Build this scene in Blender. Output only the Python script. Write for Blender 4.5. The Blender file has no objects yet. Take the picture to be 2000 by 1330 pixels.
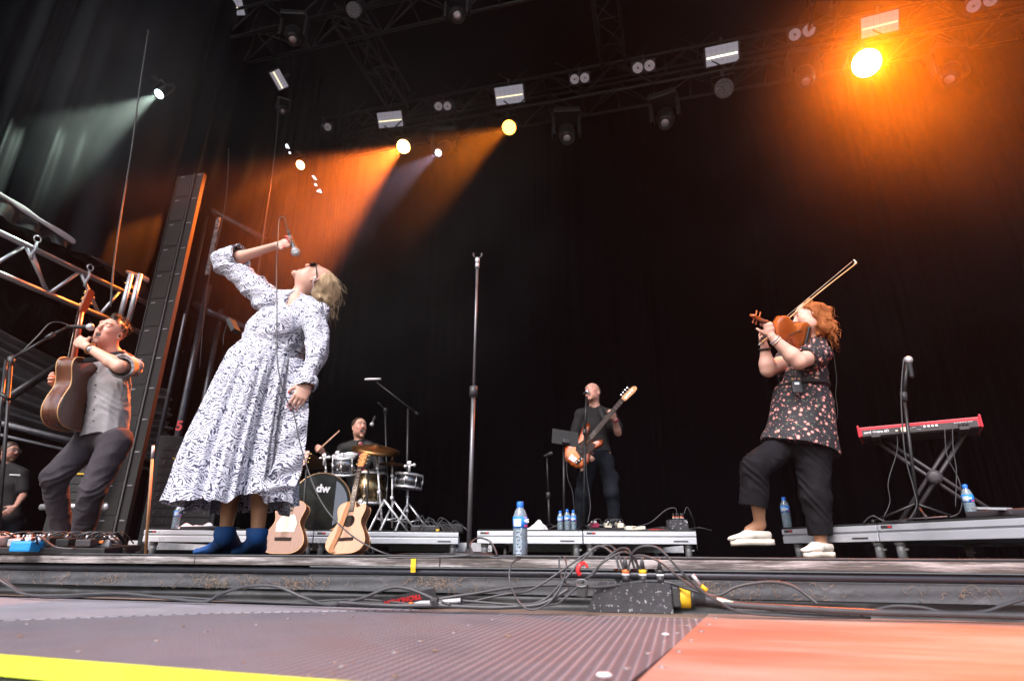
import bpy, bmesh, math, random
import numpy as np
from mathutils import Vector, Matrix, Euler
random.seed(7); RNG = np.random.default_rng(7)
R = math.radians
S = bpy.context.scene
COL = S.collection
# ---------------------------------------------------------------- camera
FPX, PITCH, YAW, ROLL = 1150.0, R(20.15), R(14.8), R(0.35)
EYE = Vector((0, 0, -0.004))
cd = bpy.data.cameras.new('camera'); cam = bpy.data.objects.new('camera', cd); COL.objects.link(cam)
cd.sensor_width = 36; cd.lens = FPX / 2000 * 36; cd.clip_start = 0.02; cd.clip_end = 3000
CM = Matrix.Rotation(YAW, 3, 'Z') @ Matrix.Rotation(math.pi / 2 + PITCH, 3, 'X') @ Matrix.Rotation(ROLL, 3, 'Z')
cam.matrix_world = Matrix.Translation(EYE) @ CM.to_4x4()
cd.dof.use_dof = True; cd.dof.focus_distance = 3.6; cd.dof.aperture_fstop = 2.4
S.camera = cam
# ---------------------------------------------------------------- world, sun, exposure
W = bpy.data.worlds.new('World'); S.world = W; W.use_nodes = True
wn = W.node_tree.nodes; wl = W.node_tree.links
sky = wn.new('ShaderNodeTexSky'); sky.sky_type = 'NISHITA'; sky.sun_disc = False
SUN_EL, SUN_AZ = 48.0, 192.0      # degrees; sun stands behind the camera
sky.sun_elevation = R(SUN_EL); sky.sun_rotation = R(SUN_AZ); sky.dust_density = 4; sky.air_density = 1.2
hs = wn.new('ShaderNodeHueSaturation'); hs.inputs['Saturation'].default_value = 1.0
wl.new(sky.outputs[0], hs.inputs['Color']); wl.new(hs.outputs[0], wn['Background'].inputs[0])
wn['Background'].inputs[1].default_value = 0.13
sl = bpy.data.lights.new('sun', 'SUN'); sl.energy = 1.5; sl.angle = R(28); sl.color = (0.95, 0.92, 1.0)
sun = bpy.data.objects.new('sun', sl); COL.objects.link(sun)
sdir = Vector((math.sin(R(SUN_AZ)) * math.cos(R(SUN_EL)), math.cos(R(SUN_AZ)) * math.cos(R(SUN_EL)), math.sin(R(SUN_EL))))
sun.rotation_euler = sdir.to_track_quat('Z', 'Y').to_euler()
S.view_settings.view_transform = 'Standard'; S.view_settings.look = 'None'
S.view_settings.exposure = 1.25; S.view_settings.gamma = 1
S.cycles.use_denoising = True; S.cycles.volume_max_steps = 128; S.cycles.volume_step_rate = 4
S.cycles.max_bounces = 6; S.cycles.diffuse_bounces = 3; S.cycles.glossy_bounces = 3; S.cycles.volume_bounces = 0
S.cycles.transparent_max_bounces = 8; S.cycles.sample_clamp_indirect = 3; S.cycles.caustics_reflective = False; S.cycles.caustics_refractive = False

# ---------------------------------------------------------------- pixel rays (2000 x 1330 picture) to stage coordinates
FH = Vector((-math.sin(YAW), math.cos(YAW), 0)); RH = Vector((math.cos(YAW), math.sin(YAW), 0))
def ray(px, py): return CM @ Vector(((px - 1000) / FPX, (665 - py) / FPX, -1))
def P(px, py, F):
    d = ray(px, py); return EYE + d * (F / d.dot(FH))
def Pz(px, py, z):
    d = ray(px, py); return EYE + d * ((z - EYE.z) / d.z)
def Py(px, py, y):
    d = ray(px, py); return EYE + d * (y / d.y)
def Px(px, py, x):
    d = ray(px, py); return EYE + d * (x / d.x)
def G(px, F, z=0.0):
    d = ray(px, 1087); v = EYE + d * (F / d.dot(FH)); return Vector((v.x, v.y, z))
V = Vector

# ---------------------------------------------------------------- object helpers
def tag(o, label=None, cat=None, group=None, kind=None):
    if label: o['label'] = label
    if cat: o['category'] = cat
    if group: o['group'] = group
    if kind: o['kind'] = kind
    return o
def empty(name, loc=(0, 0, 0), label=None, cat=None, group=None, rz=0):
    o = bpy.data.objects.new(name, None); COL.objects.link(o); o.location = loc; o.rotation_euler = (0, 0, rz)
    o.empty_display_size = 0.1
    return tag(o, label, cat, group)
def mesh_obj(name, me, mats=None, parent=None):
    o = bpy.data.objects.new(name, me); COL.objects.link(o)
    for m in (mats if isinstance(mats, (list, tuple)) else [mats]):
        if m is not None: me.materials.append(m)
    if parent is not None: o.parent = parent
    return o
def copy_tree(o, parent=None):
    c = o.copy(); COL.objects.link(c); c.parent = parent
    if parent is not None: c.matrix_parent_inverse = o.matrix_parent_inverse.copy()
    for ch in list(o.children): copy_tree(ch, c)
    return c
def basis(z, x=None):
    z = V(z).normalized()
    if x is None: x = V((1, 0, 0)) if abs(z.x) < .9 else V((0, 1, 0))
    x = V(x); x = (x - z * x.dot(z)).normalized()
    return Matrix((x, z.cross(x), z)).transposed()

class MB:
    """collects primitive shapes, links them as one mesh"""
    def __init__(s): s.v = []; s.f = []; s.mi = []; s.m = 0; s.sm = []; s.fl = True
    def add(s, vs, fs, smooth=True):
        n = len(s.v); s.v += [tuple(v) for v in vs]
        for f in fs: s.f.append(tuple(i + n for i in f)); s.mi.append(s.m); s.sm.append(smooth)
        return s
    def box(s, c, d, rot=None, bev=0.0):
        c = V(c); hx, hy, hz = d[0] / 2, d[1] / 2, d[2] / 2
        rot = rot if rot is not None else Matrix.Identity(3)
        if bev <= 0:
            vs = [c + rot @ V((x * hx, y * hy, z * hz)) for x in (-1, 1) for y in (-1, 1) for z in (-1, 1)]
            return s.add(vs, [(0, 1, 3, 2), (4, 6, 7, 5), (0, 4, 5, 1), (2, 3, 7, 6), (0, 2, 6, 4), (1, 5, 7, 3)], False)
        b = min(bev, hx * .9, hy * .9, hz * .9)
        bm = bmesh.new(); bmesh.ops.create_cube(bm, size=1)
        for v in bm.verts: v.co = V((v.co.x * 2 * hx, v.co.y * 2 * hy, v.co.z * 2 * hz))
        bmesh.ops.bevel(bm, geom=bm.edges[:], offset=b, segments=2, affect='EDGES', profile=.6)
        bm.verts.index_update()
        vs = [c + rot @ v.co for v in bm.verts]; fs = [[v.index for v in f.verts] for f in bm.faces]; bm.free()
        return s.add(vs, fs, False)
    def tube(s, pts, r, seg=8, caps=True, closed=False, flat=1.0, xa=None):
        pts = [V(p) for p in pts]; n = len(pts)
        rs = [r] * n if isinstance(r, (int, float)) else list(r)
        vs = []; fs = []; x = xa
        for i, p in enumerate(pts):
            if closed: t = pts[(i + 1) % n] - pts[i - 1]
            else: t = pts[min(i + 1, n - 1)] - pts[max(i - 1, 0)]
            if t.length < 1e-9: t = V((0, 0, 1))
            if x is not None and abs(V(x).normalized().dot(t.normalized())) > .98: x = None
            B = basis(t, x); x = B.col[0]
            for k in range(seg):
                a = 2 * math.pi * k / seg
                vs.append(p + B @ V((math.cos(a) * rs[i], math.sin(a) * rs[i] * flat, 0)))
        m = n if closed else n - 1
        for i in range(m):
            j = (i + 1) % n
            for k in range(seg):
                l = (k + 1) % seg; fs.append((i * seg + k, i * seg + l, j * seg + l, j * seg + k))
        s.add(vs, fs, True)
        if caps and not closed: s.add(vs[:seg], [tuple(range(seg))[::-1]], False); s.add(vs[-seg:], [tuple(range(seg))], False)
        return s
    def rod(s, a, b, r, r2=None, seg=10): return s.tube([a, b], [r, r if r2 is None else r2], seg)
    def lathe(s, c, prof, axis=(0, 0, 1), seg=24, xa=None, smooth=True, sx=1, sy=1):
        B = basis(axis, xa); c = V(c); vs = []; fs = []
        for (r, z) in prof:
            for k in range(seg):
                a = 2 * math.pi * k / seg; vs.append(c + B @ V((r * math.cos(a) * sx, r * math.sin(a) * sy, z)))
        for i in range(len(prof) - 1):
            for k in range(seg):
                l = (k + 1) % seg; fs.append((i * seg + k, i * seg + l, (i + 1) * seg + l, (i + 1) * seg + k))
        s.add(vs, fs, smooth)
        if prof[0][0] > 1e-5: s.add(vs[:seg], [tuple(range(seg))[::-1]], False)
        if prof[-1][0] > 1e-5: s.add(vs[-seg:], [tuple(range(seg))], False)
        return s
    def sphere(s, c, r, seg=14, rot=None):
        rr = (r, r, r) if isinstance(r, (int, float)) else r
        rot = rot if rot is not None else Matrix.Identity(3); vs = []; fs = []; n = seg // 2
        for i in range(n + 1):
            for k in range(seg):
                a = 2 * math.pi * k / seg; b = math.pi * i / n - math.pi / 2
                vs.append(V(c) + rot @ V((math.cos(b) * math.cos(a) * rr[0], math.cos(b) * math.sin(a) * rr[1], math.sin(b) * rr[2])))
        for i in range(n):
            for k in range(seg):
                l = (k + 1) % seg; fs.append((i * seg + k, i * seg + l, (i + 1) * seg + l, (i + 1) * seg + k))
        return s.add(vs, fs, True)
    def prism(s, outline, h, M=None):
        """outline in local xy, extruded 0..h in local z, M a 4x4"""
        M = M or Matrix.Identity(4); n = len(outline)
        vs = [M @ V((x, y, 0)) for x, y in outline] + [M @ V((x, y, h)) for x, y in outline]
        return s.add(vs, [tuple(range(n))[::-1], tuple(range(n, 2 * n))], False).add(vs, [(i, (i + 1) % n, n + (i + 1) % n, n + i) for i in range(n)], len(outline) > 12)
    def build(s, name, mats=None, parent=None, loc=None):
        me = bpy.data.meshes.new(name); me.from_pydata(s.v, [], s.f)
        me.polygons.foreach_set('use_smooth', s.sm); me.polygons.foreach_set('material_index', s.mi); me.update()
        bm = bmesh.new(); bm.from_mesh(me); bmesh.ops.remove_doubles(bm, verts=bm.verts, dist=1e-6); bmesh.ops.recalc_face_normals(bm, faces=bm.faces); bm.to_mesh(me); bm.free()
        o = mesh_obj(name, me, mats, parent)
        if loc is not None: o.location = loc
        return o
def sp(pts, n=8, closed=False):
    """smooth curve through points (Catmull-Rom)"""
    pts = [V(p) for p in pts]; out = []; m = len(pts)
    g = (lambda i: pts[i % m]) if closed else (lambda i: pts[max(0, min(m - 1, i))])
    for i in range(m if closed else m - 1):
        a, b, c, d = g(i - 1), g(i), g(i + 1), g(i + 2)
        for k in range(n):
            t = k / n
            out.append(.5 * ((2 * b) + (c - a) * t + (2 * a - 5 * b + 4 * c - d) * t * t + (3 * b - a - 3 * c + d) * t ** 3))
    if not closed: out.append(pts[-1])
    return out
def text_mesh(txt, size, M, depth=0.001, name='lettering', mat=None, parent=None, bold=0.0, sx=1.0):
    cu = bpy.data.curves.new('t', 'FONT'); cu.body = txt; cu.size = size; cu.extrude = depth; cu.offset = bold
    cu.align_x = 'CENTER'; cu.align_y = 'CENTER'
    to = bpy.data.objects.new('t', cu); COL.objects.link(to); bpy.context.view_layer.update()
    me = bpy.data.meshes.new_from_object(to.evaluated_get(bpy.context.evaluated_depsgraph_get()))
    bpy.data.objects.remove(to); me.transform(M @ Matrix.Diagonal((sx, 1, 1, 1))); me.name = name
    return mesh_obj(name, me, mat, parent)

# ---------------------------------------------------------------- materials
def _t(c): return (*c, 1) if len(c) == 3 else c
def mat(name, col, rough=.6, metal=0, var=.12, scale=6, bump=0, bscale=40, col2=None, spec=None, coat=0, emit=None, es=0, trans=0, stretch=(1, 1, 1), thr=None, alpha=None, sheen=0, dirt=None):
    m = bpy.data.materials.new(name); m.use_nodes = True; nt = m.node_tree; N = nt.nodes; L = nt.links; b = N['Principled BSDF']
    b.inputs['Roughness'].default_value = rough; b.inputs['Metallic'].default_value = metal
    if spec is not None: b.inputs['Specular IOR Level'].default_value = spec
    if coat: b.inputs['Coat Weight'].default_value = coat; b.inputs['Coat Roughness'].default_value = .12
    if trans: b.inputs['Transmission Weight'].default_value = trans
    if sheen: b.inputs['Sheen Weight'].default_value = sheen
    if alpha is not None: b.inputs['Alpha'].default_value = alpha
    if emit: b.inputs['Emission Color'].default_value = _t(emit); b.inputs['Emission Strength'].default_value = es
    tc = N.new('ShaderNodeTexCoord'); mp = N.new('ShaderNodeMapping'); mp.inputs['Scale'].default_value = stretch; L.new(tc.outputs['Object'], mp.inputs[0])
    nz = N.new('ShaderNodeTexNoise'); nz.inputs['Scale'].default_value = scale; nz.inputs['Detail'].default_value = 6; nz.inputs['Roughness'].default_value = .65
    L.new(mp.outputs[0], nz.inputs['Vector'])
    cr = N.new('ShaderNodeValToRGB'); c2 = col2 or tuple(min(1, c * (1 + var)) for c in col); c1 = col if col2 else tuple(c * (1 - var) for c in col)
    a0, a1 = thr or (.3, .7)
    cr.color_ramp.elements[0].position = a0; cr.color_ramp.elements[1].position = a1
    cr.color_ramp.elements[0].color = _t(c1); cr.color_ramp.elements[1].color = _t(c2)
    L.new(nz.outputs[0], cr.inputs[0]); out = cr.outputs[0]
    if dirt:   # (colour, scale, lo, hi, stretch)
        n2 = N.new('ShaderNodeTexNoise'); n2.inputs['Scale'].default_value = dirt[1]; n2.inputs['Detail'].default_value = 8; n2.inputs['Roughness'].default_value = .7
        m2 = N.new('ShaderNodeMapping'); m2.inputs['Scale'].default_value = dirt[4] if len(dirt) > 4 else (1, 1, 1); L.new(tc.outputs['Object'], m2.inputs[0]); L.new(m2.outputs[0], n2.inputs['Vector'])
        r2 = N.new('ShaderNodeMapRange'); r2.inputs[1].default_value = dirt[2]; r2.inputs[2].default_value = dirt[3]; L.new(n2.outputs[0], r2.inputs[0])
        mx = N.new('ShaderNodeMix'); mx.data_type = 'RGBA'; L.new(r2.outputs[0], mx.inputs[0]); L.new(out, mx.inputs[6]); mx.inputs[7].default_value = _t(dirt[0]); out = mx.outputs[2]
    L.new(out, b.inputs['Base Color'])
    rr = N.new('ShaderNodeMapRange'); rr.inputs[3].default_value = max(.03, rough - .1); rr.inputs[4].default_value = min(1, rough + .12); L.new(nz.outputs[0], rr.inputs[0]); L.new(rr.outputs[0], b.inputs['Roughness'])
    if bump:
        n3 = N.new('ShaderNodeTexNoise'); n3.inputs['Scale'].default_value = bscale; n3.inputs['Detail'].default_value = 5; L.new(mp.outputs[0], n3.inputs['Vector'])
        bp = N.new('ShaderNodeBump'); bp.inputs['Strength'].default_value = bump; bp.inputs['Distance'].default_value = .01; L.new(n3.outputs[0], bp.inputs['Height']); L.new(bp.outputs[0], b.inputs['Normal'])
    return m
M = {}
M['black_metal'] = mat('black_metal', (.02, .02, .022), .42, .3, .3, 20)
M['matt_black'] = mat('matt_black', (.012, .012, .014), .7, 0, .3, 10)
M['rubber'] = mat('rubber', (.03, .03, .033), .48, 0, .3, 30)
M['cable'] = mat('cable', (.045, .045, .05), .42, 0, .25, 14)
M['chrome'] = mat('chrome', (.80, .80, .83), .26, .65, .05, 10)
M['steel'] = mat('steel', (.50, .50, .53), .42, .45, .2, 14, bump=.1)
M['alu'] = mat('alu', (.60, .62, .68), .42, .55, .12, 3, bump=.06, bscale=30, stretch=(.2, 1, 1), dirt=((.2, .2, .21), 5, .62, .75))
M['truss_alu'] = mat('truss_alu', (.5, .5, .53), .4, .8, .15, 8)
M['dark_truss'] = mat('dark_truss', (.035, .034, .036), .45, .6, .2, 8)
M['white'] = mat('white', (.78, .78, .8), .6, 0, .04)
M['red'] = mat('red', (.6, .02, .025), .4, 0, .08)
M['yellow'] = mat('yellow', (.8, .5, .02), .6, 0, .1, 20)
M['orange'] = mat('orange', (.75, .2, .05), .5, 0, .08)
M['blue_plastic'] = mat('blue_plastic', (.02, .16, .7), .35, 0, .08)
M['pink_red'] = mat('pink_red', (.75, .05, .2), .5)
# ================================================================ STAGE, APRON, GROUND
EY = 2.42            # stage edge (y of its front face)
AZ = -0.198          # apron level
def sheet(name, x0, x1, y0, y1, z, t, m, kind='structure'):
    b = MB().box(((x0 + x1) / 2, (y0 + y1) / 2, z - t / 2), (x1 - x0, y1 - y0, t)); o = b.build(name, m); tag(o, kind=kind); return o
M['ground'] = mat('ground', (.09, .085, .075), .9, 0, .3, 2, bump=.3, bscale=30)
M['stage_floor'] = mat('stage_floor', (.02, .019, .02), .55, 0, .3, 3, bump=.2, bscale=60, dirt=((.09, .085, .08), 9, .6, .8))
g = MB(); g.add([(-400, -400, -1.75), (400, -400, -1.75), (400, 400, -1.75), (-400, 400, -1.75)], [(0, 1, 2, 3)], False); tag(g.build('ground', M['ground']), kind='structure')
sheet('stage_floor', -12, 12, EY + .03, 12, -.006, .04, M['stage_floor'])
# rough plywood edge of the stage with worn paint
M['edge_wood'] = mat('edge_wood', (.10, .085, .08), .7, 0, .4, 5, bump=.7, bscale=18, stretch=(.6, 6, 22), dirt=((.5, .46, .46), 4.5, .47, .62, (.45, 2, 7)))
e = empty('stage_edge_board', (0, EY, 0), 'worn brown plywood edge board running along the stage lip', 'edge board')
x = -6.2; k = 0
while x < 6.5:
    w = [1.62, 2.44, 1.2, 2.44, 1.9][k % 5]; b = MB(); b.box((x + w / 2, .018, -.028), (w - .004, .035, .032), bev=.002)
    b.build('board', M['edge_wood'], e); x += w; k += 1
M['pipe'] = mat('pipe', (.05, .052, .065), .3, .6, .3, 9, stretch=(.3, 1, 1), dirt=((.25, .22, .2), 14, .66, .8))
b = MB().tube([(-6.5, EY + .03, -.066), (6.5, EY + .03, -.066)], .0155, 16); tag(b.build('edge_pipe', M['pipe']), 'dark scuffed metal pipe just below the stage edge board', 'pipe')
b = MB().tube(sp([(x * .55, EY + .02 + .012 * math.sin(x * 2.1), -.0035 + .002 * math.sin(x * 5)) for x in range(-11, 12)], 5), .0042, 6)
tag(b.build('edge_cable', M['cable']), 'thin dark cable lying along the top of the stage edge', 'cable')
# fabric skirt: two overlapping rubberised strips with straw stuck to the upper one
def wavy_sheet(name, x0, x1, zt, zb, yf, m, nx=420, nz=10, amp=.006, seed=1, parent=None):
    r = np.random.default_rng(seed); ph = r.uniform(0, 6, 6); fr = r.uniform(.7, 7, 6); vs = []; fs = []
    for i in range(nx + 1):
        x = x0 + (x1 - x0) * i / nx; w = sum(math.sin(fr[k] * x + ph[k]) for k in range(6)) / 3
        for j in range(nz + 1):
            t = j / nz; vs.append((x, yf(t) + amp * w * (.25 + t) - amp * .5 * math.sin(9 * t + fr[2] * x), zt + (zb - zt) * t))
    for i in range(nx):
        for j in range(nz): a = i * (nz + 1) + j; fs.append((a, a + 1, a + nz + 2, a + nz + 1))
    return MB().add(vs, fs).build(name, m, parent)
M['skirt_upper'] = mat('skirt_upper', (.035, .036, .042), .62, 0, .35, 8, bump=.25, bscale=50, dirt=((.13, .12, .13), 7, .55, .8, (1, 1, 2.5)))
M['skirt_lower'] = mat('skirt_lower', (.015, .016, .018), .5, 0, .4, 5, bump=.25, bscale=12, dirt=((.10, .105, .11), 3, .5, .8, (1, 1, 3)))
sk = empty('stage_skirt', (0, EY, 0), 'black rubberised skirt hanging between stage edge and apron, straw stuck to it', 'stage skirt')
wavy_sheet('upper_strip', -6.2, 6.2, -.083, -.142, lambda t: .028 - .012 * t, M['skirt_upper'], amp=.003, seed=3, parent=sk)
wavy_sheet('lower_strip', -6.2, 6.2, -.138, AZ - .01, lambda t: .036 - .02 * t, M['skirt_lower'], amp=.014, seed=5, parent=sk)
M['straw'] = mat('straw', (.28, .19, .13), .8, 0, .5, 60)
b = MB(); rr = random.Random(4)
clumps = [(rr.uniform(-3.6, 2.6), rr.uniform(.02, .06), rr.randint(2, 8)) for _ in range(60)] + [(-2.03, .05, 60), (-1.83, .035, 30), (-1.62, .05, 70), (-.93, .045, 60), (-1.0, .04, 25), (.1, .04, 30), (-2.6, .05, 30), (.95, .05, 20)]
for cx, w, n in clumps:
    cz = rr.uniform(-.128, -.098)
    for _ in range(n):
        x = cx + rr.gauss(0, w); z = min(-.088, max(-.142, cz + rr.gauss(0, .011))); a = rr.uniform(0, 6.28); l = rr.uniform(.006, .03); y = EY + .0145 + (z + .142) * .16
        q = [(x + l * t * math.cos(a + t * c), y - .004 - .003 * rr.random(), max(-.146, min(-.084, z + l * t * math.sin(a + t * c)))) for c in (rr.uniform(-2, 2),) for t in (0, .33, .66, 1)]
        b.tube(q, .0007, 3, caps=False)
tag(b.build('straw', M['straw']), kind='stuff', label='dry straw wisps caught on the stage skirt')
b = MB(); b.box((0, 0, 0), (.022, .0015, .036)); b.box((0, .006, .0205), (.022, .016, .001)); b.box((0, .001, -.028), (.021, .0015, .022), Matrix.Rotation(.25, 3, 'X'))
t = b.build('tape_strip', M['yellow']); t.location = (Py(808, 1100, EY).x, EY - .0035, -.028); tag(t, 'short strip of yellow tape stuck over the stage edge', 'tape')

# apron: expanded metal plate, phenolic plywood, a brown plank, a lime edge strip
def grating_mat():
    m = bpy.data.materials.new('grating'); m.use_nodes = True; nt = m.node_tree; N = nt.nodes; L = nt.links; b = N['Principled BSDF']
    tc = N.new('ShaderNodeTexCoord'); sx = N.new('ShaderNodeSeparateXYZ'); L.new(tc.outputs['Object'], sx.inputs[0])
    def mth(op, a, c=None, d=None):
        n = N.new('ShaderNodeMath'); n.operation = op
        for i, q in enumerate((a, c, d)):
            if q is None: continue
            if isinstance(q, (int, float)): n.inputs[i].default_value = q
            else: L.new(q, n.inputs[i])
        return n.outputs[0]
    u = mth('MULTIPLY', sx.outputs[0], 2 * math.pi / .046); v = mth('MULTIPLY', sx.outputs[1], 2 * math.pi / .052)
    h = mth('MULTIPLY', mth('SINE', u), mth('SINE', v))
    hole = N.new('ShaderNodeMapRange'); hole.inputs[1].default_value = .12; hole.inputs[2].default_value = .45; L.new(mth('ABSOLUTE', h), hole.inputs[0])
    nz = N.new('ShaderNodeTexNoise'); nz.inputs['Scale'].default_value = 4; nz.inputs['Detail'].default_value = 7; L.new(tc.outputs['Object'], nz.inputs['Vector'])
    cr = N.new('ShaderNodeValToRGB'); e = cr.color_ramp.elements; e[0].position = .35; e[0].color = (.20, .21, .255, 1); e[1].position = .66; e[1].color = (.25, .22, .24, 1)
    x = cr.color_ramp.elements.new(.5); x.color = (.26, .265, .31, 1); L.new(nz.outputs[0], cr.inputs[0])
    mx = N.new('ShaderNodeMix'); mx.data_type = 'RGBA'; L.new(hole.outputs[0], mx.inputs[0]); L.new(cr.outputs[0], mx.inputs[6]); mx.inputs[7].default_value = (.085, .082, .10, 1)
    L.new(mx.outputs[2], b.inputs['Base Color']); b.inputs['Roughness'].default_value = .5; b.inputs['Metallic'].default_value = 0
    bp = N.new('ShaderNodeBump'); bp.inputs['Strength'].default_value = .7; bp.inputs['Distance'].default_value = .006; bp.invert = True
    L.new(hole.outputs[0], bp.inputs['Height']); L.new(bp.outputs[0], b.inputs['Normal'])
    return m
M['grating'] = grating_mat()
M['ply'] = mat('ply', (.32, .135, .095), .42, 0, .25, 2.2, bump=.12, bscale=30, stretch=(.5, 2.6, 1), col2=(.42, .205, .155), dirt=((.50, .33, .29), 1.5, .44, .64, (.5, 2, 1)))
M['plank'] = mat('plank', (.2, .13, .1), .7, 0, .3, 3, stretch=(.4, 5, 1), bump=.3, bscale=20)
M['lime'] = mat('lime', (.62, .74, .05), .6, 0, .1, 15)
pa, pb = Pz(1387, 1203, AZ), Pz(1225, 1332, AZ)
print('apron seam', pa, pb, 'yellow', Pz(0, 1283, AZ), Pz(600, 1325, AZ))
YF0, YF1 = Pz(0, 1281, AZ), Pz(560, 1325, AZ)
sxp = lambda y: pa.x + (pb.x - pa.x) * (pa.y - y) / (pa.y - pb.y)
yl = lambda x: YF0.y + (YF1.y - YF0.y) * (x - YF0.x) / (YF1.x - YF0.x)
yw = .036   # width of the lime strip
def poly_slab(name, pts, z, t, m, **k):
    b = MB().prism([(p[0], p[1]) for p in pts], t, Matrix.Translation((0, 0, z - t))); o = b.build(name, m); tag(o, **k); return o
yb = EY + .02; yc = .66
poly_slab('apron_grating', [(-3.6, yl(-3.6)), (sxp(yc), yl(sxp(yc))), (sxp(yc), yc), (sxp(yb) - .004, yb - .065), (-3.6, yb - .065)], AZ, .012, M['grating'], kind='structure')
poly_slab('apron_plank', [(-6, yb - .135), (sxp(yb) - .004, yb - .135), (sxp(yb), yb + .05), (-6, yb + .05)], AZ + .003, .02, M['plank'], kind='structure')
poly_slab('apron_plywood', [(sxp(yc) + .004, yc - .2), (6, yc - .2), (6, yb + .05), (sxp(yb), yb + .05)], AZ + .006, .02, M['ply'], kind='structure')
poly_slab('lime_edge_strip', [(-3.6, yl(-3.6) - yw), (sxp(yc), yl(sxp(yc)) - yw), (sxp(yc), yl(sxp(yc)) - .001), (-3.6, yl(-3.6) - .001)], AZ + .004, .03, M['lime'], label='bright lime yellow strip along the front edge of the apron', cat='edge strip')
poly_slab('apron_frame', [(-6, .2), (6, .2), (6, yb + .3), (-6, yb + .3)], AZ - .03, .08, M['matt_black'], kind='structure')
m = M['ribbed'] = mat('ribbed', (.34, .33, .38), .45, .1, .15, 6); nt = m.node_tree; N = nt.nodes; L = nt.links
tc = N.new('ShaderNodeTexCoord'); wv = N.new('ShaderNodeTexWave'); wv.bands_direction = 'X'; wv.inputs['Scale'].default_value = 11; wv.inputs['Distortion'].default_value = .6; wv.inputs['Detail Scale'].default_value = .5; L.new(tc.outputs['Object'], wv.inputs['Vector'])
mr = N.new('ShaderNodeMapRange'); mr.inputs[1].default_value = .02; mr.inputs[2].default_value = .35; mr.inputs[3].default_value = .3; L.new(wv.outputs[0], mr.inputs[0])
bc = N['Principled BSDF'].inputs['Base Color']; mx = N.new('ShaderNodeMix'); mx.data_type = 'RGBA'; mx.blend_type = 'MULTIPLY'; mx.inputs[0].default_value = 1; L.new(bc.links[0].from_socket, mx.inputs[6]); L.new(mr.outputs[0], mx.inputs[7]); L.new(mx.outputs[2], bc)
r0, r1, r2 = Pz(-60, 1212, AZ + .003), Pz(420, 1196, AZ + .003), Pz(900, 1188, AZ + .003)
poly_slab('apron_ribbed_plate', [(r0.x, r0.y), (r1.x, r1.y), (r2.x, r2.y), (r2.x + .1, yb - .05), (-3.4, yb - .05)], AZ + .003, .012, M['ribbed'], kind='structure')
# screw heads and plate joints on the apron
M['screw'] = mat('screw', (.35, .33, .34), .4, .6, .2)
q = MB()
for k in range(5):
    for j in range(7): q.lathe((-3.1 + k * .62 + .02 * (j % 2), 1.12 + j * .185, AZ), [(.007, 0), (.007, .0015), (.003, .0025), (.001, .0015)], seg=10)
for j in range(7):
    for sd in (-.03, .035): q.lathe((sxp(1.05 + j * .2) + sd, 1.05 + j * .2, AZ + (.006 if sd > 0 else 0)), [(.008, 0), (.008, .002), (.003, .003), (.001, .002)], seg=10)
tag(q.build('screw_heads', M['screw']), kind='stuff', label='screw heads holding the apron plates')
# small debris on the apron
b = MB(); rr = random.Random(2)
for _ in range(70):
    x, y = rr.uniform(-2.6, .8), rr.uniform(.95, 2.3); r = rr.uniform(.0015, .005)
    b.sphere((x, y, AZ + r * .3 + .001), (r * rr.uniform(1, 3), r, r * .4), 6, Matrix.Rotation(rr.uniform(0, 3), 3, 'Z'))
tag(b.build('debris', M['straw']), kind='stuff', label='small bits of straw and grit scattered on the apron plates')
def white_blob(px, py, r, lab):
    p = Pz(px, py, AZ + .006); b = MB().sphere((0, 0, r * .25), (r, r * .7, r * .3), 12); o = b.build('paper_scrap', M['white'], loc=p); tag(o, lab, 'paper scrap')
white_blob(1180, 1322, .014, 'crumpled white paper scrap at the near end of the apron seam')
white_blob(1300, 1240, .010, 'small white scrap on the grating beside the plywood seam')

# ================================================================ HOUSING: roof, curtains, side walls
def velvet(name, c, sh=.02): return mat(name, c, .9, 0, .25, 1.5, spec=.03, bump=.15, bscale=120)
M['curtain'] = velvet('curtain', (.0022, .0016, .0024))
M['side_drape'] = mat('side_drape', (.003, .0035, .005), .5, 0, .3, 3, bump=.15, bscale=8, spec=.08)
M['roof'] = mat('roof', (.003, .003, .003), .8, 0, .3, 2, spec=.1)
def drape(name, a, b, z0, z1, m, n=500, amp=.09, seed=1, lean=0, fr=(4, 8, 15, 26), label=None, cat='curtain', kind=None, parent=None, nz=14):
    a = V((*a, 0)[:3]); b = V((*b, 0)[:3]); d = (b - a); L_ = d.length; d.normalize(); nrm = V((d.y, -d.x, 0)); r = np.random.default_rng(seed); ph = r.uniform(0, 6, 8); vs = []; fs = []
    for i in range(n + 1):
        s = L_ * i / n; s2 = s; s = s + .5 * math.sin(.9 * s + ph[7]) + .12 * math.sin(3.1 * s + ph[6])
        for j in range(nz + 1):
            t = j / nz; z = z0 + (z1 - z0) * t
            w = sum(math.sin(f * s + ph[q] + .5 * math.sin(t * 3 + ph[q + 4] + s * .7)) / (1 + .5 * q) for q, f in enumerate(fr)) * amp * (1.15 - .5 * t)
            p = a + d * s2 + nrm * w * (.55 + .45 * math.sin(.55 * s2 + ph[5])); vs.append((p.x, p.y, z))
    for i in range(n):
        for j in range(nz): q = i * (nz + 1) + j; fs.append((q, q + 1, q + nz + 2, q + nz + 1))
    o = MB().add(vs, fs).build(name, m, parent)
    if not parent: tag(o, label, cat if label else None, kind=kind)
    return o
BY = 9.7
drape('back_curtain', (-6.6, BY), (9, BY), -.02, 9.2, M['curtain'], n=900, amp=.06, label='tall black pleated curtain closing the back of the stage')
drape('side_curtain', (8.4, 3.0), (8.4, BY), -.02, 9.2, M['curtain'], n=400, amp=.06, seed=5, label='black curtain closing the right hand side of the stage')
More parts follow.
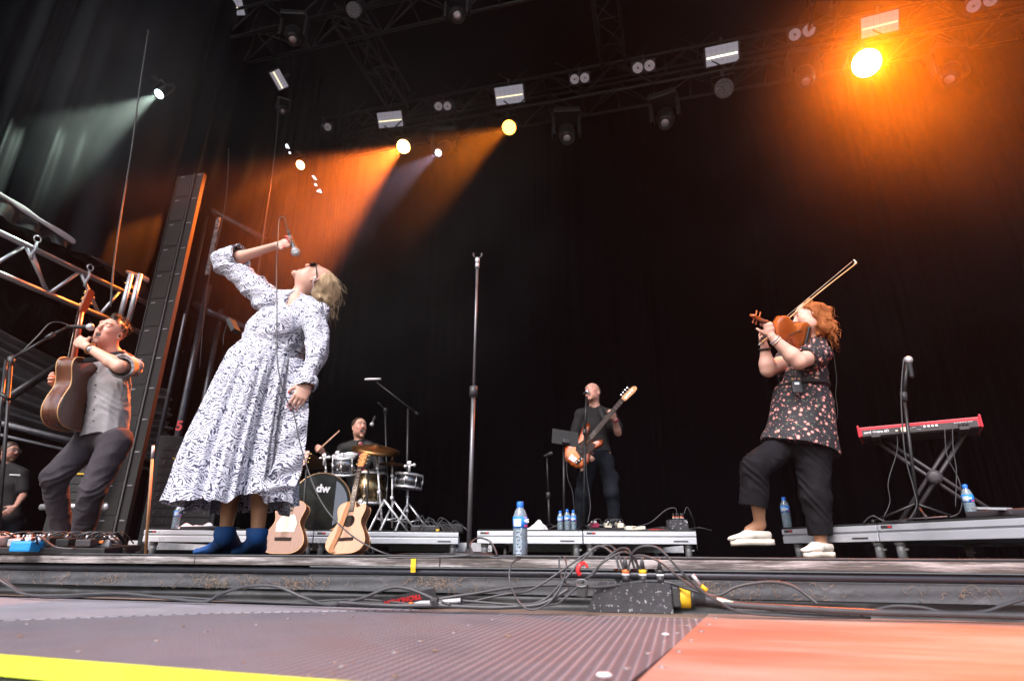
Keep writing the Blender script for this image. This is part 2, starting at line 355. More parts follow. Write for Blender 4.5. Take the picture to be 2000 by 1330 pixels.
sheet('roof', -14, 14, .4, 13, 9.3, .1, M['roof'])
# ================================================================ OVERHEAD RIG
SX0 = -6.0
Z0 = V((0, 0, 1))
def truss(name, a, b, h, w, r, m, label, bay=.5, cat='truss', tri=False, brace_r=None):
    """box truss from a to b: four chords and zigzag braces"""
    a = V(a); b = V(b); d = (b - a); L_ = d.length; d.normalize(); up = V((0, 0, 1)); side = d.cross(up).normalized(); br = brace_r or r * .5
    e = empty(name, a, label, cat); c = MB(); z = MB()
    A = [V((0, 0, 0)) + up * h / 2 * i + side * w / 2 * j for i in (-1, 1) for j in (-1, 1)]
    for o in A: c.rod(o, o + d * L_, r, seg=10)
    n = max(1, round(L_ / bay)); st = L_ / n
    for k in range(n):
        for i, j in ((0, 2), (1, 3), (0, 1), (2, 3)):
            p, q = (A[i], A[j]) if k % 2 == 0 else (A[j], A[i])
            z.rod(p + d * st * k, q + d * st * (k + 1), br, seg=6)
        z.rod(A[0] + d * st * k, A[1] + d * st * k, br, seg=6)
    c.build('chords', m, e); z.build('braces', m, e); return e
TY = 8.3; TZ = Py(995, 186, TY).z
BY2 = 5.6; BZ2 = Py(690, 20, BY2).z + .25
print('truss z', TZ, Py(1718, 48, TY), Py(762, 234, TY), 'front', BZ2, Py(450, 15, BY2))
truss('back_lighting_truss', (Py(545, 280, TY).x, TY + .3, TZ + .02), (8.3, TY + .3, TZ + .02), .62, .5, .026, M['dark_truss'], 'long dark box truss across the back carrying lit orange lamps', .62)
truss('front_lighting_truss', (Py(300, 100, BY2).x, BY2 + .3, BZ2 + .15), (7, BY2 + .3, BZ2 + .15), .6, .5, .026, M['dark_truss'], 'upper dark box truss nearer the front of the stage roof', .62)
truss('middle_lighting_truss', (Py(700, 215, 9.2).x, 9.2, Py(700, 215, 9.2).z), (8.3, 9.2, Py(700, 215, 9.2).z), .5, .4, .022, M['dark_truss'], 'rearmost thin dark truss behind the lit lamp row', .6)
for k, (px, lab) in enumerate([(715, 'crossbeam truss over the stage, leftmost of the three'), (1190, 'crossbeam truss over the stage, middle of the three'), (1700, 'crossbeam truss over the stage, rightmost of the three')]):
    p = Py(px, 120, 7); truss('roof_crossbeam', (p.x, BY2 + .6, BZ2 + .6), (p.x, TY, BZ2 + .6), .4, .4, .025, M['dark_truss'], 'dark ' + lab, .6)
def disc_lens(name, r, emit, es, seg=20): return None
M['seam_dark'] = mat('seam_dark', (.08, .08, .09), .5)
M['lens_glass'] = mat('lens_glass', (.5, .5, .55), .2, .6, .1)
M['panel_face'] = mat('panel_face', (.4, .39, .43), .35, .1, .05, 30, emit=(.85, .83, 1), es=.1)
M['panel_tube'] = mat('panel_tube', (.8, .7, .4), .3, 0, .05, emit=(1, .85, .5), es=.7)
M['tube_bright'] = mat('tube_bright', (.9, .9, .6), .3, 0, .05, emit=(1, .97, .6), es=2.2)
M['reflector'] = mat('reflector', (.4, .38, .42), .2, .9, .05, emit=(.8, .75, .85), es=.03)
def emis(name, c, s): return mat(name, tuple(min(.9, x) for x in c), .4, 0, .05, emit=c, es=s)
M['lit_orange'] = emis('lit_orange', (1, .55, .22), 9)
M['lit_hot'] = emis('lit_hot', (1, .78, .55), 14)
M['lit_amber'] = emis('lit_amber', (1, .42, .05), 4.5)
M['lit_white'] = emis('lit_white', (.72, .92, 1), 7)
M['lit_cool'] = emis('lit_cool', (.85, .82, 1), 5)
def look(o, target, roll=0):
    d = (V(target) - o.location).normalized(); o.rotation_euler = d.to_track_quat('-Z', 'Y').to_euler()
def yoke(b, r, back, m=None):
    """clamp + U bracket above a lamp whose beam runs along local -z; hangs from local +y"""
    b.tube([(-r - .03, 0, -back * .3), (-r - .03, r + .05, -back * .3), (r + .03, r + .05, -back * .3), (r + .03, 0, -back * .3)], .012, 6)
    b.box((0, r + .09, -back * .3), (.05, .1, .05))
def strobe(px, py, y, label, sc=1.0, tilt=0, tgt=None, tube='panel_tube'):
    p = Py(px, py, y); e = empty('strobe_panel', p, label, 'strobe light', 'strobe panels on the rig'); w, h = .52 * sc, .30 * sc
    MB().box((0, 0, .05), (w + .03, h + .03, .1), bev=.01).build('housing', M['black_metal'], e)
    MB().box((0, 0, -.006), (w, h, .012)).build('light_face', M['panel_face'], e)
    MB().box((0, -.02, -.016), (w * .94, .018, .01)).build('strobe_tube', M[tube], e); q = MB()
    for k in range(1, 6): q.box((-w / 2 + w * k / 6, 0, -.0145), (.002, h * .96, .004))
    for k in (-.3, .28): q.box((0, h * k, -.0145), (w * .97, .002, .004))
    q.build('grid', M['seam_dark'], e)
    q = MB(); q.box((0, h * .5 + .07, .05), (.04, .1, .04)); q.box((-w / 2 - .02, 0, .03), (.012, h, .05)); q.box((w / 2 + .02, 0, .03), (.012, h, .05)); q.build('bracket', M['black_metal'], e)
    look(e, tgt or (p.x * .8, 0, .6)); e.rotation_euler.rotate_axis('Z', tilt); return e
strobe(762, 234, TY, 'white strobe panel left of the orange beam lamp on the back truss', .92)
strobe(995, 186, TY, 'white strobe panel directly above the smaller amber lamp')
strobe(1410, 107, TY, 'strobe panel with bright line above the unlit round lamp', 1, tube='tube_bright')
strobe(1718, 48, TY, 'strobe panel just above the dazzling orange lamp', 1)
strobe(450, 14, BY2, 'strobe panel cut by the top of the picture on the front truss', .8)
strobe(545, 156, 6.4, 'tilted dim strobe panel hanging below the front truss', .55, .7, tgt=(3, 0, -4))
def blinder(px, py, y, label, sc=1.0):
    p = Py(px, py, y); e = empty('blinder', p, label, 'blinder', 'two-lamp blinders on the rig')
    MB().box((0, 0, .05), (.42 * sc, .22 * sc, .1), bev=.01).build('housing', M['black_metal'], e)
    for s in (-1, 1):
        c = MB().lathe((s * .1 * sc, 0, -.01), [(.088 * sc, 0), (.09 * sc, .02), (.06 * sc, .045), (.001, .06)], seg=20); o = c.build('reflector', M['reflector'], e)
        MB().sphere((s * .1 * sc, 0, .0), .024 * sc, 10).build('bulb', M['lens_glass'], o)
    MB().box((0, .16 * sc, .05), (.03, .12 * sc, .03)).build('clamp', M['black_metal'], e)
    look(e, (p.x * .5, 0, .5)); return e
for px, py, y, lab, s in [(632, 248, TY, 'twin blinder leftmost on the back truss', .8), (865, 208, TY, 'twin blinder between the two left strobe panels', .85), (1132, 154, TY, 'twin blinder right of the amber lamp strobe', .9),
                          (1257, 131, TY, 'twin blinder just left of the bright-lined strobe panel', 1), (1566, 64, TY, 'twin blinder left of the dazzling orange lamp', 1.05), (1918, 6, TY, 'twin blinder at the top right corner', 1.05), (338, 33, BY2, 'twin blinder at the left end of the front truss', .7)]:
    blinder(px, py, y, lab, s)
def led_dots(e, r, m):
    b = MB()
    for ring, n in ((0, 1), (.38, 6), (.75, 12)):
        for k in range(n):
            a = 2 * math.pi * k / n; b.sphere((ring * r * math.cos(a), ring * r * math.sin(a), -.026), r * .13, 8)
    return b.build('lens_dots', m, e)
def par(px, py, y, label, r=.15, tgt=None, m=None, spot=None, dots=True, grp='round wash lamps on the rig'):
    p = Py(px, py, y); e = empty('wash_lamp', p, label, 'wash lamp', grp)
    MB().lathe((0, 0, 0), [(r * 1.06, -.02), (r * 1.08, .02), (r * .95, .16), (r * .55, .24), (.001, .25)], seg=28).build('housing', M['black_metal'], e)
    f = MB().lathe((0, 0, -.0235), [(.0005, 0), (r, 0)], seg=28).build('lens', m or M['reflector_dark'], e)
    if dots: led_dots(e, r, m or M['lens_glass'])
    q = MB(); yoke(q, r, -.25); q.build('yoke', M['black_metal'], e)
    look(e, tgt if tgt is not None else (p.x * .5, 0, .5))
    if spot:
        pw, col, ang, bl = spot
        l = bpy.data.lights.new('lamp_beam', 'SPOT'); l.energy = pw; l.color = col; l.spot_size = R(ang); l.spot_blend = bl; l.shadow_soft_size = r * .5
        lo = bpy.data.objects.new('lamp_beam', l); COL.objects.link(lo); lo.parent = e; lo.location = (0, 0, -.06)
    return e
M['reflector_dark'] = mat('reflector_dark', (.25, .25, .28), .4, .3, .2, 60)
OR = (1, .30, .035)
par(789, 286, TY, 'round orange lamp casting the big beam over the singer', .125, P(330, 590, 5.4), M['lit_orange'], (6800, (1, .17, .02), 26, .55), False)
par(995, 249, TY, 'smaller amber lamp casting a short beam to the left', .125, P(760, 385, 5.5), M['lit_amber'], (1500, (1, .22, .01), 16, .6))
par(1414, 173, TY, 'unlit round lamp with grey lenses under the bright-lined strobe', .15)
par(1692, 124, TY, 'dazzling orange lamp aimed straight at the audience', .2, V((1.5, 0, 0)), M['lit_hot'], (3600, (1, .155, .001), 46, 1), False)
par(386, 95, BY2, 'unlit round lamp at the left end of the front truss', .11)
par(691, 20, BY2, 'unlit round lamp near the top centre on the front truss', .105)
par(588, 322, 7.2, 'orange lamp seen nearly edge-on at the left of the rig', .075, Px(185, 545, SX0), M['lit_orange'], (900, (1, .22, .02), 13, .7), False)
par(313, 183, 4.45, 'pale green-white lamp throwing a beam down to the left', .055, Py(60, 325, 3.55), M['lit_white'], (380, (.66, .85, .72), 32, .6), False)
def moving_head(px, py, y, label, pan, sc=1.0, lens=None, tgt=None, spot=None):
    p = Py(px, py, y); e = empty('moving_head', p + V((0, 0, .34 * sc)), label, 'moving light', 'moving head lamps under the trusses')
    MB().box((0, 0, 0), (.42 * sc, .34 * sc, .1 * sc), bev=.02).build('base', M['black_metal'], e)
    for s_ in (-1, 1): MB().box((s_ * .2 * sc, 0, -.2 * sc), (.05 * sc, .14 * sc, .36 * sc), bev=.015).build('arm', M['black_metal'], e)
    h = empty('head', (0, 0, -.34 * sc)); h.parent = e
    MB().lathe((0, 0, 0), [(.09 * sc, .2 * sc), (.13 * sc, .14 * sc), (.14 * sc, 0), (.115 * sc, -.18 * sc), (.095 * sc, -.24 * sc), (.088 * sc, -.24 * sc), (.085 * sc, -.22 * sc)], seg=24).build('shell', M['black_metal'], h)
    MB().sphere((0, 0, -.2 * sc), (.08 * sc, .08 * sc, .03 * sc), 16).build('lens', lens or M['lens_glass'], h)
    e.rotation_euler = (0, 0, pan); bpy.context.view_layer.update()
    if tgt is not None:
        d = (e.matrix_world.to_3x3().inverted() @ (V(tgt) - p)).normalized(); h.rotation_euler = d.to_track_quat('-Z', 'Y').to_euler()
    if spot:
        pw, col, ang, bl = spot; l = bpy.data.lights.new('lamp_beam', 'SPOT'); l.energy = pw; l.color = col; l.spot_size = R(ang); l.spot_blend = bl; l.shadow_soft_size = .03
        lo = bpy.data.objects.new('lamp_beam', l); COL.objects.link(lo); lo.parent = h; lo.location = (0, 0, -.26 * sc)
    return e
moving_head(866, 292, TY - .1, 'moving head with small white lit lens between the two orange beams', .3, 1.0, M['lit_cool'], P(640, 450, 6.8), (260, (.75, .7, 1), 20, .6))
moving_head(1107, 262, TY, 'unlit moving head hanging right of the amber lamp', .2, 1.1, None, P(1130, 700, 5))
moving_head(1300, 232, TY, 'unlit moving head left of the unlit round lamp', -.2, 1.1, None, P(1250, 600, 5))
moving_head(1572, 150, TY, 'unlit moving head left of the dazzling lamp, veiled in orange haze', .1, 1.1, None, P(1650, 500, 5))
moving_head(1856, 145, TY, 'unlit moving head at the right end of the rig', .2, 1.1, None, P(1800, 500, 5))
moving_head(893, 30, BY2, 'moving head with tiny lit lens at the top centre', 0, .8, M['lit_white_dim'] if False else M['lens_glass'], EYE)
moving_head(572, 70, BY2, 'large unlit moving head near the upper left of the rig', .3, .9, None, P(540, 600, 4))
moving_head(552, 215, 6.6, 'small unlit moving head low at the left of the rig', .6, .5, None, P(500, 600, 4))
def lit_shard(px, py, y, pts, m, label, sc=.0052):
    p = Py(px, py, y); e = MB(); Bm = Matrix.Translation((0, 0, 0)) @ Matrix.Rotation(YAW, 4, 'Z') @ Matrix.Rotation(math.pi / 2 + .6, 4, 'X')
    e.prism([(x * sc, -z * sc) for x, z in pts], .02, Bm); o = e.build('glow_shard', m, loc=p); tag(o, label, 'glowing shard'); return o
M['shard_glow'] = emis('shard_glow', (.85, .9, 1), 1.3)  # glowing shards stand in for sky gaps and a reflecting lamp
lit_shard(277, 6, 5.4, [(-7, -10), (2, -8), (9, 4), (7, 9), (-2, 4)], M['shard_glow'], 'glowing shard for a sky gap at the very top left of the rig')
lit_shard(290, 24, 5.4, [(-8, -6), (2, -5), (8, 10), (4, 8)], M['shard_glow'], 'narrow glowing shard for a sky gap just below the top left one')
lit_shard(334, 63, 5.4, [(-5, -4), (3, -5), (5, 2), (1, 5), (-3, 2)], M['shard_glow'], 'tiny glowing shard for a sky gap left of the unlit round lamp')
lit_shard(562, 286, 7.0, [(-6, -4), (-1, -7), (6, 8), (0, 5), (-4, 6)], M['shard_glow'], 'small white glowing shard for a sky gap above the edge-on orange lamp')
lit_shard(566, 299, 7.0, [(-3, -2), (2, -3), (4, 2), (0, 3)], M['shard_glow'], 'pin-sized white glowing shard for a sky gap above the edge-on orange lamp')
lit_shard(614, 349, 7.0, [(-7, -9), (0, -8), (8, 5), (1, 2)], M['shard_glow'], 'white glowing shard for a reflection below the edge-on orange lamp, upper of three')
lit_shard(618, 361, 7.0, [(-6, -2), (-1, -4), (3, 4), (-2, 4)], M['shard_glow'], 'white glowing shard for a reflection below the edge-on orange lamp, middle of three')
lit_shard(623, 374, 7.0, [(-7, 0), (4, -7), (9, 5), (0, 2)], M['shard_glow'], 'white glowing shard for a reflection below the edge-on orange lamp, lowest of three')

# ================================================================ LEFT WING
SX = -6.0
z1 = Px(0, 455, SX).z; z2 = Px(0, 535, SX).z; y0 = 2.6; y1 = Px(300, 600, SX).y
wt = empty('side_truss', (SX, y0, z1), 'silver ladder truss running back along the left wing', 'truss')
b = MB(); b.rod((0, 0, 0), (0, y1 - y0, 0), .03, seg=14); b.rod((0, 0, z2 - z1), (0, Px(190, 622, SX).y - y0 + .6, z2 - z1), .03, seg=14); b.build('chords', M['truss_alu'], wt)
b = MB(); ya = [Px(x, y, SX).y - y0 for x, y in ((-30, 545), (48, 485), (90, 590), (160, 520), (193, 620), (235, 570))]
for i in range(5): q = (z2 - z1, 0) if i % 2 == 0 else (0, z2 - z1); b.rod((0, ya[i], q[0]), (0, ya[i + 1], q[1]), .018, seg=10)
b.rod((0, Px(58, 488, SX).y - y0, 0), (0, Px(86, 588, SX).y - y0, z2 - z1), .018, seg=8)
b.build('braces', M['truss_alu'], wt)
# rolled tarp hem above the truss
M['tarp'] = mat('tarp', (.02, .019, .021), .28, 0, .3, 3, bump=.25, bscale=9)
M['hem_band'] = mat('hem_band', (.50, .44, .45), .7, 0, .15, 12, bump=.2)
th = empty('rolled_tarp', (SX - .05, 3, 3), 'black tarp with pale wavy hem band above the side truss', 'tarp')
hp = [Px(x, y, SX - .05) for x, y in ((-60, 355), (0, 383), (50, 410), (90, 440), (150, 478), (200, 508), (240, 530), (290, 548))]
lp = [Px(x, y, SX - .05) for x, y in ((-60, 395), (0, 425), (60, 450), (110, 478), (150, 505), (180, 520), (215, 530), (290, 600))]
hc, lc = sp(hp, 10), sp(lp, 10); vs = []; fs = []
for i, (a, c) in enumerate(zip(hc, lc)):
    for j in range(6): t = j / 5; q = a.lerp(c, t); q = q + V((.035 * math.sin(i * .55 + t * 3) * t + .02 * math.sin(i * .23), 0, 0)); vs.append(q - th.location)
for i in range(len(hc) - 1):
    for j in range(5): k = i * 6 + j; fs.append((k, k + 1, k + 7, k + 6))
MB().add(vs, fs).build('valance', M['tarp'], th)
vs = []; fs = []
for i, a in enumerate(hc):
    w = .028 + .006 * math.sin(i * .4)
    for dx, dz in ((.012, w), (.022, 0), (.012, -w)): vs.append(a + V((dx + .02 * math.sin(i * .23), 0, dz)) - th.location)
for i in range(len(hc) - 1):
    for j in range(2): k = i * 3 + j; fs.append((k, k + 1, k + 4, k + 3))
MB().add(vs, fs).build('hem_band', M['hem_band'], th)
for px, py in ((178, 518), (75, 462)):
    p = Px(px, py, SX + .02); s = empty('ratchet_hook', p, 'steel ring and strap ' + ('above the guitar headstock' if px > 100 else 'at the far left of the side truss'), 'hook', 'rings hanging from the tarp')
    MB().tube([V((0, .035 * math.cos(a), .04 + .035 * math.sin(a) - .07)) for a in np.linspace(0, 6.28, 13)[:-1]], .007, 6, closed=True).build('ring', M['chrome'], s)
    MB().tube([(0, 0, -.06), (0, .01, -.14), (0, -.01, -.2), (0, 0, -.26)], [.012, .02, .014, .018], 8).build('strap', M['steel'], s)
# upper drapes of the wing
drape('wing_drape', (SX - .12, 1.2), (SX - .12, BY), Px(150, 478, SX).z - .08, 9.2, M['side_drape'], n=420, amp=.09, seed=9, fr=(2.2, 5, 11, 21), label='black shiny tarp wall hanging on the left wing above the pale hem')
drape('wing_shade_cloth', (-7.3, 3.4), (-7.3, 6.6), .95, 1.9, mat('gather', (.06, .06, .065), .3, 0, .3, 3), n=20, amp=.0, kind='stuff') if False else None
# gathered black tarp behind the guitarist: long sagging folds
vs = []; fs = []; nx, ny = 60, 120; X0 = -8.2
c00, c10, c01, c11 = Px(-80, 600, X0), Px(330, 760, X0 + .4), Px(-80, 805, X0), Px(330, 905, X0 + .4)
for i in range(nx + 1):
    for j in range(ny + 1):
        s, t = i / nx, j / ny; p = c00.lerp(c10, s).lerp(c01.lerp(c11, s), t) - V((0, 0, .22 * math.sin(math.pi * s) * (1 - t * .6)))
        f = math.sin(t * 62 + 2.2 * math.sin(s * 3 + t * 6)) * .05 + .04 * math.sin(t * 31 + 4 * s); vs.append(p + V((f, 0, 0)))
for i in range(nx):
    for j in range(ny): k = i * (ny + 1) + j; fs.append((k, k + 1, k + ny + 2, k + ny + 1))
M['gather'] = mat('gather', (.20, .20, .215), .3, .3, .3, 3)
tag(MB().add(vs, fs).build('gathered_tarp', M['gather']), 'shiny black tarp gathered in sagging folds behind the acoustic guitarist', 'tarp')
b = MB(); b.rod(c01 + V((.1, 0, -.03)), c11 + V((.1, 0, -.03)), .03); b.rod(c01 + V((.1, 0, -.17)), c11 + V((.1, 0, -.17)), .018)
tag(b.build('tarp_rail', M['truss_alu']), 'metal rail along the bottom edge of the gathered tarp', 'rail')
b = MB(); b.rod(Px(-20, 800, X0 + .5), Px(130, 705, X0 + .5), .05); tag(b.build('wing_brace', M['dark_truss']), 'dark diagonal strut crossing in front of the gathered tarp', 'strut')
drape('wing_curtain', (-9.4, 2.0), (-9.4, BY + .5), -1.7, 6.0, M['curtain'], n=200, amp=.05, seed=12, label='black cloth closing off the far left of the wing')
drape('wing_back_curtain', (-9.4, BY + .3), (-6.4, BY + .3), -1.7, 9.2, M['curtain'], n=160, amp=.06, seed=13, label='black cloth behind the loudspeaker tower')
# loudspeaker tower: tall curved hang of dark cabinets with pale seams
M['cabinet'] = mat('cabinet', (.004, .0035, .004), .65, 0, .25, 4, bump=.1, bscale=60)
M['grille'] = mat('grille', (.005, .0045, .005), .5, .2, .3, 90, bump=.4, bscale=300)
M['seam'] = mat('seam', (.07, .065, .07), .4, .5, .1)
FT = 6.0; M['tower_dash'] = mat('tower_dash', (.3, .28, .3), .4, .5)
def tower(px0, px1, label, F, top_py, n, sidew=.05, name='loudspeaker_tower'):
    a, c = G(px0, F), G(px1, F - .08); zt = P(365, top_py, F).z; d = (c - a); w = d.length; d.normalize(); nrm = V((d.y, -d.x, 0)); hgt = zt / n
    e = empty(name, (a + c) / 2, label, 'loudspeaker'); B = Matrix((d, -nrm, V((0, 0, 1)))).transposed()
    for k in range(n):
        o = empty('cabinet', (0, 0, hgt * (k + .5)) ); o.parent = e
        q = MB(); q.box(-nrm * sidew / 2, (w, sidew, hgt - .001), B); q.build('shell', M['cabinet'], o)
        q = MB(); q.box(nrm * .004 - d * w * .17, (w * .56, .006, hgt - .05), B); q.build('grille', M['grille'], o)
        for q_ in (.36, -.3): q = MB(); q.box(nrm * .006 + d * w * q_ + V((0, 0, hgt * .42)), (w * .16, .004, .010), B); q.build('handle', M['tower_dash'], o)
    q = MB(); q.box(V((0, 0, zt / 2)) + nrm * .012 + d * w * .2, (.02, .014, zt), B); q.box(V((0, 0, zt / 2)) + nrm * .008 - d * w * .49, (.008, .014, zt), B); q.build('corner_rail', M['seam'], e)
    return e
tower(172, 232, 'tall stack of dark loudspeaker cabinets behind the acoustic guitarist', FT, 345, 13)
p = G(262, 6.2); 
b = MB(); zt = P(225, 548, 5.3).z
for px in (236, 257):
    q = G(px - 120, 5.3); b = MB(); b.rod((0, 0, 2.12), (0, 0, 2.62), .024, seg=12); tag(b.build('chrome_pole', M['truss_alu'], loc=q), 'upright silver pole above the guitarist, %s of the pair' % ('left' if px < 240 else 'right'), 'pole', 'pair of upright poles')
# structure behind the tower
def pole(px, F, z0, z1_, r, m, label, lean=(0, 0), cat='pole'):
    a = G(px, F, z0); b = MB().rod((0, 0, 0), (lean[0], lean[1], z1_ - z0), r, seg=12); return tag(b.build('upright_pole', m, loc=a), label, cat)
pole(300, 7.2, 0, 3.4, .045, M['pipe'], 'dark vertical tube right of the loudspeaker tower')
pole(262, 7.4, 0, 4.6, .03, M['pipe'], 'thin vertical tube close beside the loudspeaker tower')
pole(341, 7.8, 0, 3.3, .04, M['pipe'], 'vertical tube directly behind the singer')
b = MB(); b.rod(P(290, 345, 7.5), P(520, 470, 7.5), .05); b.rod(P(300, 560, 7.5), P(500, 650, 7.5), .05)
tag(b.build('roof_strut', M['pipe']), 'dark diagonal struts of the roof frame behind the singer', 'strut')
M['broom'] = mat('broom', (.55, .3, .14), .5, 0, .15, 10)
e = empty('broom_pole', G(283, 4.9), 'wooden pole with grey tip leaning against the speaker tower', 'pole')
MB().rod((0, 0, 0), (-.13, 0, .74), .011).build('shaft', M['broom'], e); MB().rod((-.13, 0, .74), (-.15, 0, .85), .012).build('tip', M['steel'], e)
# hanging cables in the wing
def cable(pts, r, label, m=None, n=8, cat='cable', group=None, seg=7):
    b = MB().tube(sp(pts, n), r, seg); return tag(b.build('cable', m or M['cable']), label, cat, group)
cable([P(216, 600, 5.2), P(222, 520, 5.2), P(236, 420, 5.2), P(256, 300, 5.2), P(272, 180, 5.2), P(290, 60, 5.2)], .009, 'bundle of cables hanging in front of the wing drape', M['rubber'])
cable([P(545, 190, 7), P(538, 290, 7), P(520, 420, 7), P(500, 560, 7)], .007, 'thin loose cable hanging behind the raised microphone')
cable([P(447, 290, 6.8), P(440, 400, 6.8), P(405, 560, 6.8), P(390, 720, 6.8)], .006, 'thin cable hanging behind the singers elbow')
b = MB(); b.box((0, 0, 0), (.06, .02, .9)); q = P(416, 480, 7.3); o = b.build('shiny_strip', M['chrome'], loc=q); tag(o, 'short shiny upright strip catching orange light behind the singer', 'metal strip')
b = MB(); b.box((0, 0, 0), (.05, .02, .5)); q = P(362, 455, 6.4); o = b.build('shiny_strip', M['chrome'], loc=q); tag(o, 'shiny strip catching orange light on the tower edge', 'metal strip')
e = text_mesh('5', .16, Matrix.Translation(P(350, 832, 6.9)) @ Matrix.Rotation(YAW + .1, 4, 'Z') @ Matrix.Rotation(math.pi / 2, 4, 'X'), name='number_sign', mat=M['red'], bold=.004); tag(e, 'red number five on the rack behind the singer', 'number sign')
def rack(px, F, w, h, label, z=0):
    p = G(px, F, z); e = empty('amp_rack', p, label, 'equipment rack', rz=YAW + .3); MB().box((0, 0, h / 2), (w, .5, h), bev=.01).build('case', M['matt_black'], e); q = MB(); rr = random.Random(px)
    k = int(h / .09)
    for i in range(k): q.box((0, -.255, .07 + i * .088), (w * .86, .012, .078))
    q.build('unit', M['black_metal'], e); q = MB()
    for i in range(k):
        for j in range(6): q.box((-w * .36 + j * w * .14, -.265, .07 + i * .088), (.02, .01, rr.choice((.01, .03))))
    q.build('panel_details', M['seam'], e); q = MB()  # small control knobs across the units, joined into one mesh
    q.box((0, -.268, h * .8), (w * .5, .01, .014)); q.build('label_strip', M['yellow'], e); return e
rack(150, 7.0, .6, 1.05, 'black rack of stage electronics seen between the guitarists legs')
rack(345, 6.9, .7, 1.25, 'black equipment rack between loudspeaker tower and singer', 0)
pole(146, 5.9, 0, .95, .035, M['truss_alu'], 'thick silver scaffold tube between the guitarists legs', (.12, 0))
b = MB(); b.rod(P(80, 990, 6), P(200, 988, 6), .03); b.sphere(P(208, 990, 6), .05, 10); tag(b.build('scaffold_clamp', M['truss_alu']), 'horizontal silver tube with clamp behind the guitarists legs', 'scaffold tube')
# haze: one closed box of even density
hz = bpy.data.materials.new('haze'); hz.use_nodes = True; nt = hz.node_tree; nt.nodes.remove(nt.nodes['Principled BSDF'])
pv = nt.nodes.new('ShaderNodeVolumePrincipled'); pv.inputs['Density'].default_value = .0007; pv.inputs['Anisotropy'].default_value = .45; pv.inputs['Color'].default_value = (.9, .86, 1, 1)
nt.links.new(pv.outputs[0], nt.nodes['Material Output'].inputs['Volume'])
o = MB().box((0, 4, 6), (60, 60, 18)).build('haze', hz); tag(o, kind='stuff', label='thin stage haze hanging in the air'); 

def smoke_cloud(label, c, r, dens, scale, lo=.35, hi=.75, aniso=.45, seed=0):
    m = bpy.data.materials.new('smoke'); m.use_nodes = True; nt = m.node_tree; N = nt.nodes; L = nt.links; N.remove(N['Principled BSDF'])
    pv = N.new('ShaderNodeVolumePrincipled'); pv.inputs['Anisotropy'].default_value = aniso; pv.inputs['Color'].default_value = (.95, .94, .96, 1)
    tc = N.new('ShaderNodeTexCoord'); nz = N.new('ShaderNodeTexNoise'); nz.inputs['Scale'].default_value = scale; nz.inputs['Detail'].default_value = 3
    mp = N.new('ShaderNodeMapping'); mp.inputs['Location'].default_value = (seed, seed, 0); L.new(tc.outputs['Object'], mp.inputs[0]); L.new(mp.outputs[0], nz.inputs['Vector'])
    r1 = N.new('ShaderNodeMapRange'); r1.inputs[1].default_value = lo; r1.inputs[2].default_value = hi; r1.inputs[3].default_value = .15; r1.inputs[4].default_value = 1; L.new(nz.outputs[0], r1.inputs[0])
    ln = N.new('ShaderNodeVectorMath'); ln.operation = 'LENGTH'; dv = N.new('ShaderNodeVectorMath'); dv.operation = 'DIVIDE'; dv.inputs[1].default_value = r; L.new(tc.outputs['Object'], dv.inputs[0]); L.new(dv.outputs[0], ln.inputs[0])
    r2 = N.new('ShaderNodeMapRange'); r2.interpolation_type = 'SMOOTHSTEP'; r2.inputs[1].default_value = 1; r2.inputs[2].default_value = .35; L.new(ln.outputs['Value'], r2.inputs[0])
    mu = N.new('ShaderNodeMath'); mu.operation = 'MULTIPLY'; L.new(r1.outputs[0], mu.inputs[0]); L.new(r2.outputs[0], mu.inputs[1])
    m2 = N.new('ShaderNodeMath'); m2.operation = 'MULTIPLY'; m2.inputs[1].default_value = dens; L.new(mu.outputs[0], m2.inputs[0]); L.new(m2.outputs[0], pv.inputs['Density']); L.new(pv.outputs[0], N['Material Output'].inputs['Volume'])
    o = MB().sphere((0, 0, 0), r, 24).build('smoke', m, loc=c); tag(o, kind='stuff', label=label)
smoke_cloud('warm-lit stage smoke drifting under the left lamps', V((-3.9, 6.9, 4.9)), (3.9, 2.6, 4.3), .045, .8)
smoke_cloud('orange-lit stage smoke round the dazzling lamp', V((3.9, 6.9, 6.0)), (5.2, 3.2, 5.0), .036, .7, seed=4, aniso=.6)
smoke_cloud('pale stage smoke under the green-white lamp', V((-5.6, 4.0, 4.7)), (1.6, 1.3, 1.7), .07, 1.2, seed=8)
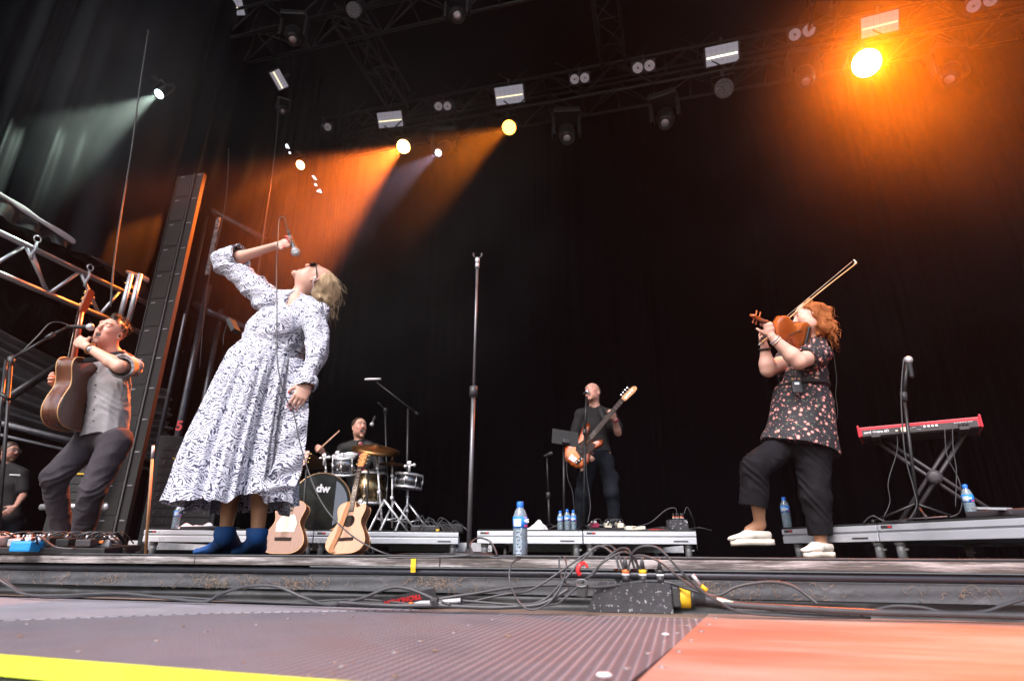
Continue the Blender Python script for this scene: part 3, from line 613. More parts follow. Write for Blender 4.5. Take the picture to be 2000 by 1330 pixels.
# ================================================================ SOFT-SURFACE MODELLER (distance field on a grid, meshed by surface nets)
def nv(v): return np.array(v, dtype=np.float32)
def seg(a, b, ra, rb, k=.015, x=None, sub=False): return dict(t='seg', a=nv(a), b=nv(b), ra=ra if isinstance(ra, tuple) else (ra, ra), rb=rb if isinstance(rb, tuple) else (rb, rb), k=k, x=None if x is None else nv(x), sub=sub)
def ell(c, r, B=None, k=.015, sub=False):
    r = (r, r, r) if isinstance(r, (int, float)) else r
    return dict(t='ell', c=nv(c), r=r, B=np.eye(3, dtype=np.float32) if B is None else nv(B), k=k, sub=sub)
def pr_eval(p, X, Y, Z):
    if p['t'] == 'seg':
        a, b = p['a'], p['b']; d = b - a; L2 = float(d @ d) + 1e-12
        px, py, pz = X - a[0], Y - a[1], Z - a[2]
        t = np.clip((px * d[0] + py * d[1] + pz * d[2]) / L2, 0, 1)
        qx, qy, qz = px - t * d[0], py - t * d[1], pz - t * d[2]
        if p['ra'][0] == p['ra'][1] and p['rb'][0] == p['rb'][1]:
            return np.sqrt(qx * qx + qy * qy + qz * qz) - (p['ra'][0] + (p['rb'][0] - p['ra'][0]) * t)
        dn = V(d); Bm = np.array(basis(dn, V(p['x']) if p['x'] is not None else None), dtype=np.float32)
        rx = p['ra'][0] + (p['rb'][0] - p['ra'][0]) * t; ry = p['ra'][1] + (p['rb'][1] - p['ra'][1]) * t
        u = (qx * Bm[0, 0] + qy * Bm[1, 0] + qz * Bm[2, 0]) / rx; v = (qx * Bm[0, 1] + qy * Bm[1, 1] + qz * Bm[2, 1]) / ry
        rz = np.minimum(rx, ry); w = (qx * Bm[0, 2] + qy * Bm[1, 2] + qz * Bm[2, 2]) / rz
        k0 = np.sqrt(u * u + v * v + w * w); k1 = np.sqrt((u / rx) ** 2 + (v / ry) ** 2 + (w / rz) ** 2) + 1e-6
        return k0 * (k0 - 1) / k1
    c, r, B = p['c'], p['r'], p['B']; px, py, pz = X - c[0], Y - c[1], Z - c[2]
    u = (px * B[0, 0] + py * B[1, 0] + pz * B[2, 0]); v = (px * B[0, 1] + py * B[1, 1] + pz * B[2, 1]); w = (px * B[0, 2] + py * B[1, 2] + pz * B[2, 2])
    k0 = np.sqrt((u / r[0]) ** 2 + (v / r[1]) ** 2 + (w / r[2]) ** 2); k1 = np.sqrt((u / r[0] ** 2) ** 2 + (v / r[1] ** 2) ** 2 + (w / r[2] ** 2) ** 2) + 1e-6
    return k0 * (k0 - 1) / k1
def pr_box(p):
    if p['t'] == 'seg':
        m = max(*p['ra'], *p['rb']); return np.minimum(p['a'], p['b']) - m, np.maximum(p['a'], p['b']) + m
    m = max(p['r']); return p['c'] - m, p['c'] + m
def field_mesh(prims, h, clips=(), disp=None):
    """prims -> vertices, quads. clips: (point, normal) keeps the side the normal points away from"""
    bs = [pr_box(p) for p in prims if not p['sub']]; pad = 3 * h + .02
    lo = np.min([b[0] for b in bs], 0) - pad; hi = np.max([b[1] for b in bs], 0) + pad
    n = np.ceil((hi - lo) / h).astype(int) + 1; F = np.full(n, .08, np.float32)
    ax = [lo[i] + h * np.arange(n[i], dtype=np.float32) for i in range(3)]
    for p in prims:
        b0, b1 = pr_box(p); e = p['k'] + 3 * h
        i0 = np.clip(np.floor((b0 - e - lo) / h).astype(int), 0, n); i1 = np.clip(np.ceil((b1 + e - lo) / h).astype(int) + 1, 0, n)
        if np.any(i1 <= i0): continue
        s = tuple(slice(i0[q], i1[q]) for q in range(3))
        d = pr_eval(p, ax[0][s[0]][:, None, None], ax[1][s[1]][None, :, None], ax[2][s[2]][None, None, :]); f = F[s]; k = p['k']
        if p['sub']:
            hh = np.clip(.5 - .5 * (f + d) / k, 0, 1); F[s] = f * (1 - hh) - d * hh + k * hh * (1 - hh)
        else:
            hh = np.clip(.5 + .5 * (f - d) / k, 0, 1); F[s] = f * (1 - hh) + d * hh - k * hh * (1 - hh)
    for c, nn in clips:
        c = nv(c); nn = nv(V(nn).normalized())
        d = (ax[0][:, None, None] - c[0]) * nn[0] + (ax[1][None, :, None] - c[1]) * nn[1] + (ax[2][None, None, :] - c[2]) * nn[2]
        F = np.maximum(F, d)
    In = F < 0; C = In[:-1, :-1, :-1]; al = C.copy(); an = C.copy()
    sh = [(i, j, k) for i in (0, 1) for j in (0, 1) for k in (0, 1)]
    sl_ = lambda o: tuple(slice(o[q], n[q] - 1 + o[q]) for q in range(3))
    for o in sh[1:]: q = In[sl_(o)]; al &= q; an |= q
    cells = np.argwhere(an & ~al); idx = np.full(n - 1, -1, np.int64); idx[tuple(cells.T)] = np.arange(len(cells))
    acc = np.zeros((len(cells), 3), np.float32); cnt = np.zeros(len(cells), np.float32)
    for a in sh:
        for q in range(3):
            if a[q] == 1: continue
            b = list(a); b[q] = 1
            f0 = F[tuple((cells + a).T)]; f1 = F[tuple((cells + b).T)]; m = (f0 < 0) != (f1 < 0)
            t = np.where(m, f0 / np.where(m, f0 - f1, 1), 0); pos = np.tile(np.array(a, np.float32), (len(cells), 1)); pos[:, q] = t
            acc += pos * m[:, None]; cnt += m
    vs = lo + h * (cells + acc / np.maximum(cnt, 1)[:, None])
    quads = []
    for q in range(3):
        a = [0, 0, 0]; s0 = [slice(1, n[i] - 1) for i in range(3)]; s1 = list(s0); s0[q] = slice(0, n[q] - 1); s1[q] = slice(1, n[q])
        A = In[tuple(s0)]; Bm = In[tuple(s1)]; e = np.argwhere(A != Bm)
        if not len(e): continue
        off = np.array([1, 1, 1]); off[q] = 0; g = e + off; sgn = A[tuple(e.T)]
        u, v = (q + 1) % 3, (q + 2) % 3; du = np.zeros(3, int); dv = np.zeros(3, int); du[u] = 1; dv[v] = 1
        c0 = idx[tuple((g - du - dv).T)]; c1 = idx[tuple((g - dv).T)]; c2 = idx[tuple(g.T)]; c3 = idx[tuple((g - du).T)]
        Q = np.stack([c0, c1, c2, c3], 1); Q[~sgn] = Q[~sgn][:, ::-1]; quads.append(Q)
    return vs.astype(np.float32), np.concatenate(quads)
def np_mesh(name, vs, quads, mats, parent, col=None, disp=None, sm=0):
    off = nv(parent.location) if parent is not None else np.zeros(3, np.float32)
    me = bpy.data.meshes.new(name)
    if sm:
        for _ in range(sm):
            ac = np.zeros_like(vs); ct = np.zeros(len(vs), np.float32)
            for i in range(4):
                j = (i + 1) % 4; np.add.at(ac, quads[:, i], vs[quads[:, j]]); np.add.at(ct, quads[:, i], 1)
            vs = vs * .45 + .55 * ac / np.maximum(ct, 1)[:, None]
    if disp is not None:
        a = vs[quads[:, 1]] - vs[quads[:, 3]]; b = vs[quads[:, 2]] - vs[quads[:, 0]]; fn = np.cross(b, a); nn = np.zeros_like(vs)
        for i in range(4): np.add.at(nn, quads[:, i], fn)
        nn /= np.linalg.norm(nn, axis=1)[:, None] + 1e-9
        vs = vs - nn * disp(vs, -nn)[:, None]
    w = vs - off
    me.vertices.add(len(w)); me.vertices.foreach_set('co', w.astype(np.float32).ravel())
    m = len(quads); me.loops.add(4 * m); me.loops.foreach_set('vertex_index', quads.astype(np.int32).ravel())
    me.polygons.add(m); me.polygons.foreach_set('loop_start', np.arange(m, dtype=np.int32) * 4); me.polygons.foreach_set('loop_total', np.full(m, 4, np.int32))
    me.update(calc_edges=True); me.polygons.foreach_set('use_smooth', np.ones(m, bool)); me.validate()
    if col is not None:
        at = me.color_attributes.new('Col', 'FLOAT_COLOR', 'POINT'); c4 = np.ones((len(w), 4), np.float32); c4[:, :3] = col; at.data.foreach_set('color', c4.ravel())
    return mesh_obj(name, me, mats, parent)
def paint_cols(vs, base, paint):
    c = np.tile(nv(base), (len(vs), 1))
    for p, rgb, soft, amt in paint:
        d = pr_eval(p, vs[:, 0], vs[:, 1], vs[:, 2]); w = (np.clip(1 - d / soft, 0, 1) * amt)[:, None]; w = np.where(d[:, None] < 0, amt, w)
        c = c * (1 - w) + nv(rgb) * w
    return c
def soft(name, prims, h, m, parent, base=None, paint=(), clips=(), disp=None, sm=1):
    vs, q = field_mesh(prims, h, clips)
    o = np_mesh(name, vs, q, m, parent, None, disp, sm)
    if base is not None:
        me = o.data; co = np.empty(len(me.vertices) * 3, np.float32); me.vertices.foreach_get('co', co); co = co.reshape(-1, 3) + nv(parent.location if parent else (0, 0, 0))
        at = me.color_attributes.new('Col', 'FLOAT_COLOR', 'POINT'); c4 = np.ones((len(co), 4), np.float32); c4[:, :3] = paint_cols(co, base, paint); at.data.foreach_set('color', c4.ravel())
    return o
def creases(pts, amp=.008, fr=150, rad=.13, seed=0):
    """bunched ring creases round joints: pts = [(centre, limb direction)]"""
    def f(v, n):
        s = np.zeros(len(v), np.float32)
        for i, (c, d) in enumerate(pts):
            q = v - nv(c); D = nv(V(d).normalized()); t = q @ D; r2 = (q ** 2).sum(1); s += np.exp(-r2 / rad ** 2) * (1 - 2 * np.abs(np.sin(t * fr * .5 + 2.2 * np.sin(q @ nv((9, 13, 4)) + seed + i) + 1.3 * np.sin(q @ nv((31, -22, 17))))))
        return amp * s
    return f
def folds(amp, seed=0, fr=22, d=(0, 0, 1), aniso=.35, sharp=1.0):
    """cloth folds: warped waves, mostly running along direction d"""
    r = np.random.default_rng(seed); D = nv(V(d).normalized()); ds = []
    for i in range(6):
        k = r.normal(size=3).astype(np.float32); k -= D * (k @ D) * (1 - aniso); k /= np.linalg.norm(k); ds.append((k * fr * r.uniform(.5, 1.9), r.uniform(0, 6), r.uniform(.5, 1)))
    def f(v, n):
        s = np.zeros(len(v), np.float32); w = .6 * np.sin(v @ nv((7, 5, 9)) + seed)
        for k, p, a in ds: s += a * (1 - np.abs(np.sin((v @ k) * .5 + p + w)) ** sharp * 2)
        return amp * s / 2.4
    return f
def add_f(*fs): return lambda v, n: sum(f(v, n) for f in fs)
def skin_mat():
    m = mat('skin', (.8, .8, .8), .48, 0, .05, 40, bump=.05, bscale=200); nt = m.node_tree; N = nt.nodes; L = nt.links; b = N['Principled BSDF']
    at = N.new('ShaderNodeAttribute'); at.attribute_name = 'Col'; mx = N.new('ShaderNodeMix'); mx.data_type = 'RGBA'; mx.blend_type = 'MULTIPLY'; mx.inputs[0].default_value = 1
    src = b.inputs['Base Color'].links[0].from_socket; hsn = N.new('ShaderNodeMapRange'); nz = [n for n in N if n.type == 'TEX_NOISE'][0]
    hsn.inputs[3].default_value = .88; hsn.inputs[4].default_value = 1.12; L.new(nz.outputs[0], hsn.inputs[0])
    L.new(at.outputs[0], mx.inputs[6]); L.new(hsn.outputs[0], mx.inputs[7]); L.new(mx.outputs[2], b.inputs['Base Color'])
    b.inputs['Subsurface Weight'].default_value = .12; b.inputs['Subsurface Radius'].default_value = (.02, .008, .004); b.inputs['Subsurface Scale'].default_value = .3
    return m
M['skin'] = skin_mat()
Z = V((0, 0, 1))
def frame(x, y, z): return np.array(Matrix((x, y, z)).transposed(), dtype=np.float32)
def head_prims(c, f, u, s=1.0, mouth=.0, skin=(.62, .36, .27), lip=(.55, .2, .17), brow=(.2, .12, .08), beard=None, fem=False, k=.012):
    f = V(f).normalized(); u = V(u); u = (u - f * u.dot(f)).normalized(); x = f.cross(u).normalized() * -1  # x: towards the person's left
    B = frame(x, f, u); c = V(c); at = lambda a, b_, d: c + (x * a + f * b_ + u * d) * s
    E = lambda a, b_, d, r, k=.012, sub=False: ell(at(a, b_, d), tuple(q * s for q in (r if isinstance(r, tuple) else (r, r, r))), B, k, sub)
    Sg = lambda p, q, ra, rb, k=.008, sub=False: seg(at(*p), at(*q), ra * s, rb * s, k, None, sub)
    jw = .054 if fem else .060; mo = mouth * .022
    pr = [E(0, -.014, .045, (.077, .096, .082), .02), E(0, .022, -.01, (.066, .068, .09), .03), E(0, .024, -.052 - mo * .6, (jw, .06, .05), .03),
          E(0, .068, -.098 - mo, (.026, .02, .018), .02), E(0, -.02, -.04, (.062, .06, .06), .03),
          E(0, .082, .042, (.05, .014, .014), .02)]
    for sx in (-1, 1):
        pr += [E(sx * .034, .062, -.018, (.024, .022, .02), .02), E(sx * .032, .098, .018, .016, .012, True), E(sx * .031, .075, .017, .0145, .004),
               E(sx * .079, -.012, -.002, (.007, .017, .028), .006), E(sx * .082, -.006, -.002, (.006, .008, .016), .004, True), E(sx * .079, -.012, -.022, (.008, .009, .009), .006)]
    pr += [Sg((0, .088, .022), (0, .110, -.016), .0075, .011, .008), E(0, .104, -.022, (.017, .011, .009), .006), E(0, .106, -.026, (.012, .006, .004), .004)]
    pr += [E(-.009, .104, -.031, .004, .003, True), E(.009, .104, -.031, .004, .003, True)]
    if mouth > 0:
        pr += [E(0, .092, -.056 - mo * .3, (.026, .022, .008 + mo * .9), .006, True), Sg((-.02, .084, -.046), (.02, .084, -.046), .0045, .0045, .004), Sg((-.016, .084, -.066 - mo * 1.1), (.016, .084, -.066 - mo * 1.1), .005, .005, .004),
               Sg((-.014, .072, -.052), (.014, .072, -.052), .005, .005, .002)]
    else: pr += [Sg((-.02, .084, -.052), (.02, .084, -.052), .005, .005, .004), Sg((-.016, .084, -.061), (.016, .084, -.061), .0055, .0055, .004)]
    pa = [(E(0, .05, -.03, (.06, .06, .05)), tuple(min(1, a * b_) for a, b_ in zip(skin, (1.06, .82, .8))), .03, .5)]
    for sx in (-1, 1):
        pa += [(E(sx * .038, .08, -.02, .012), tuple(a * b_ for a, b_ in zip(skin, (1.05, .72, .7))), .02, .5),
               (Sg((sx * .014, .094, .038), (sx * .046, .082, .042), .0035, .003), brow, .003, .85),
               (Sg((sx * .019, .09, .012), (sx * .042, .082, .012), .0012, .0012), tuple(a * .35 for a in skin), .0035, .8)]
    if beard: pa += [(E(0, .04, -.085, (.055, .055, .045)), beard[0], .02, beard[1]), (E(0, .095, -.040, (.026, .012, .006)), beard[0], .008, beard[1])]
    if mouth > 0: pa += [(Sg((-.02, .09, -.047), (.02, .09, -.047), .004, .004), lip, .004, .8), (Sg((-.016, .09, -.068 - mo * 1.1), (.016, .09, -.068 - mo * 1.1), .005, .005), lip, .004, .8),
                         (E(0, .086, -.057 - mo * .4, (.021, .02, .004 + mo * .75)), (.06, .012, .012), .003, 1), (Sg((-.013, .077, -.050), (.013, .077, -.050), .0045, .0045), (.75, .7, .62), .002, 1)]
    else: pa += [(Sg((-.019, .09, -.053), (.019, .09, -.053), .004, .004), lip, .004, .8), (Sg((-.015, .09, -.062), (.015, .09, -.062), .004, .004), lip, .004, .8), (Sg((-.02, .093, -.0572), (.02, .093, -.0572), .001, .001), tuple(a * .3 for a in lip), .002, .9)]
    return pr, pa, at, B, x
def hand_prims(w, d, n, side, s=1.0, curl=(.6, .6, .6, .6), thumb=.4, tdir=None, skin=None, nails=None, spread=.0, k=.005):
    """w wrist, d towards fingers, n out of the palm, side towards the thumb"""
    d = V(d).normalized(); n = V(n); n = (n - d * n.dot(d)).normalized(); sd = V(side); sd = (sd - d * sd.dot(d) - n * sd.dot(n)).normalized(); w = V(w)
    pr = [seg(w + d * .004, w + d * .05 * s, (.027 * s, .019 * s), (.038 * s, .014 * s), .012, sd), seg(w + d * .05 * s, w + d * .088 * s, (.039 * s, .014 * s), (.038 * s, .012 * s), .01, sd),
          ell(w + d * .035 * s + sd * .024 * s + n * .008 * s, .017 * s, None, .01)]
    pa = []
    for i in range(4):
        off = (.029, .010, -.010, -.028)[i] * s; L_ = (.072, .080, .075, .058)[i] * s; base = (.088, .092, .088, .080)[i] * s
        p = w + d * base + sd * off; a = 0; dd = (d + sd * spread * (1.5 - i)).normalized()
        for j, fr in enumerate((.45, .3, .25)):
            a += curl[i] * (.75, 1.15, .8)[j]; v = dd * math.cos(a) + n * math.sin(a); q = p + v * L_ * fr; r0 = (.0088, .0080, .0072)[j] * s * (1 if i < 3 else .88)
            pr.append(seg(p, q, r0, r0 * .9, k if j else .006)); p = q
            if j == 2 and nails: nv_ = v.cross(sd).normalized(); nv_ = nv_ if nv_.dot(n) < 0 or a > 1 else -nv_; pa.append((ell(q - n * 0 - (v.cross(sd)) * 0, r0 * 1.05), nails, .002, .95))
    t0 = w + d * .028 * s + sd * .03 * s; td = V(tdir).normalized() if tdir is not None else (d * .65 + sd * .6 + n * (.1 + thumb)).normalized()
    t1 = t0 + td * .042 * s; t2d = (td + (n * .5 - sd * .45 + d * .25) * thumb).normalized(); t2 = t1 + t2d * .03 * s
    pr += [seg(t0, t1, .0125 * s, .0105 * s, .01), seg(t1, t2, .0102 * s, .0085 * s, .005)]
    if nails: pa.append((ell(t2, .0085 * s), nails, .002, .95))
    return pr, pa
def arm_prims(sh, el, wr, s=1.0, fat=1.0):
    sh, el, wr = V(sh), V(el), V(wr); m = el.lerp(wr, .25)
    return [seg(sh, el, .046 * s * fat, .037 * s * fat, .03), ell(sh, .052 * s * fat, None, .03), seg(el, m, .036 * s * fat, .038 * s * fat, .02), seg(m, wr, (.037 * s * fat, .036 * s * fat), (.027 * s, .021 * s), .02)]
def leg_prims(hp, kn, an, s=1.0, fat=1.0):
    hp, kn, an = V(hp), V(kn), V(an); back = V((0, 0, 0)); m = kn.lerp(an, .3)
    return [seg(hp, kn, .083 * s * fat, .055 * s * fat, .03), seg(kn, m, .052 * s * fat, .054 * s * fat, .02), seg(m, an, .052 * s * fat, .032 * s, .02)]
def torso_prims(pel, ch, nk, shL, shR, s=1.0, fat=1.0, fem=False, f=None):
    pel, ch, nk, shL, shR = map(V, (pel, ch, nk, shL, shR)); ax = (shL - shR).normalized()
    wst = pel.lerp(ch, .5)
    pr = [seg(pel, wst, (.155 * s * fat, .115 * s * fat), (.128 * s * fat, .1 * s * fat), .04, ax), seg(wst, ch, (.13 * s * fat, .1 * s * fat), (.15 * s * fat, .112 * s * fat), .04, ax),
          seg(ch, ch.lerp(nk, .6), (.15 * s * fat, .11 * s * fat), (.11 * s, .075 * s), .04, ax), seg(nk, shL, .055 * s, .05 * s, .04), seg(nk, shR, .055 * s, .05 * s, .04)]
    if fem and f is not None:
        f = V(f).normalized()
        for sg_ in (-1, 1): pr.append(ell(ch + f * .085 * s * fat + ax * .07 * sg_ * s, (.065 * s * fat, .06 * s * fat, .062 * s * fat), None, .04))
    return pr
def inflate(prims, d, k=None):
    out = []
    for p in prims:
        q = dict(p)
        if q['t'] == 'seg': q['ra'] = tuple(r + d for r in q['ra']); q['rb'] = tuple(r + d for r in q['rb'])
        else: q['r'] = tuple(r + d for r in q['r'])
        if k: q['k'] = k
        out.append(q)
    return out

def LB(px):
    a = math.atan((px - 1000) / 1224.0); return RH * math.cos(a) - FH0 * math.sin(a), FH0 * math.cos(a) + RH * math.sin(a)
FH0 = FH
def strands(name, hair, m, parent, n=240, steps=9, dl=.014, r=.0011, down=V((0, 0, -1)), seed=1, lift=.0015, wav=.25, keep=None):
    """hair locks laid along the surface of a hair mass"""
    from mathutils.kdtree import KDTree
    me = hair.data; me.calc_loop_triangles() if False else None; rr = random.Random(seed); nvs = len(me.vertices); kd = KDTree(nvs)
    for i, v in enumerate(me.vertices): kd.insert(v.co, i)
    kd.balance(); b = MB(); c0 = sum((me.vertices[i].co for i in range(0, nvs, 37)), V()) / len(range(0, nvs, 37))
    for _ in range(n):
        i = rr.randrange(nvs); p = me.vertices[i].co.copy()
        if keep is not None and not keep(p): continue
        pts = [p + me.vertices[i].normal * -lift]; ph = rr.uniform(0, 6); dr = (V(down) + V((rr.gauss(0, .2), rr.gauss(0, .2), rr.gauss(0, .2)))).normalized(); fly = (rr.random() < .06) * rr.uniform(.15, .6)
        for s_ in range(steps):
            co, j, _d = kd.find(p); nn = me.vertices[j].normal; d = dr - nn * dr.dot(nn) * .9; side = nn.cross(dr); d = (d.normalized() if d.length > 1e-4 else dr) + side * wav * math.sin(ph + s_ * .9)
            q = p + d.normalized() * dl; co, j, dist = kd.find(q)
            if dist < .03 and not fly: q = q.lerp(co, .8)
            if fly: q = q + (me.vertices[j].normal + V((rr.gauss(0, .4), rr.gauss(0, .4), rr.gauss(0, .4)))) * dl * fly * .5
            p = q; pts.append(p + me.vertices[j].normal * lift * (1 + rr.random()))
        b.tube(pts, [r * (.6 + .6 * math.sin(math.pi * min(1, (k + .6) / len(pts)))) for k in range(len(pts))], 4, caps=False)
    return b.build(name, m, hair)

def curls(at, spec, n, seed, r=(.014, .024)):
    """random curl lumps on ellipsoid shells given in head coordinates: spec = [(centre, radii)]"""
    rr = random.Random(seed); out = []
    for _ in range(n):
        c, R_ = rr.choice(spec); v = V((rr.gauss(0, 1), rr.gauss(0, 1), rr.gauss(0, 1))).normalized(); q = at(c[0] + v.x * R_[0], c[1] + v.y * R_[1], c[2] + v.z * R_[2]); w = V((rr.gauss(0, 1), rr.gauss(0, 1), rr.gauss(-1, 1))).normalized() * .02
        out.append(seg(q - w, q + w, rr.uniform(*r), rr.uniform(*r) * .8, .008))
    return out
# ================================================================ PEOPLE
def zebra():
    m = mat('zebra_fabric', (.75, .76, .82), .8, 0, .05, 5, sheen=.1); nt = m.node_tree; N = nt.nodes; L = nt.links; b = N['Principled BSDF']
    tc = N.new('ShaderNodeTexCoord'); nz = N.new('ShaderNodeTexNoise'); nz.inputs['Scale'].default_value = 11; nz.inputs['Detail'].default_value = 1
    L.new(tc.outputs['Object'], nz.inputs['Vector'])
    sc = N.new('ShaderNodeVectorMath'); sc.operation = 'SCALE'; sc.inputs['Scale'].default_value = .17; L.new(nz.outputs['Color'], sc.inputs[0])
    ad = N.new('ShaderNodeVectorMath'); L.new(tc.outputs['Object'], ad.inputs[0]); L.new(sc.outputs[0], ad.inputs[1])
    w = N.new('ShaderNodeTexWave'); w.bands_direction = 'Z'; w.inputs['Scale'].default_value = 20.0; w.inputs['Distortion'].default_value = 5.5; w.inputs['Detail'].default_value = 1.6; w.inputs['Detail Scale'].default_value = 4.0
    L.new(ad.outputs[0], w.inputs['Vector'])
    cr = N.new('ShaderNodeValToRGB'); e = cr.color_ramp.elements; e[0].position = .35; e[0].color = (.05, .055, .095, 1); e[1].position = .47; e[1].color = (.66, .66, .75, 1)
    L.new(w.outputs[0], cr.inputs[0]); L.new(cr.outputs[0], b.inputs['Base Color']); return m
def floral():
    m = mat('floral_fabric', (.02, .018, .025), .75, 0, .1, 5); nt = m.node_tree; N = nt.nodes; L = nt.links; b = N['Principled BSDF']
    tc = N.new('ShaderNodeTexCoord')
    def layer(scale, lo, hi, prev, col, rnd=1, seed=0, feat='F1'):
        mp = N.new('ShaderNodeMapping'); mp.inputs['Location'].default_value = (seed, seed * .7, 0); L.new(tc.outputs['Object'], mp.inputs[0])
        n2 = N.new('ShaderNodeTexNoise'); n2.inputs['Scale'].default_value = 60; L.new(mp.outputs[0], n2.inputs['Vector'])
        v = N.new('ShaderNodeTexVoronoi'); v.inputs['Scale'].default_value = scale; v.inputs['Randomness'].default_value = rnd; v.feature = feat; L.new(mp.outputs[0], v.inputs['Vector'])
        a = N.new('ShaderNodeMath'); a.operation = 'MULTIPLY_ADD'; a.inputs[1].default_value = .22; L.new(n2.outputs[0], a.inputs[0]); L.new(v.outputs['Distance'], a.inputs[2])
        r = N.new('ShaderNodeMapRange'); r.inputs[1].default_value = hi; r.inputs[2].default_value = lo; L.new(a.outputs[0], r.inputs[0])
        mx = N.new('ShaderNodeMix'); mx.data_type = 'RGBA'; L.new(r.outputs[0], mx.inputs[0]); L.new(prev, mx.inputs[6]); mx.inputs[7].default_value = _t(col); return mx.outputs[2]
    base = N.new('ShaderNodeRGB'); base.outputs[0].default_value = (.018, .016, .022, 1)
    o = layer(24, .11, .135, base.outputs[0], (.16, .20, .13), 1, 3, 'DISTANCE_TO_EDGE')
    n3 = N.new('ShaderNodeTexNoise'); n3.inputs['Scale'].default_value = 40; L.new(tc.outputs['Object'], n3.inputs['Vector'])
    r3 = N.new('ShaderNodeMapRange'); r3.inputs[1].default_value = .52; r3.inputs[2].default_value = .56; L.new(n3.outputs[0], r3.inputs[0])
    mx = N.new('ShaderNodeMix'); mx.data_type = 'RGBA'; L.new(r3.outputs[0], mx.inputs[0]); L.new(base.outputs[0], mx.inputs[6]); L.new(o, mx.inputs[7])
    o = layer(46, .27, .32, mx.outputs[2], (.62, .26, .24), 1, 7); o = layer(27, .36, .42, o, (.78, .30, .27), 1, 11); o = layer(27, .20, .24, o, (.85, .55, .42), 1, 11)
    L.new(o, b.inputs['Base Color']); return m
def denim(name, c, var=.35): return mat(name, c, .85, 0, var, 7, spec=.2, bump=.3, bscale=160, stretch=(1, 1, .7))
M['zebra'] = zebra(); M['floral'] = floral()
M['hair_blond'] = mat('hair_blond', (.38, .26, .15), .6, 0, .5, 40, stretch=(1, 1, .25), col2=(.75, .57, .38), spec=.3); M['hair_brown'] = mat('hair_brown', (.05, .028, .018), .5, 0, .5, 60)
M['hair_red'] = mat('hair_red', (.36, .10, .03), .6, 0, .5, 30, stretch=(1, 1, .4), col2=(.68, .26, .08), spec=.3); M['hair_fair'] = mat('hair_fair', (.22, .13, .08), .6, 0, .3, 60)
M['suede_blue'] = mat('suede_blue', (.001, .05, .20), .75, 0, .3, 9, bump=.15, bscale=90)
M['canvas_cream'] = mat('canvas_cream', (.70, .62, .54), .8, 0, .1, 14, bump=.3, bscale=120)
M['sole_cream'] = mat('sole_cream', (.78, .68, .58), .7, 0, .1, 30)
M['grey_shirt'] = mat('grey_shirt', (.36, .345, .36), .85, 0, .12, 18, bump=.25, bscale=140)
M['charcoal_denim'] = denim('charcoal_denim', (.05, .044, .052)); M['black_denim'] = denim('black_denim', (.007, .010, .016)); M['black_trouser'] = denim('black_trouser', (.008, .0075, .010), .25)
M['black_tee'] = mat('black_tee', (.006, .0055, .007), .85, 0, .3, 6, bump=.15, bscale=100); M['black_jacket'] = mat('black_jacket', (.006, .006, .0065), .7, 0, .3, 6, bump=.2, bscale=60)
M['maroon'] = mat('maroon', (.22, .015, .05), .8, 0, .2, 8); M['navy_belt'] = mat('navy_belt', (.01, .03, .22), .6)
M['dark_glass'] = mat('dark_glass', (.01, .009, .009), .12, 0, .1, coat=.5); M['sock'] = mat('sock', (.55, .55, .62), .85, 0, .1, 30, bump=.3, bscale=120)
M['gold'] = mat('gold', (.7, .42, .14), .3, 1, .1); M['lip_red'] = mat('lip_red', (.6, .02, .05), .3)
def boot_prims(an, d, L_=.25, w=.045, h=.06, s=1.0):
    an = V(an); d = V(d).normalized(); hz_ = V((an.x, an.y, 0)) - d * .03
    hz_.z = an.z
    heel = V((an.x - d.x * .045, an.y - d.y * .045, 0)); toe = heel + d * L_
    sd = d.cross(Z)
    return heel, toe, sd

def hair_mass(name, prims, m, parent, fr=90, amp=.004, seed=1, h=.005, d=(0, 0, 1), clips=()): return soft(name, prims, h, m, parent, disp=add_f(folds(amp, seed, fr, d, .05, .8), folds(amp * 1.6, seed + 3, fr * .3, d, .2)), clips=clips, sm=0)

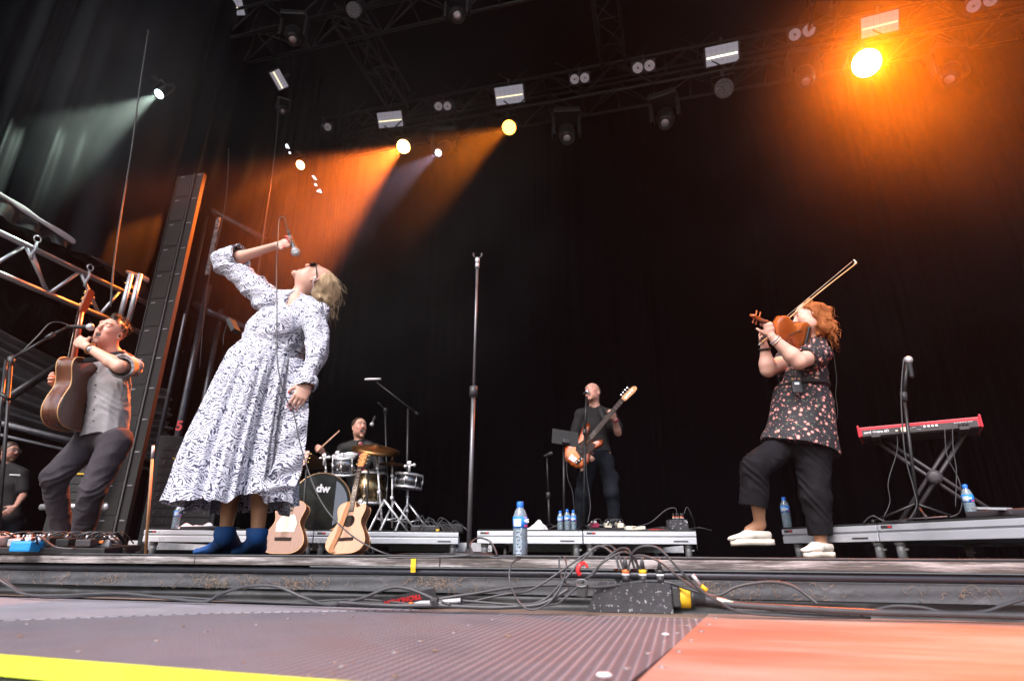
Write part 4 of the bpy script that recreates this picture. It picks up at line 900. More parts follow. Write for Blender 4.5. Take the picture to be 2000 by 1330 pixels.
# ---------------------------------------------------------------- singer
def singer():
    RH, FH = LB(540)
    root = empty('person', G(480, 3.27), 'singer in zebra-print dress and blue boots leaning back under a raised microphone', 'person')
    SK = (.56, .315, .24)
    hc = P(613, 549, 3.36); f = -RH * .33 + Z * .93 - FH * .12; u = RH * .93 + Z * .30
    pel = P(505, 758, 3.30); ch = P(552, 655, 3.30); nk = P(574, 590, 3.34); shL = P(617, 613, 3.20); shR = P(516, 583, 3.42)
    elR = P(447, 510, 3.46); wrR = P(540, 480, 3.34); elL = P(618, 690, 3.06); wrL = P(601, 748, 2.99)
    hpL = P(538, 775, 3.29); hpR = P(480, 775, 3.37); knL = P(515, 900, 3.27); knR = P(462, 900, 3.36); anL = P(503, 1036, 3.24); anR = P(441, 1033, 3.33)
    hp, pa, at, B, hx = head_prims(hc, f, u, .98, .35, SK, fem=True, lip=(.6, .16, .16), brow=(.3, .18, .1))
    pr = torso_prims(pel, ch, nk, shL, shR, .93, 1.1, True, -FH * .8 - RH * .3 + Z * .5) + [seg(nk + Z * -.02, at(0, -.02, -.06), .052, .050, .03), seg(hpL, pel, .12, .13, .04), seg(hpR, pel, .12, .13, .04)] + hp
    pr += arm_prims(shR, elR, wrR, .95, 1.12) + arm_prims(shL, elL, wrL, .95, 1.12) + leg_prims(hpL, knL, anL, 1.02, 1.05) + leg_prims(hpR, knR, anR, 1.02, 1.05)
    mh = P(578, 494, 3.30); mb = P(562, 449, 3.33); ma = (mh - mb).normalized()
    hR, p1 = hand_prims(wrR, P(566, 474, 3.33) - wrR, -FH + Z * .1, mh - mb, .93, (.75, .9, .9, .95), .5, None, None, (.62, .02, .06))
    dL = P(577, 792, 2.96) - wrL
    hL, p2 = hand_prims(wrL, dL, FH * 1 - RH * .1, -RH, .98, (.35, .4, .45, .5), .5, None, None, (.62, .02, .06), .04)
    tights = (.34, .155, .075)
    pa += p1 + p2 + [(seg(hpL, anL, .14, .1), tights, .01, 1), (seg(hpR, anR, .14, .1), tights, .01, 1)]
    soft('body', pr + hR + hL, .0042, M['skin'], root, SK, pa)
    # bodice with sleeves
    tp = inflate(torso_prims(pel, ch, nk, shL, shR, .93, 1.1, True, -FH * .8 - RH * .3 + Z * .5), .026, .03)
    tp += [seg(hpL, pel, .14, .145, .04), seg(hpR, pel, .14, .145, .04), seg(P(536, 650, 3.3), P(519, 735, 3.3), (.168, .125), (.20, .15), .04, RH)]
    tp += [seg(nk - Z * .01, at(0, -.03, -.03), .058, .06, .012, None, True), ell(nk - RH * .01 - FH * .10 + Z * .01, (.042, .05, .075), None, .012, True)]
    soft('dress_bodice', tp, .006, M['zebra'], root, disp=add_f(folds(.007, 2, 34, (0, 0, 1), .3), folds(.006, 9, 60, (.5, .3, 1), .2), creases([(pel.lerp(ch, .55), Z)], .007, 120, .2)), clips=[(P(520, 745, 3.3), -Z)])
    wR = (wrR - elR).normalized()
    sR = [ell(shR, .082, None, .02), seg(ch.lerp(shR, .75), shR.lerp(elR, .25), .07, .084, .03), seg(shR + (nk - shR) * .2, shR.lerp(elR, .5), .078, .08, .02), seg(shR.lerp(elR, .5), elR - wR * .015, .08, .092, .02), seg(elR - wR * .02, elR + wR * .045, .092, .102, .02),
          seg(elR + wR * .05, elR + wR * .3, .07, .085, .008, None, True)]
    soft('dress_sleeve', sR, .005, M['zebra'], root, disp=add_f(folds(.010, 4, 60, wR, .1), folds(.010, 5, 24, wR, .3)), clips=[])
    wL = (wrL - elL).normalized(); ew = wrL - wL * .015
    sL = [ell(shL, .086, None, .02), seg(shL + (nk - shL) * .2, shL.lerp(elL, .5), .078, .072, .02), seg(shL.lerp(elL, .5), elL, .072, .068, .02), seg(elL, ew - wL * .03, .066, .046, .02), seg(ew - wL * .02, ew + wL * .005, .044, .062, .015), seg(ew + wL * .012, ew + wL * .2, .04, .05, .006, None, True)]
    soft('dress_sleeve', sL, .005, M['zebra'], root, disp=add_f(folds(.006, 6, 60, wL, .1), folds(.008, 7, 26, wL, .3)))
    # skirt: rings from the waist to the hem
    rings = [(655, 500, 580, 3.31), (675, 470, 588, 3.30), (695, 450, 591, 3.30), (720, 438, 588, 3.30), (760, 420, 584, 3.30), (810, 398, 580, 3.30), (860, 376, 577, 3.29), (910, 357, 575, 3.28), (950, 346, 572, 3.27), (985, 333, 571, 3.26)]
    zs = []; n = 240
    RG = []
    for (y, xl, xr, F) in rings:
        a, b_ = P(xl, y, F), P(xr, y, F); RG.append(((a + b_) / 2, (b_ - a).length / 2))
    sub = 6; vs = []; fs = []; rows = 0
    for i in range(len(RG) - 1):
        for q in range(sub if i < len(RG) - 2 else sub + 1):
            t = q / sub; c = RG[i][0].lerp(RG[i + 1][0], t); r = RG[i][1] * (1 - t) + RG[i + 1][1] * t; g = (i + t) / (len(RG) - 1); rows += 1
            for k in range(n):
                a = 2 * math.pi * k / n
                fo = g ** 1.2 * (.030 * math.sin(11 * a + 1.5 * math.sin(a * 2) + g * 1.2) + .017 * math.sin(23 * a + 2 * g + 2 * math.sin(3 * a)) + .008 * math.sin(47 * a + 3 * g))
                rr_ = r * (1 - .02) + fo - .02 * g; dp = .62 + .36 * min(1, g * 2.2)
                z = c.z + g ** 6 * (.012 * math.sin(9 * a + 1) + .008 * math.sin(21 * a)) - (.03 * g ** 3 if math.sin(a) > .3 else 0)
                # wrap edge rises toward the right front
                if g > .75 and math.sin(a) < 0: z += (g - .75) / .25 * (.035 * math.exp(-((math.cos(a) - .35) / .18) ** 2))
                vs.append((c.x + rr_ * (math.cos(a) * RH.x + math.sin(a) * dp * FH.x) - root.location.x, c.y + rr_ * (math.cos(a) * RH.y + math.sin(a) * dp * FH.y) - root.location.y, z))
    for i in range(rows - 1):
        for k in range(n): l = (k + 1) % n; fs.append((i * n + k, i * n + l, (i + 1) * n + l, (i + 1) * n + k))
    MB().add(vs, fs).build('dress_skirt', M['zebra'], root)
    # wrap flap with ruffle edge, running from the waist down the right front
    fl = []; ff = []; pts = sp([P(585, 700, 3.03), P(581, 780, 3.0), P(572, 860, 2.97), P(556, 925, 2.95), P(520, 962, 2.94)], 14); m_ = 10
    for i, p in enumerate(pts):
        g = i / (len(pts) - 1)
        for j in range(m_ + 1):
            t = j / m_; w = .05 + .05 * g; fl.append(p - root.location + RH * (-w + 2 * w * t) * (1 - .3 * g) - FH * (.012 * math.sin(t * 5 + i * .5) * (.4 + t) - .008) + Z * (-.03 * t * g + .01 * math.sin(i * .8) * t))
    for i in range(len(pts) - 1):
        for j in range(m_): k = i * (m_ + 1) + j; ff.append((k, k + 1, k + m_ + 2, k + m_ + 1))
    MB().add(fl, ff).build('wrap_ruffle', M['zebra'], root)
    # boots
    for an, px, tx in ((anL, 520, 446), (anR, 474, 372)):
        an0 = an; dF = an.dot(FH); heel = G(px - 14, dF, .035); toe = G(tx + 10, dF - .05, .013); ank = V((an0.x, an0.y, .11)); top = an0 + Z * .012
        b = [seg(ank, top, (.046, .042), (.048, .044), .02, RH), seg(heel, ank, .036, .048, .03), seg(heel.lerp(toe, .25) + Z * .02, toe, (.045, .04), (.024, .013), .03, RH.cross(Z)), seg(ank - Z * .03, heel.lerp(toe, .6) + Z * .01, .04, .03, .03), seg(heel - Z * .012, toe - Z * .0, .024, .02, .01)]
        o = soft('boot', b, .0042, M['suede_blue'], root, disp=folds(.002, 8, 60, RH, .4), clips=[(V((0, 0, .001)), -Z), (top + Z * .0, Z)])
        MB().rod(ank + RH * .03 - FH * .045 - root.location, top + RH * .03 - FH * .045 - root.location, .0025, seg=6).build('zip', M['chrome'], o) if False else None
    # hair
    hb = [ell(at(0, -.03, .05), (.088, .098, .088), B, .02), seg(at(0, -.085, .06), at(0, -.13, .03), .07, .055, .02), seg(at(0, -.10, .07), P(636, 588, 3.38), .06, .035, .02), seg(at(.03, -.09, 0), P(622, 590, 3.36), .045, .02, .02),
          seg(at(0, -.085, .09), P(648, 572, 3.4), .04, .03, .02),
          seg(at(-.05, -.06, -.03), P(560, 572, 3.44), .03, .02, .02)] + curls(at, [((0, -.05, .05), (.085, .085, .08)), ((0, -.12, .02), (.055, .04, .05))], 26, 5, (.012, .02)) + [ell(at(0, .075, -.01), (.074, .08, .1), B, .012, True), ell(at(.08, .02, -.01), (.03, .035, .04), B, .008, True)]
    hr = hair_mass('hair', hb, M['hair_blond'], root, 120, .003, 3, .004, (.3, 0, 1))
    strands('hair_strands', hr, M['hair_blond'], root, 1500, 12, .012, .0007, -Z * .8 + RH * .45, 3, .003, .4)
    # sunglasses
    b = MB(); q = lambda a_, b_, c_: at(a_, b_, c_) - root.location
    for sx in (-1, 1):
        b.box(q(sx * .033, .099, .014), (.054, .004, .042), Matrix((hx, V(f).normalized(), V(f).normalized().cross(hx) * -1)).transposed(), bev=.002); b.tube([q(sx * .06, .1, .022), q(sx * .08, .05, .02), q(sx * .083, -.005, .012)], .0035, 6)
    b.tube([q(-.01, .108, .02), q(.01, .108, .02)], .003, 6); b.build('sunglasses', M['dark_glass'], root)
    b = MB(); b.tube([q(.083, -.008, -.002), q(.088, -.03, -.02), q(.07, -.06, -.02), q(.04, -.09, -.05)], .002, 6); b.sphere(q(.084, -.006, -.002), .008, 8); b.build('in_ear_monitor', M['white'], root)
    # bracelets
    for k, (t, c) in enumerate(((-.01, 'pink_red'), (.004, 'blue_plastic'), (.012, 'yellow'), (.022, 'rubber'))):
        c0 = wrL + wL * t - root.location; Bm = basis(wL, RH); b = MB(); b.tube([c0 + Bm @ V((.032 * math.cos(a), .026 * math.sin(a), 0)) for a in np.linspace(0, 6.2832, 25)[:-1]], .0032, 6, closed=True); b.build('bracelet', M[c], root)
    p = P(456, 637, 3.42) - root.location; b = MB(); b.box(p, (.03, .065, .1), Matrix.Rotation(-.6, 3, 'Y'), bev=.006); b.tube(sp([p + V((0, 0, .05)), p + V((-.04, 0, .04)), p + V((-.06, 0, -.05)), p + V((-.05, 0, -.12))], 6), .002, 5); b.build('radio_pack', M['matt_black'], root)
    # microphone and lead
    e = empty('microphone', mb, 'wired silver-grilled microphone held upside down above the singers face', 'microphone'); L0 = mb
    mb2 = mh - ma * .155
    MB().lathe(mb2 - L0, [(.010, 0), (.0115, .01), (.0135, .07), (.0165, .115), (.0165, .122)], ma, 20).build('handle', mat('mic_body', (.07, .07, .08), .45, .4, .1), e)
    MB().lathe(mh - ma * .035 - L0, [(.017, 0), (.0255, .018), (.027, .03), (.0255, .041), (.0165, .054), (.001, .059)], ma, 24).build('grille', mat('mic_grille', (.5, .5, .52), .4, .8, .3, 300, bump=.8, bscale=500), e)
    MB().lathe(mh - ma * .006 - L0, [(.0285, -.004), (.0285, .004)], ma, 24).build('ring', M['steel'], e)
    MB().rod(mb2 - ma * .045 - L0, mb2 - L0, .008, .0095).build('plug', M['rubber'], e)
    c = [mb2 - ma * .045, P(556, 428, 3.32), P(551, 424, 3.32), P(545, 432, 3.32), P(543, 470, 3.25), P(540, 520, 3.1), P(541, 600, 2.98), P(541, 690, 2.9), P(548, 745, 2.88), P(562, 785, 2.9), P(572, 800, 2.92), P(590, 880, 2.9), P(625, 975, 2.85), P(680, 1040, 2.75), G(752, 2.68, .006), G(800, 2.8, .006), G(900, 2.9, .006)]
    cable(c, .0034, 'microphone lead looping down from the singers hand to the stage', n=10)
singer()
# ---------------------------------------------------------------- stringed instruments
M['rosewood'] = mat('rosewood', (.06, .02, .012), .28, 0, .5, 14, coat=.5, stretch=(1, .12, 1), col2=(.16, .052, .022)); M['spruce'] = mat('spruce', (.68, .36, .22), .35, 0, .08, 12, coat=.3, stretch=(6, .2, 1))
M['mahog'] = mat('mahogany', (.22, .085, .05), .4, 0, .2, 10, stretch=(5, .3, 1)); M['binding'] = mat('binding', (.75, .42, .18), .4); M['ebony'] = mat('ebony', (.022, .010, .007), .6, 0, .3, 12, spec=.2)
M['neck_wood'] = mat('neck_wood', (.20, .055, .025), .35, 0, .2, 10, coat=.4); M['cream'] = mat('cream', (.75, .68, .56), .45); M['maple'] = mat('maple', (.50, .20, .045), .45, 0, .15, 8)
M['leather'] = mat('leather', (.42, .18, .07), .6, 0, .12, 12); M['tan_top'] = mat('tan_top', (.30, .16, .11), .35, 0, .15, 12, stretch=(5, .3, 1)); M['brass'] = mat('brass', (.75, .5, .2), .3, 1, .1); M['string_metal'] = mat('string_metal', (.7, .6, .5), .35, 1, .05)
def sunburst():
    m = mat('sunburst', (.6, .2, .03), .3, 0, .1, 5, coat=.25); nt = m.node_tree; N = nt.nodes; L = nt.links; b = N['Principled BSDF']
    at = N.new('ShaderNodeAttribute'); at.attribute_name = 'Col'; L.new(at.outputs[0], b.inputs['Base Color']); return m
M['sunburst'] = sunburst()
def guitar_outline(cut=False, n=72, W=(.20, .122, .148), L_=.49):
    """half widths of lower bout, waist, upper bout"""
    out = []
    ctl = [(-.5, 0), (-.495, .45), (-.45, .78), (-.36, .97), (-.25, 1.0), (-.12, .88), (0, .70), (.07, .62), (.14, .61), (.22, .66), (.32, .735), (.40, .72), (.46, .60), (.495, .36), (.5, .12)]
    ys = [c[0] for c in ctl]; ws = [c[1] for c in ctl]; pts = sp([V((a[1] * W[0], a[0] * L_, 0)) for a in ctl], 4)
    right = [(p.x, p.y) for p in pts]; left = [(-p.x, p.y) for p in pts][::-1]
    if cut:
        left_keep = [q for q in left]; r2 = []
        for x, y in right:
            if y > .15 * L_: t = (y / L_ - .15) / .35; x = x * (1 - 0) if t < .25 else x; 
            r2.append((x, y))
        # cutaway: horn then scoop to the neck
        right = [q for q in right if q[1] < .36 * L_] + [(.148, .385 * L_), (.140, .425 * L_), (.122, .44 * L_), (.10, .42 * L_), (.078, .385 * L_), (.058, .37 * L_), (.042, .39 * L_), (.032, .44 * L_), (.028, .5 * L_)]
    o = []
    for q in right + left:
        if not o or (V(q) - V(o[-1])).length > .002: o.append(q)
    return o
def ring_wall(b, o, z0, z1, grow=0):
    c = [(x * (1 + grow), y * (1 + grow)) for x, y in o]; n = len(o)
    return b.add([(x, y, z0) for x, y in c] + [(x, y, z1) for x, y in c], [(i, (i + 1) % n, n + (i + 1) % n, n + i) for i in range(n)], True)
def acoustic(label, origin, yax, zax, s=1.0, cut=False, top='spruce', side='rosewood', strap=None, guard=None, cat='guitar'):
    e = empty('acoustic_guitar', origin, label, cat); y = V(yax).normalized(); z = V(zax); z = (z - y * z.dot(y)).normalized(); x = y.cross(z)
    e.matrix_world = Matrix.Translation(origin) @ Matrix((x, y, z)).transposed().to_4x4() @ Matrix.Scale(s, 4)
    o = guitar_outline(cut); D = .105; n = len(o)
    b = MB(); ring_wall(b, o, -D, -.003); b.prism(o, .003, Matrix.Translation((0, 0, -D - .003))); b.build('body', M[side], e)
    MB().prism([(x_ * .992, y_ * .992) for x_, y_ in o], .003, Matrix.Translation((0, 0, -.003))).build('top', M[top], e)
    b = MB()
    for zz in (-.0035, -D + .003): b.tube([(x_ * 1.002, y_ * 1.002, zz) for x_, y_ in o], .0036, 5, closed=True)
    b.build('binding', M['binding'], e)
    b = MB().lathe((0, .055, .0008), [(.0005, 0), (.048, 0)], seg=28); sh_ = b.build('sound_hole', M['matt_black'], e)
    MB().lathe((0, .055, .0012), [(.05, 0), (.058, 0)], seg=28).build('rosette', M['ebony'], sh_)
    b = MB().box((0, -.115, .005), (.16, .028, .01), bev=.003); b.box((0, -.112, .011), (.08, .004, .006)); b.build('bridge', M['ebony'], e)
    if guard:
        MB().prism([(.05, .085), (.075, .06), (.105, .0), (.10, -.055), (.06, -.06), (.045, -.01), (.052, .04)] if guard == 'small' else [(-.06, .11), (.06, .11), (.1, .03), (.09, -.05), (-.09, -.05), (-.1, .03)], .002, Matrix.Translation((0, 0, .0009))).build('pickguard', M['cream'], e)
    nk = MB(); nk.tube([(0, .19, -.018), (0, .26, -.012), (0, .45, -.008), (0, .60, -.006)], [.030, .026, .024, .021], 12, flat=.62, xa=(1, 0, 0)); nk.box((0, .235, -.04), (.05, .03, .06), bev=.008); nk.build('neck', M['neck_wood'], e)
    MB().box((0, .375, .006), (.052, .46, .007), bev=.001).build('fretboard', M['ebony'], e)
    b = MB()
    for k in range(20): b.box((0, .60 - .64 * (1 - 2 ** (-(k + 1) / 12)), .0102), (.05, .0016, .0015))
    b.build('fret_wire', M['string_metal'], e)
    b = MB()
    for k in (3, 5, 7, 9, 12, 15): b.box((0, .60 - .64 * (1 - 2 ** (-(k - .5) / 12)), .0099), (.008, .008, .001))
    b.build('inlay', M['cream'], e)
    hp_ = [(-.026, 0), (.026, 0), (.036, .03), (.038, .165), (.015, .18), (0, .172), (-.015, .18), (-.038, .165), (-.036, .03)]
    hm = Matrix.Translation((0, .60, -.006)) @ Matrix.Rotation(-.2, 4, 'X'); hs_ = MB().prism(hp_, .014, hm @ Matrix.Translation((0, 0, -.007))).build('headstock', M['neck_wood'] if top != 'spruce' or side == 'rosewood' and not cut else M['maple'], e)
    for sx in (-1, 1):
        for k in range(3):
            b = MB(); p = hm @ V((sx * .024, .045 + k * .048, .006)); b.rod(p, p + V((0, 0, .02)), .004, seg=8); q = hm @ V((sx * .036, .045 + k * .048, -.002)); b.rod(q, q + V((sx * .014, 0, 0)), .003, seg=6); b.sphere(q + V((sx * .02, 0, 0)), (.006, .009, .004), 8); b.build('tuner', M['brass'], hs_)
    b = MB()
    for k in range(6): xx = (k - 2.5) * .0085; b.tube([(xx * 1.15, -.113, .0125), (xx, .30, .0135), (xx * .85, .60, .0115)], .0009, 4)
    b.build('strings', M['string_metal'], e)
    if strap == 'front':
        # doubled leather strap hanging in front of the top
        pts = sp([V((-.028, .25, .004)), V((-.045, .16, .012)), V((-.062, .05, .016)), V((-.085, -.08, .014)), V((-.125, -.2, .01)), V((-.10, -.235, .008))], 6); vs = []; fs = []
        for i, p in enumerate(pts):
            for j in range(4): t = j / 3; vs.append(p + V(((t - .5) * .052, (t - .5) * .012, .004 * math.sin(math.pi * t))))
        for i in range(len(pts) - 1):
            for j in range(3): k = i * 4 + j; fs.append((k, k + 1, k + 5, k + 4))
        MB().add(vs, fs).build('strap', M['leather'], e)
    return e
# ---------------------------------------------------------------- acoustic guitarist
def guitarist():
    RH, FH = LB(200)
    root = empty('person', G(190, 4.15), 'man in grey short-sleeved shirt singing and playing acoustic guitar at the left', 'person')
    SK = (.66, .36, .27); BR = (.12, .07, .045)
    hc = P(214, 652, 4.08); f = -RH * .55 - FH * .78 + Z * .22; u = Z * .93 + RH * .28 + FH * .12
    nk = P(226, 700, 4.16); shL = P(258, 716, 4.10); shR = P(176, 722, 4.30); ch = P(216, 752, 4.18); pel = P(206, 848, 4.24)
    elL = P(233, 716, 3.86); wrL = P(168, 676, 3.90); elR = P(146, 800, 4.40); wrR = P(116, 752, 4.18)
    hpL = P(226, 862, 4.20); hpR = P(176, 862, 4.32); knL = P(180, 958, 4.12); anL = P(160, 1044, 4.26); knR = P(106, 932, 4.12); anR = P(126, 1026, 4.34)
    hp, pa, at, B, hx = head_prims(hc, f, u, 1.0, .75, SK, brow=BR, beard=((.45, .25, .18), .35))
    fw = -FH * .85 - RH * .5
    pr = torso_prims(pel, ch, nk, shL, shR, 1.0, .93) + [seg(nk - Z * .02, at(0, -.02, -.06), .062, .058, .03)] + hp + arm_prims(shL, elL, wrL, 1.02, 1.1) + arm_prims(shR, elR, wrR) + leg_prims(hpL, knL, anL) + leg_prims(hpR, knR, anR)
    nkp = P(122, 646, 3.93); hL, _ = hand_prims(wrL, nkp + Z * .0 - wrL - FH * .01, FH * .7 + RH * .5, Z * 1 + RH * .2, 1.04, (1.0, 1.05, 1.1, 1.1), .7)
    hR, _ = hand_prims(wrR, P(100, 742, 4.1) - wrR, RH * .6 - FH * .5, Z, 1.0, (.5, .6, .6, .6), .4)
    pr += [ell(anL - Z * .04 - RH * .03, .04), ell(anR - Z * .04, .04)]
    soft('body', pr + hL + hR, .0045, M['skin'], root, SK, pa)
    tp = inflate(torso_prims(pel.lerp(ch, .12), ch, nk, shL, shR, 1.0, .93), .02, .03) + [seg(pel - Z * .04, ch, (.182, .145), (.16, .12), .03, (shL - shR))]
    tp += [ell(shL, .075, None, .02), seg(shL, shL.lerp(elL, .72), .074, .088, .02), seg(shL.lerp(elL, .74), shL.lerp(elL, 1.1), .062, .072, .008, None, True), seg(shR, shR.lerp(elR, .6), .066, .074, .02), seg(nk, at(0, -.03, -.04), .062, .06, .01, None, True)]
    tp += [seg(nk + (shL - nk) * .35 - Z * .0 - FH * .03, nk - FH * .09 - RH * .04 - Z * .03, .022, .018, .01)]
    soft('shirt', tp, .0055, M['grey_shirt'], root, disp=add_f(folds(.010, 11, 17, (.2, 0, 1), .6), folds(.005, 12, 45, (.3, 0, 1), .5), creases([(ch.lerp(pel, .5), Z), (shL, Z + RH), (ch + RH * .1, RH + Z)], .006, 110, .14)), clips=[(P(206, 853, 4.2), -Z + RH * .05)])
    b = MB()
    for y_ in (728, 752, 775, 800, 822): q = P(188 - (y_ - 728) * .06, y_, 4.02) - root.location; b.sphere(q, .006, 8)
    b.build('shirt_button', M['rubber'], root)
    jp = [seg(hpL, pel, (.10, .10), (.125, .105), .04, shL - shR), seg(hpR, pel, (.10, .10), (.125, .105), .04, shL - shR), seg(hpL, knL, .108, .084, .03), seg(knL, anL - Z * .05, .084, .068, .02), seg(hpR, knR, .108, .084, .03), seg(knR, anR - Z * .06, .082, .062, .02)]
    soft('jeans', jp, .0055, M['charcoal_denim'], root, disp=add_f(folds(.004, 13, 44, (1, 0, .2), .3), creases([(knL, anL - knL), (knR, anR - knR), (anL, Z), (anR, Z)], .005, 120, .12)), clips=[(P(206, 835, 4.24), Z), (V((0, 0, .055)), -Z)])
    for an in (anL, anR):
        h_ = V((an.x, an.y, .05)); t_ = h_ - RH * .17 - FH * .06 - Z * .018
        soft('sock', [seg(h_, V((an.x, an.y, .13)), .045, .045, .02), seg(h_, t_, (.042, .036), (.034, .024), .02, FH)], .005, M['sock'], root)
    soft('belt', [seg(hpL + RH * .085 + Z * .0, hpL + RH * .085 + Z * .03, .02, .02, .02)], .006, M['navy_belt'], root)
    hb = [ell(at(0, -.018, .055), (.083, .098, .082), B, .02), seg(at(0, .05, .12), at(-.01, -.06, .135), .03, .035, .02), seg(at(.02, -.04, .13), at(.03, -.12, .1), .03, .02, .02), ell(at(0, .09, -.01), (.085, .075, .098), B, .01, True), ell(at(.085, -.005, -.04), (.04, .05, .06), B, .01, True), ell(at(-.085, -.005, -.04), (.04, .05, .06), B, .01, True)]
    hr = hair_mass('hair', hb, M['hair_brown'], root, 150, .007, 5, .0045, (.4, .2, 1), [(at(0, 0, -.05), -V(u))])
    strands('hair_strands', hr, M['hair_brown'], root, 600, 5, .010, .0009, RH * .8 + Z * .6, 3, .003)
    b = MB(); b.sphere(at(.084, -.002, -.004) - root.location, .009, 8); b.build('in_ear_monitor', M['matt_black'], root)
    wd = (wrL - elL).normalized(); c0 = wrL - wd * .045 - root.location; Bm = basis(wd, Z); b = MB()
    b.tube([c0 + Bm @ V((.036 * math.cos(a), .032 * math.sin(a), 0)) for a in np.linspace(0, 6.2832, 25)[:-1]], .007, 6, closed=True); o = b.build('watch', M['leather'], root)
    dn = (-FH * .9 - Z * .35); MB().lathe(c0 + dn.normalized() * .03, [(.001, 0), (.018, 0), (.019, .004), (.016, .012), (.001, .012)], dn, 20).build('watch_face', M['steel'], o)
    gy = P(170, 556, 3.98) - P(112, 846, 4.02); acoustic('acoustic guitar with dark reddish sides and pale binding played by the grey-shirted man', P(126, 770, 4.05), gy, -RH * .88 + FH * .46, 1.03)
    b = MB().tube(sp([P(148, 705, 3.98), P(185, 702, 4.02), P(235, 690, 4.1), P(262, 700, 4.2)], 6), .02, 6, flat=.15, xa=(0, 0, 1)); tag(b.build('guitar_strap', M['matt_black']), 'black strap running from the acoustic guitar to the mans shoulder', 'strap')
    return root
guitarist()
# ---------------------------------------------------------------- violinist
def violinist():
    RH, FH = LB(1570)
    root = empty('person', G(1595, 3.95), 'red-haired woman in black floral tunic lifting one foot while playing violin', 'person')
    SK = (.72, .42, .33)
    hc = P(1580, 622, 3.90); f = -RH * .88 - FH * .30 - Z * .05; u = Z * .95 - RH * .10 + FH * .12
    nk = P(1592, 668, 3.97); shL = P(1598, 692, 3.83); shR = P(1562, 692, 4.12); ch = P(1574, 735, 3.98); pel = P(1566, 822, 3.98)
    elL = P(1560, 706, 3.66); wrL = P(1506, 657, 3.64); elR = P(1500, 722, 3.92); wrR = P(1493, 676, 3.86)
    hpL = P(1585, 868, 3.93); hpR = P(1545, 862, 4.02); knL = P(1592, 968, 3.94); anL = P(1604, 1066, 3.98); knR = P(1474, 912, 3.86); anR = P(1484, 1024, 4.0)
    hp, pa, at, B, hx = head_prims(hc, f, u, .96, 0, SK, fem=True, lip=(.65, .22, .2), brow=(.45, .2, .1))
    pr = torso_prims(pel, ch, nk, shL, shR, .98, 1.1, True, -RH * .9 - FH * .4) + [seg(nk - Z * .02, at(0, -.02, -.05), .055, .052, .03)] + hp + arm_prims(shL, elL, wrL, 1.0, 1.35) + arm_prims(shR, elR, wrR, 1.0, 1.35)
    pr += leg_prims(hpL, knL, anL, 1.0, 1.15) + leg_prims(hpR, knR, anR, 1.0, 1.15)
    hL, _ = hand_prims(wrL, P(1496, 622, 3.60) - wrL, -RH * .3 + FH * .9, -RH * .8 - FH * .3, .92, (1.0, 1.1, 1.1, 1.2), .3)
    hR, _ = hand_prims(wrR, P(1489, 655, 3.84) - wrR + Z * .02, RH * .6 - FH * .6, -FH * .5 - RH * .6, .9, (.9, 1.0, 1.0, .8), .6)
    for an, d in ((anL, -RH * .9 - FH * .3), (anR, -RH)): pr.append(seg(V((an.x, an.y, an.z)), an - Z * .035 + V(d) * .07, .036, .03, .02))
    ft = (.50, .25, .15); pa += [(seg(knL, anL - Z * .1, .1, .1), ft, .01, 1), (seg(knR, anR - Z * .1, .1, .1), ft, .01, 1)]
    soft('body', pr + hL + hR, .0045, M['skin'], root, SK, pa)
    ax = (shL - shR)
    tp = inflate(torso_prims(pel, ch, nk, shL, shR, .98, 1.1, True, -RH * .9 - FH * .4), .018, .03)
    tp += [seg(P(1566, 785, 3.98), P(1562, 880, 3.98), (.185, .195), (.228, .25), .03, ax), seg(P(1535, 850, 3.98), P(1505, 858, 3.95), .09, .06, .05)]
    tp += [ell(shL, .09, None, .02), ell(shR, .09, None, .02), seg(shL, shL.lerp(elL, .42), .086, .098, .02), seg(shL.lerp(elL, .5), elL, .058, .07, .008, None, True), seg(shR, shR.lerp(elR, .5), .08, .088, .02), seg(nk, at(0, -.03, -.03), .06, .06, .01, None, True)]
    hem = P(1562, 878, 3.98); wst = P(1566, 757, 3.98)
    soft('tunic', tp, .0055, M['floral'], root, disp=add_f(folds(.009, 21, 16, (0, 0, 1), .15), folds(.005, 22, 36, (.2, .2, 1), .3), creases([(wst, Z), (shL.lerp(elL, .3), RH), (ch, Z + RH)], .008, 100, .15)), clips=[(hem, -Z - RH * .22 - FH * .1)])
    wst = P(1566, 757, 3.98); soft('belt', [seg(wst - Z * .012, wst + Z * .012, (.190, .180), (.190, .180), .01, ax)], .006, M['matt_black'], root, clips=[(wst + Z * .012, Z), (wst - Z * .012, -Z)])
    jl = [seg(hpL, pel, .13, .14, .04), seg(hpR, pel, .12, .14, .04), seg(hpL, knL, .125, .098, .03), seg(knL, V((anL.x, anL.y, anL.z)), .096, .072, .02), seg(hpR, knR, .11, .088, .03)]
    soft('trousers', jl, .006, M['black_trouser'], root, disp=add_f(folds(.006, 23, 18, (0, 0, 1), .2), folds(.004, 24, 40, (.6, .6, 1), .3), creases([(knL, Z + RH), (hpL, Z + RH * .4), (hpR, RH + Z)], .007, 90, .16)), clips=[(P(1562, 840, 3.98), Z), (V((0, 0, anL.z + .06)), -Z)])
    hm_ = P(1466, 990, 3.96); soft('trouser_leg', [seg(hpR.lerp(knR, .6), knR, .094, .088, .03), seg(knR, hm_ - Z * .1, (.088, .09), (.102, .12), .03, RH)], .006, M['black_trouser'], root, disp=add_f(folds(.006, 25, 18, (0, 0, 1), .2), folds(.004, 26, 40, (.6, .6, 1), .3), creases([(knR, Z + RH * .5)], .007, 90, .16)), clips=[(hm_, -Z - RH * .22)])
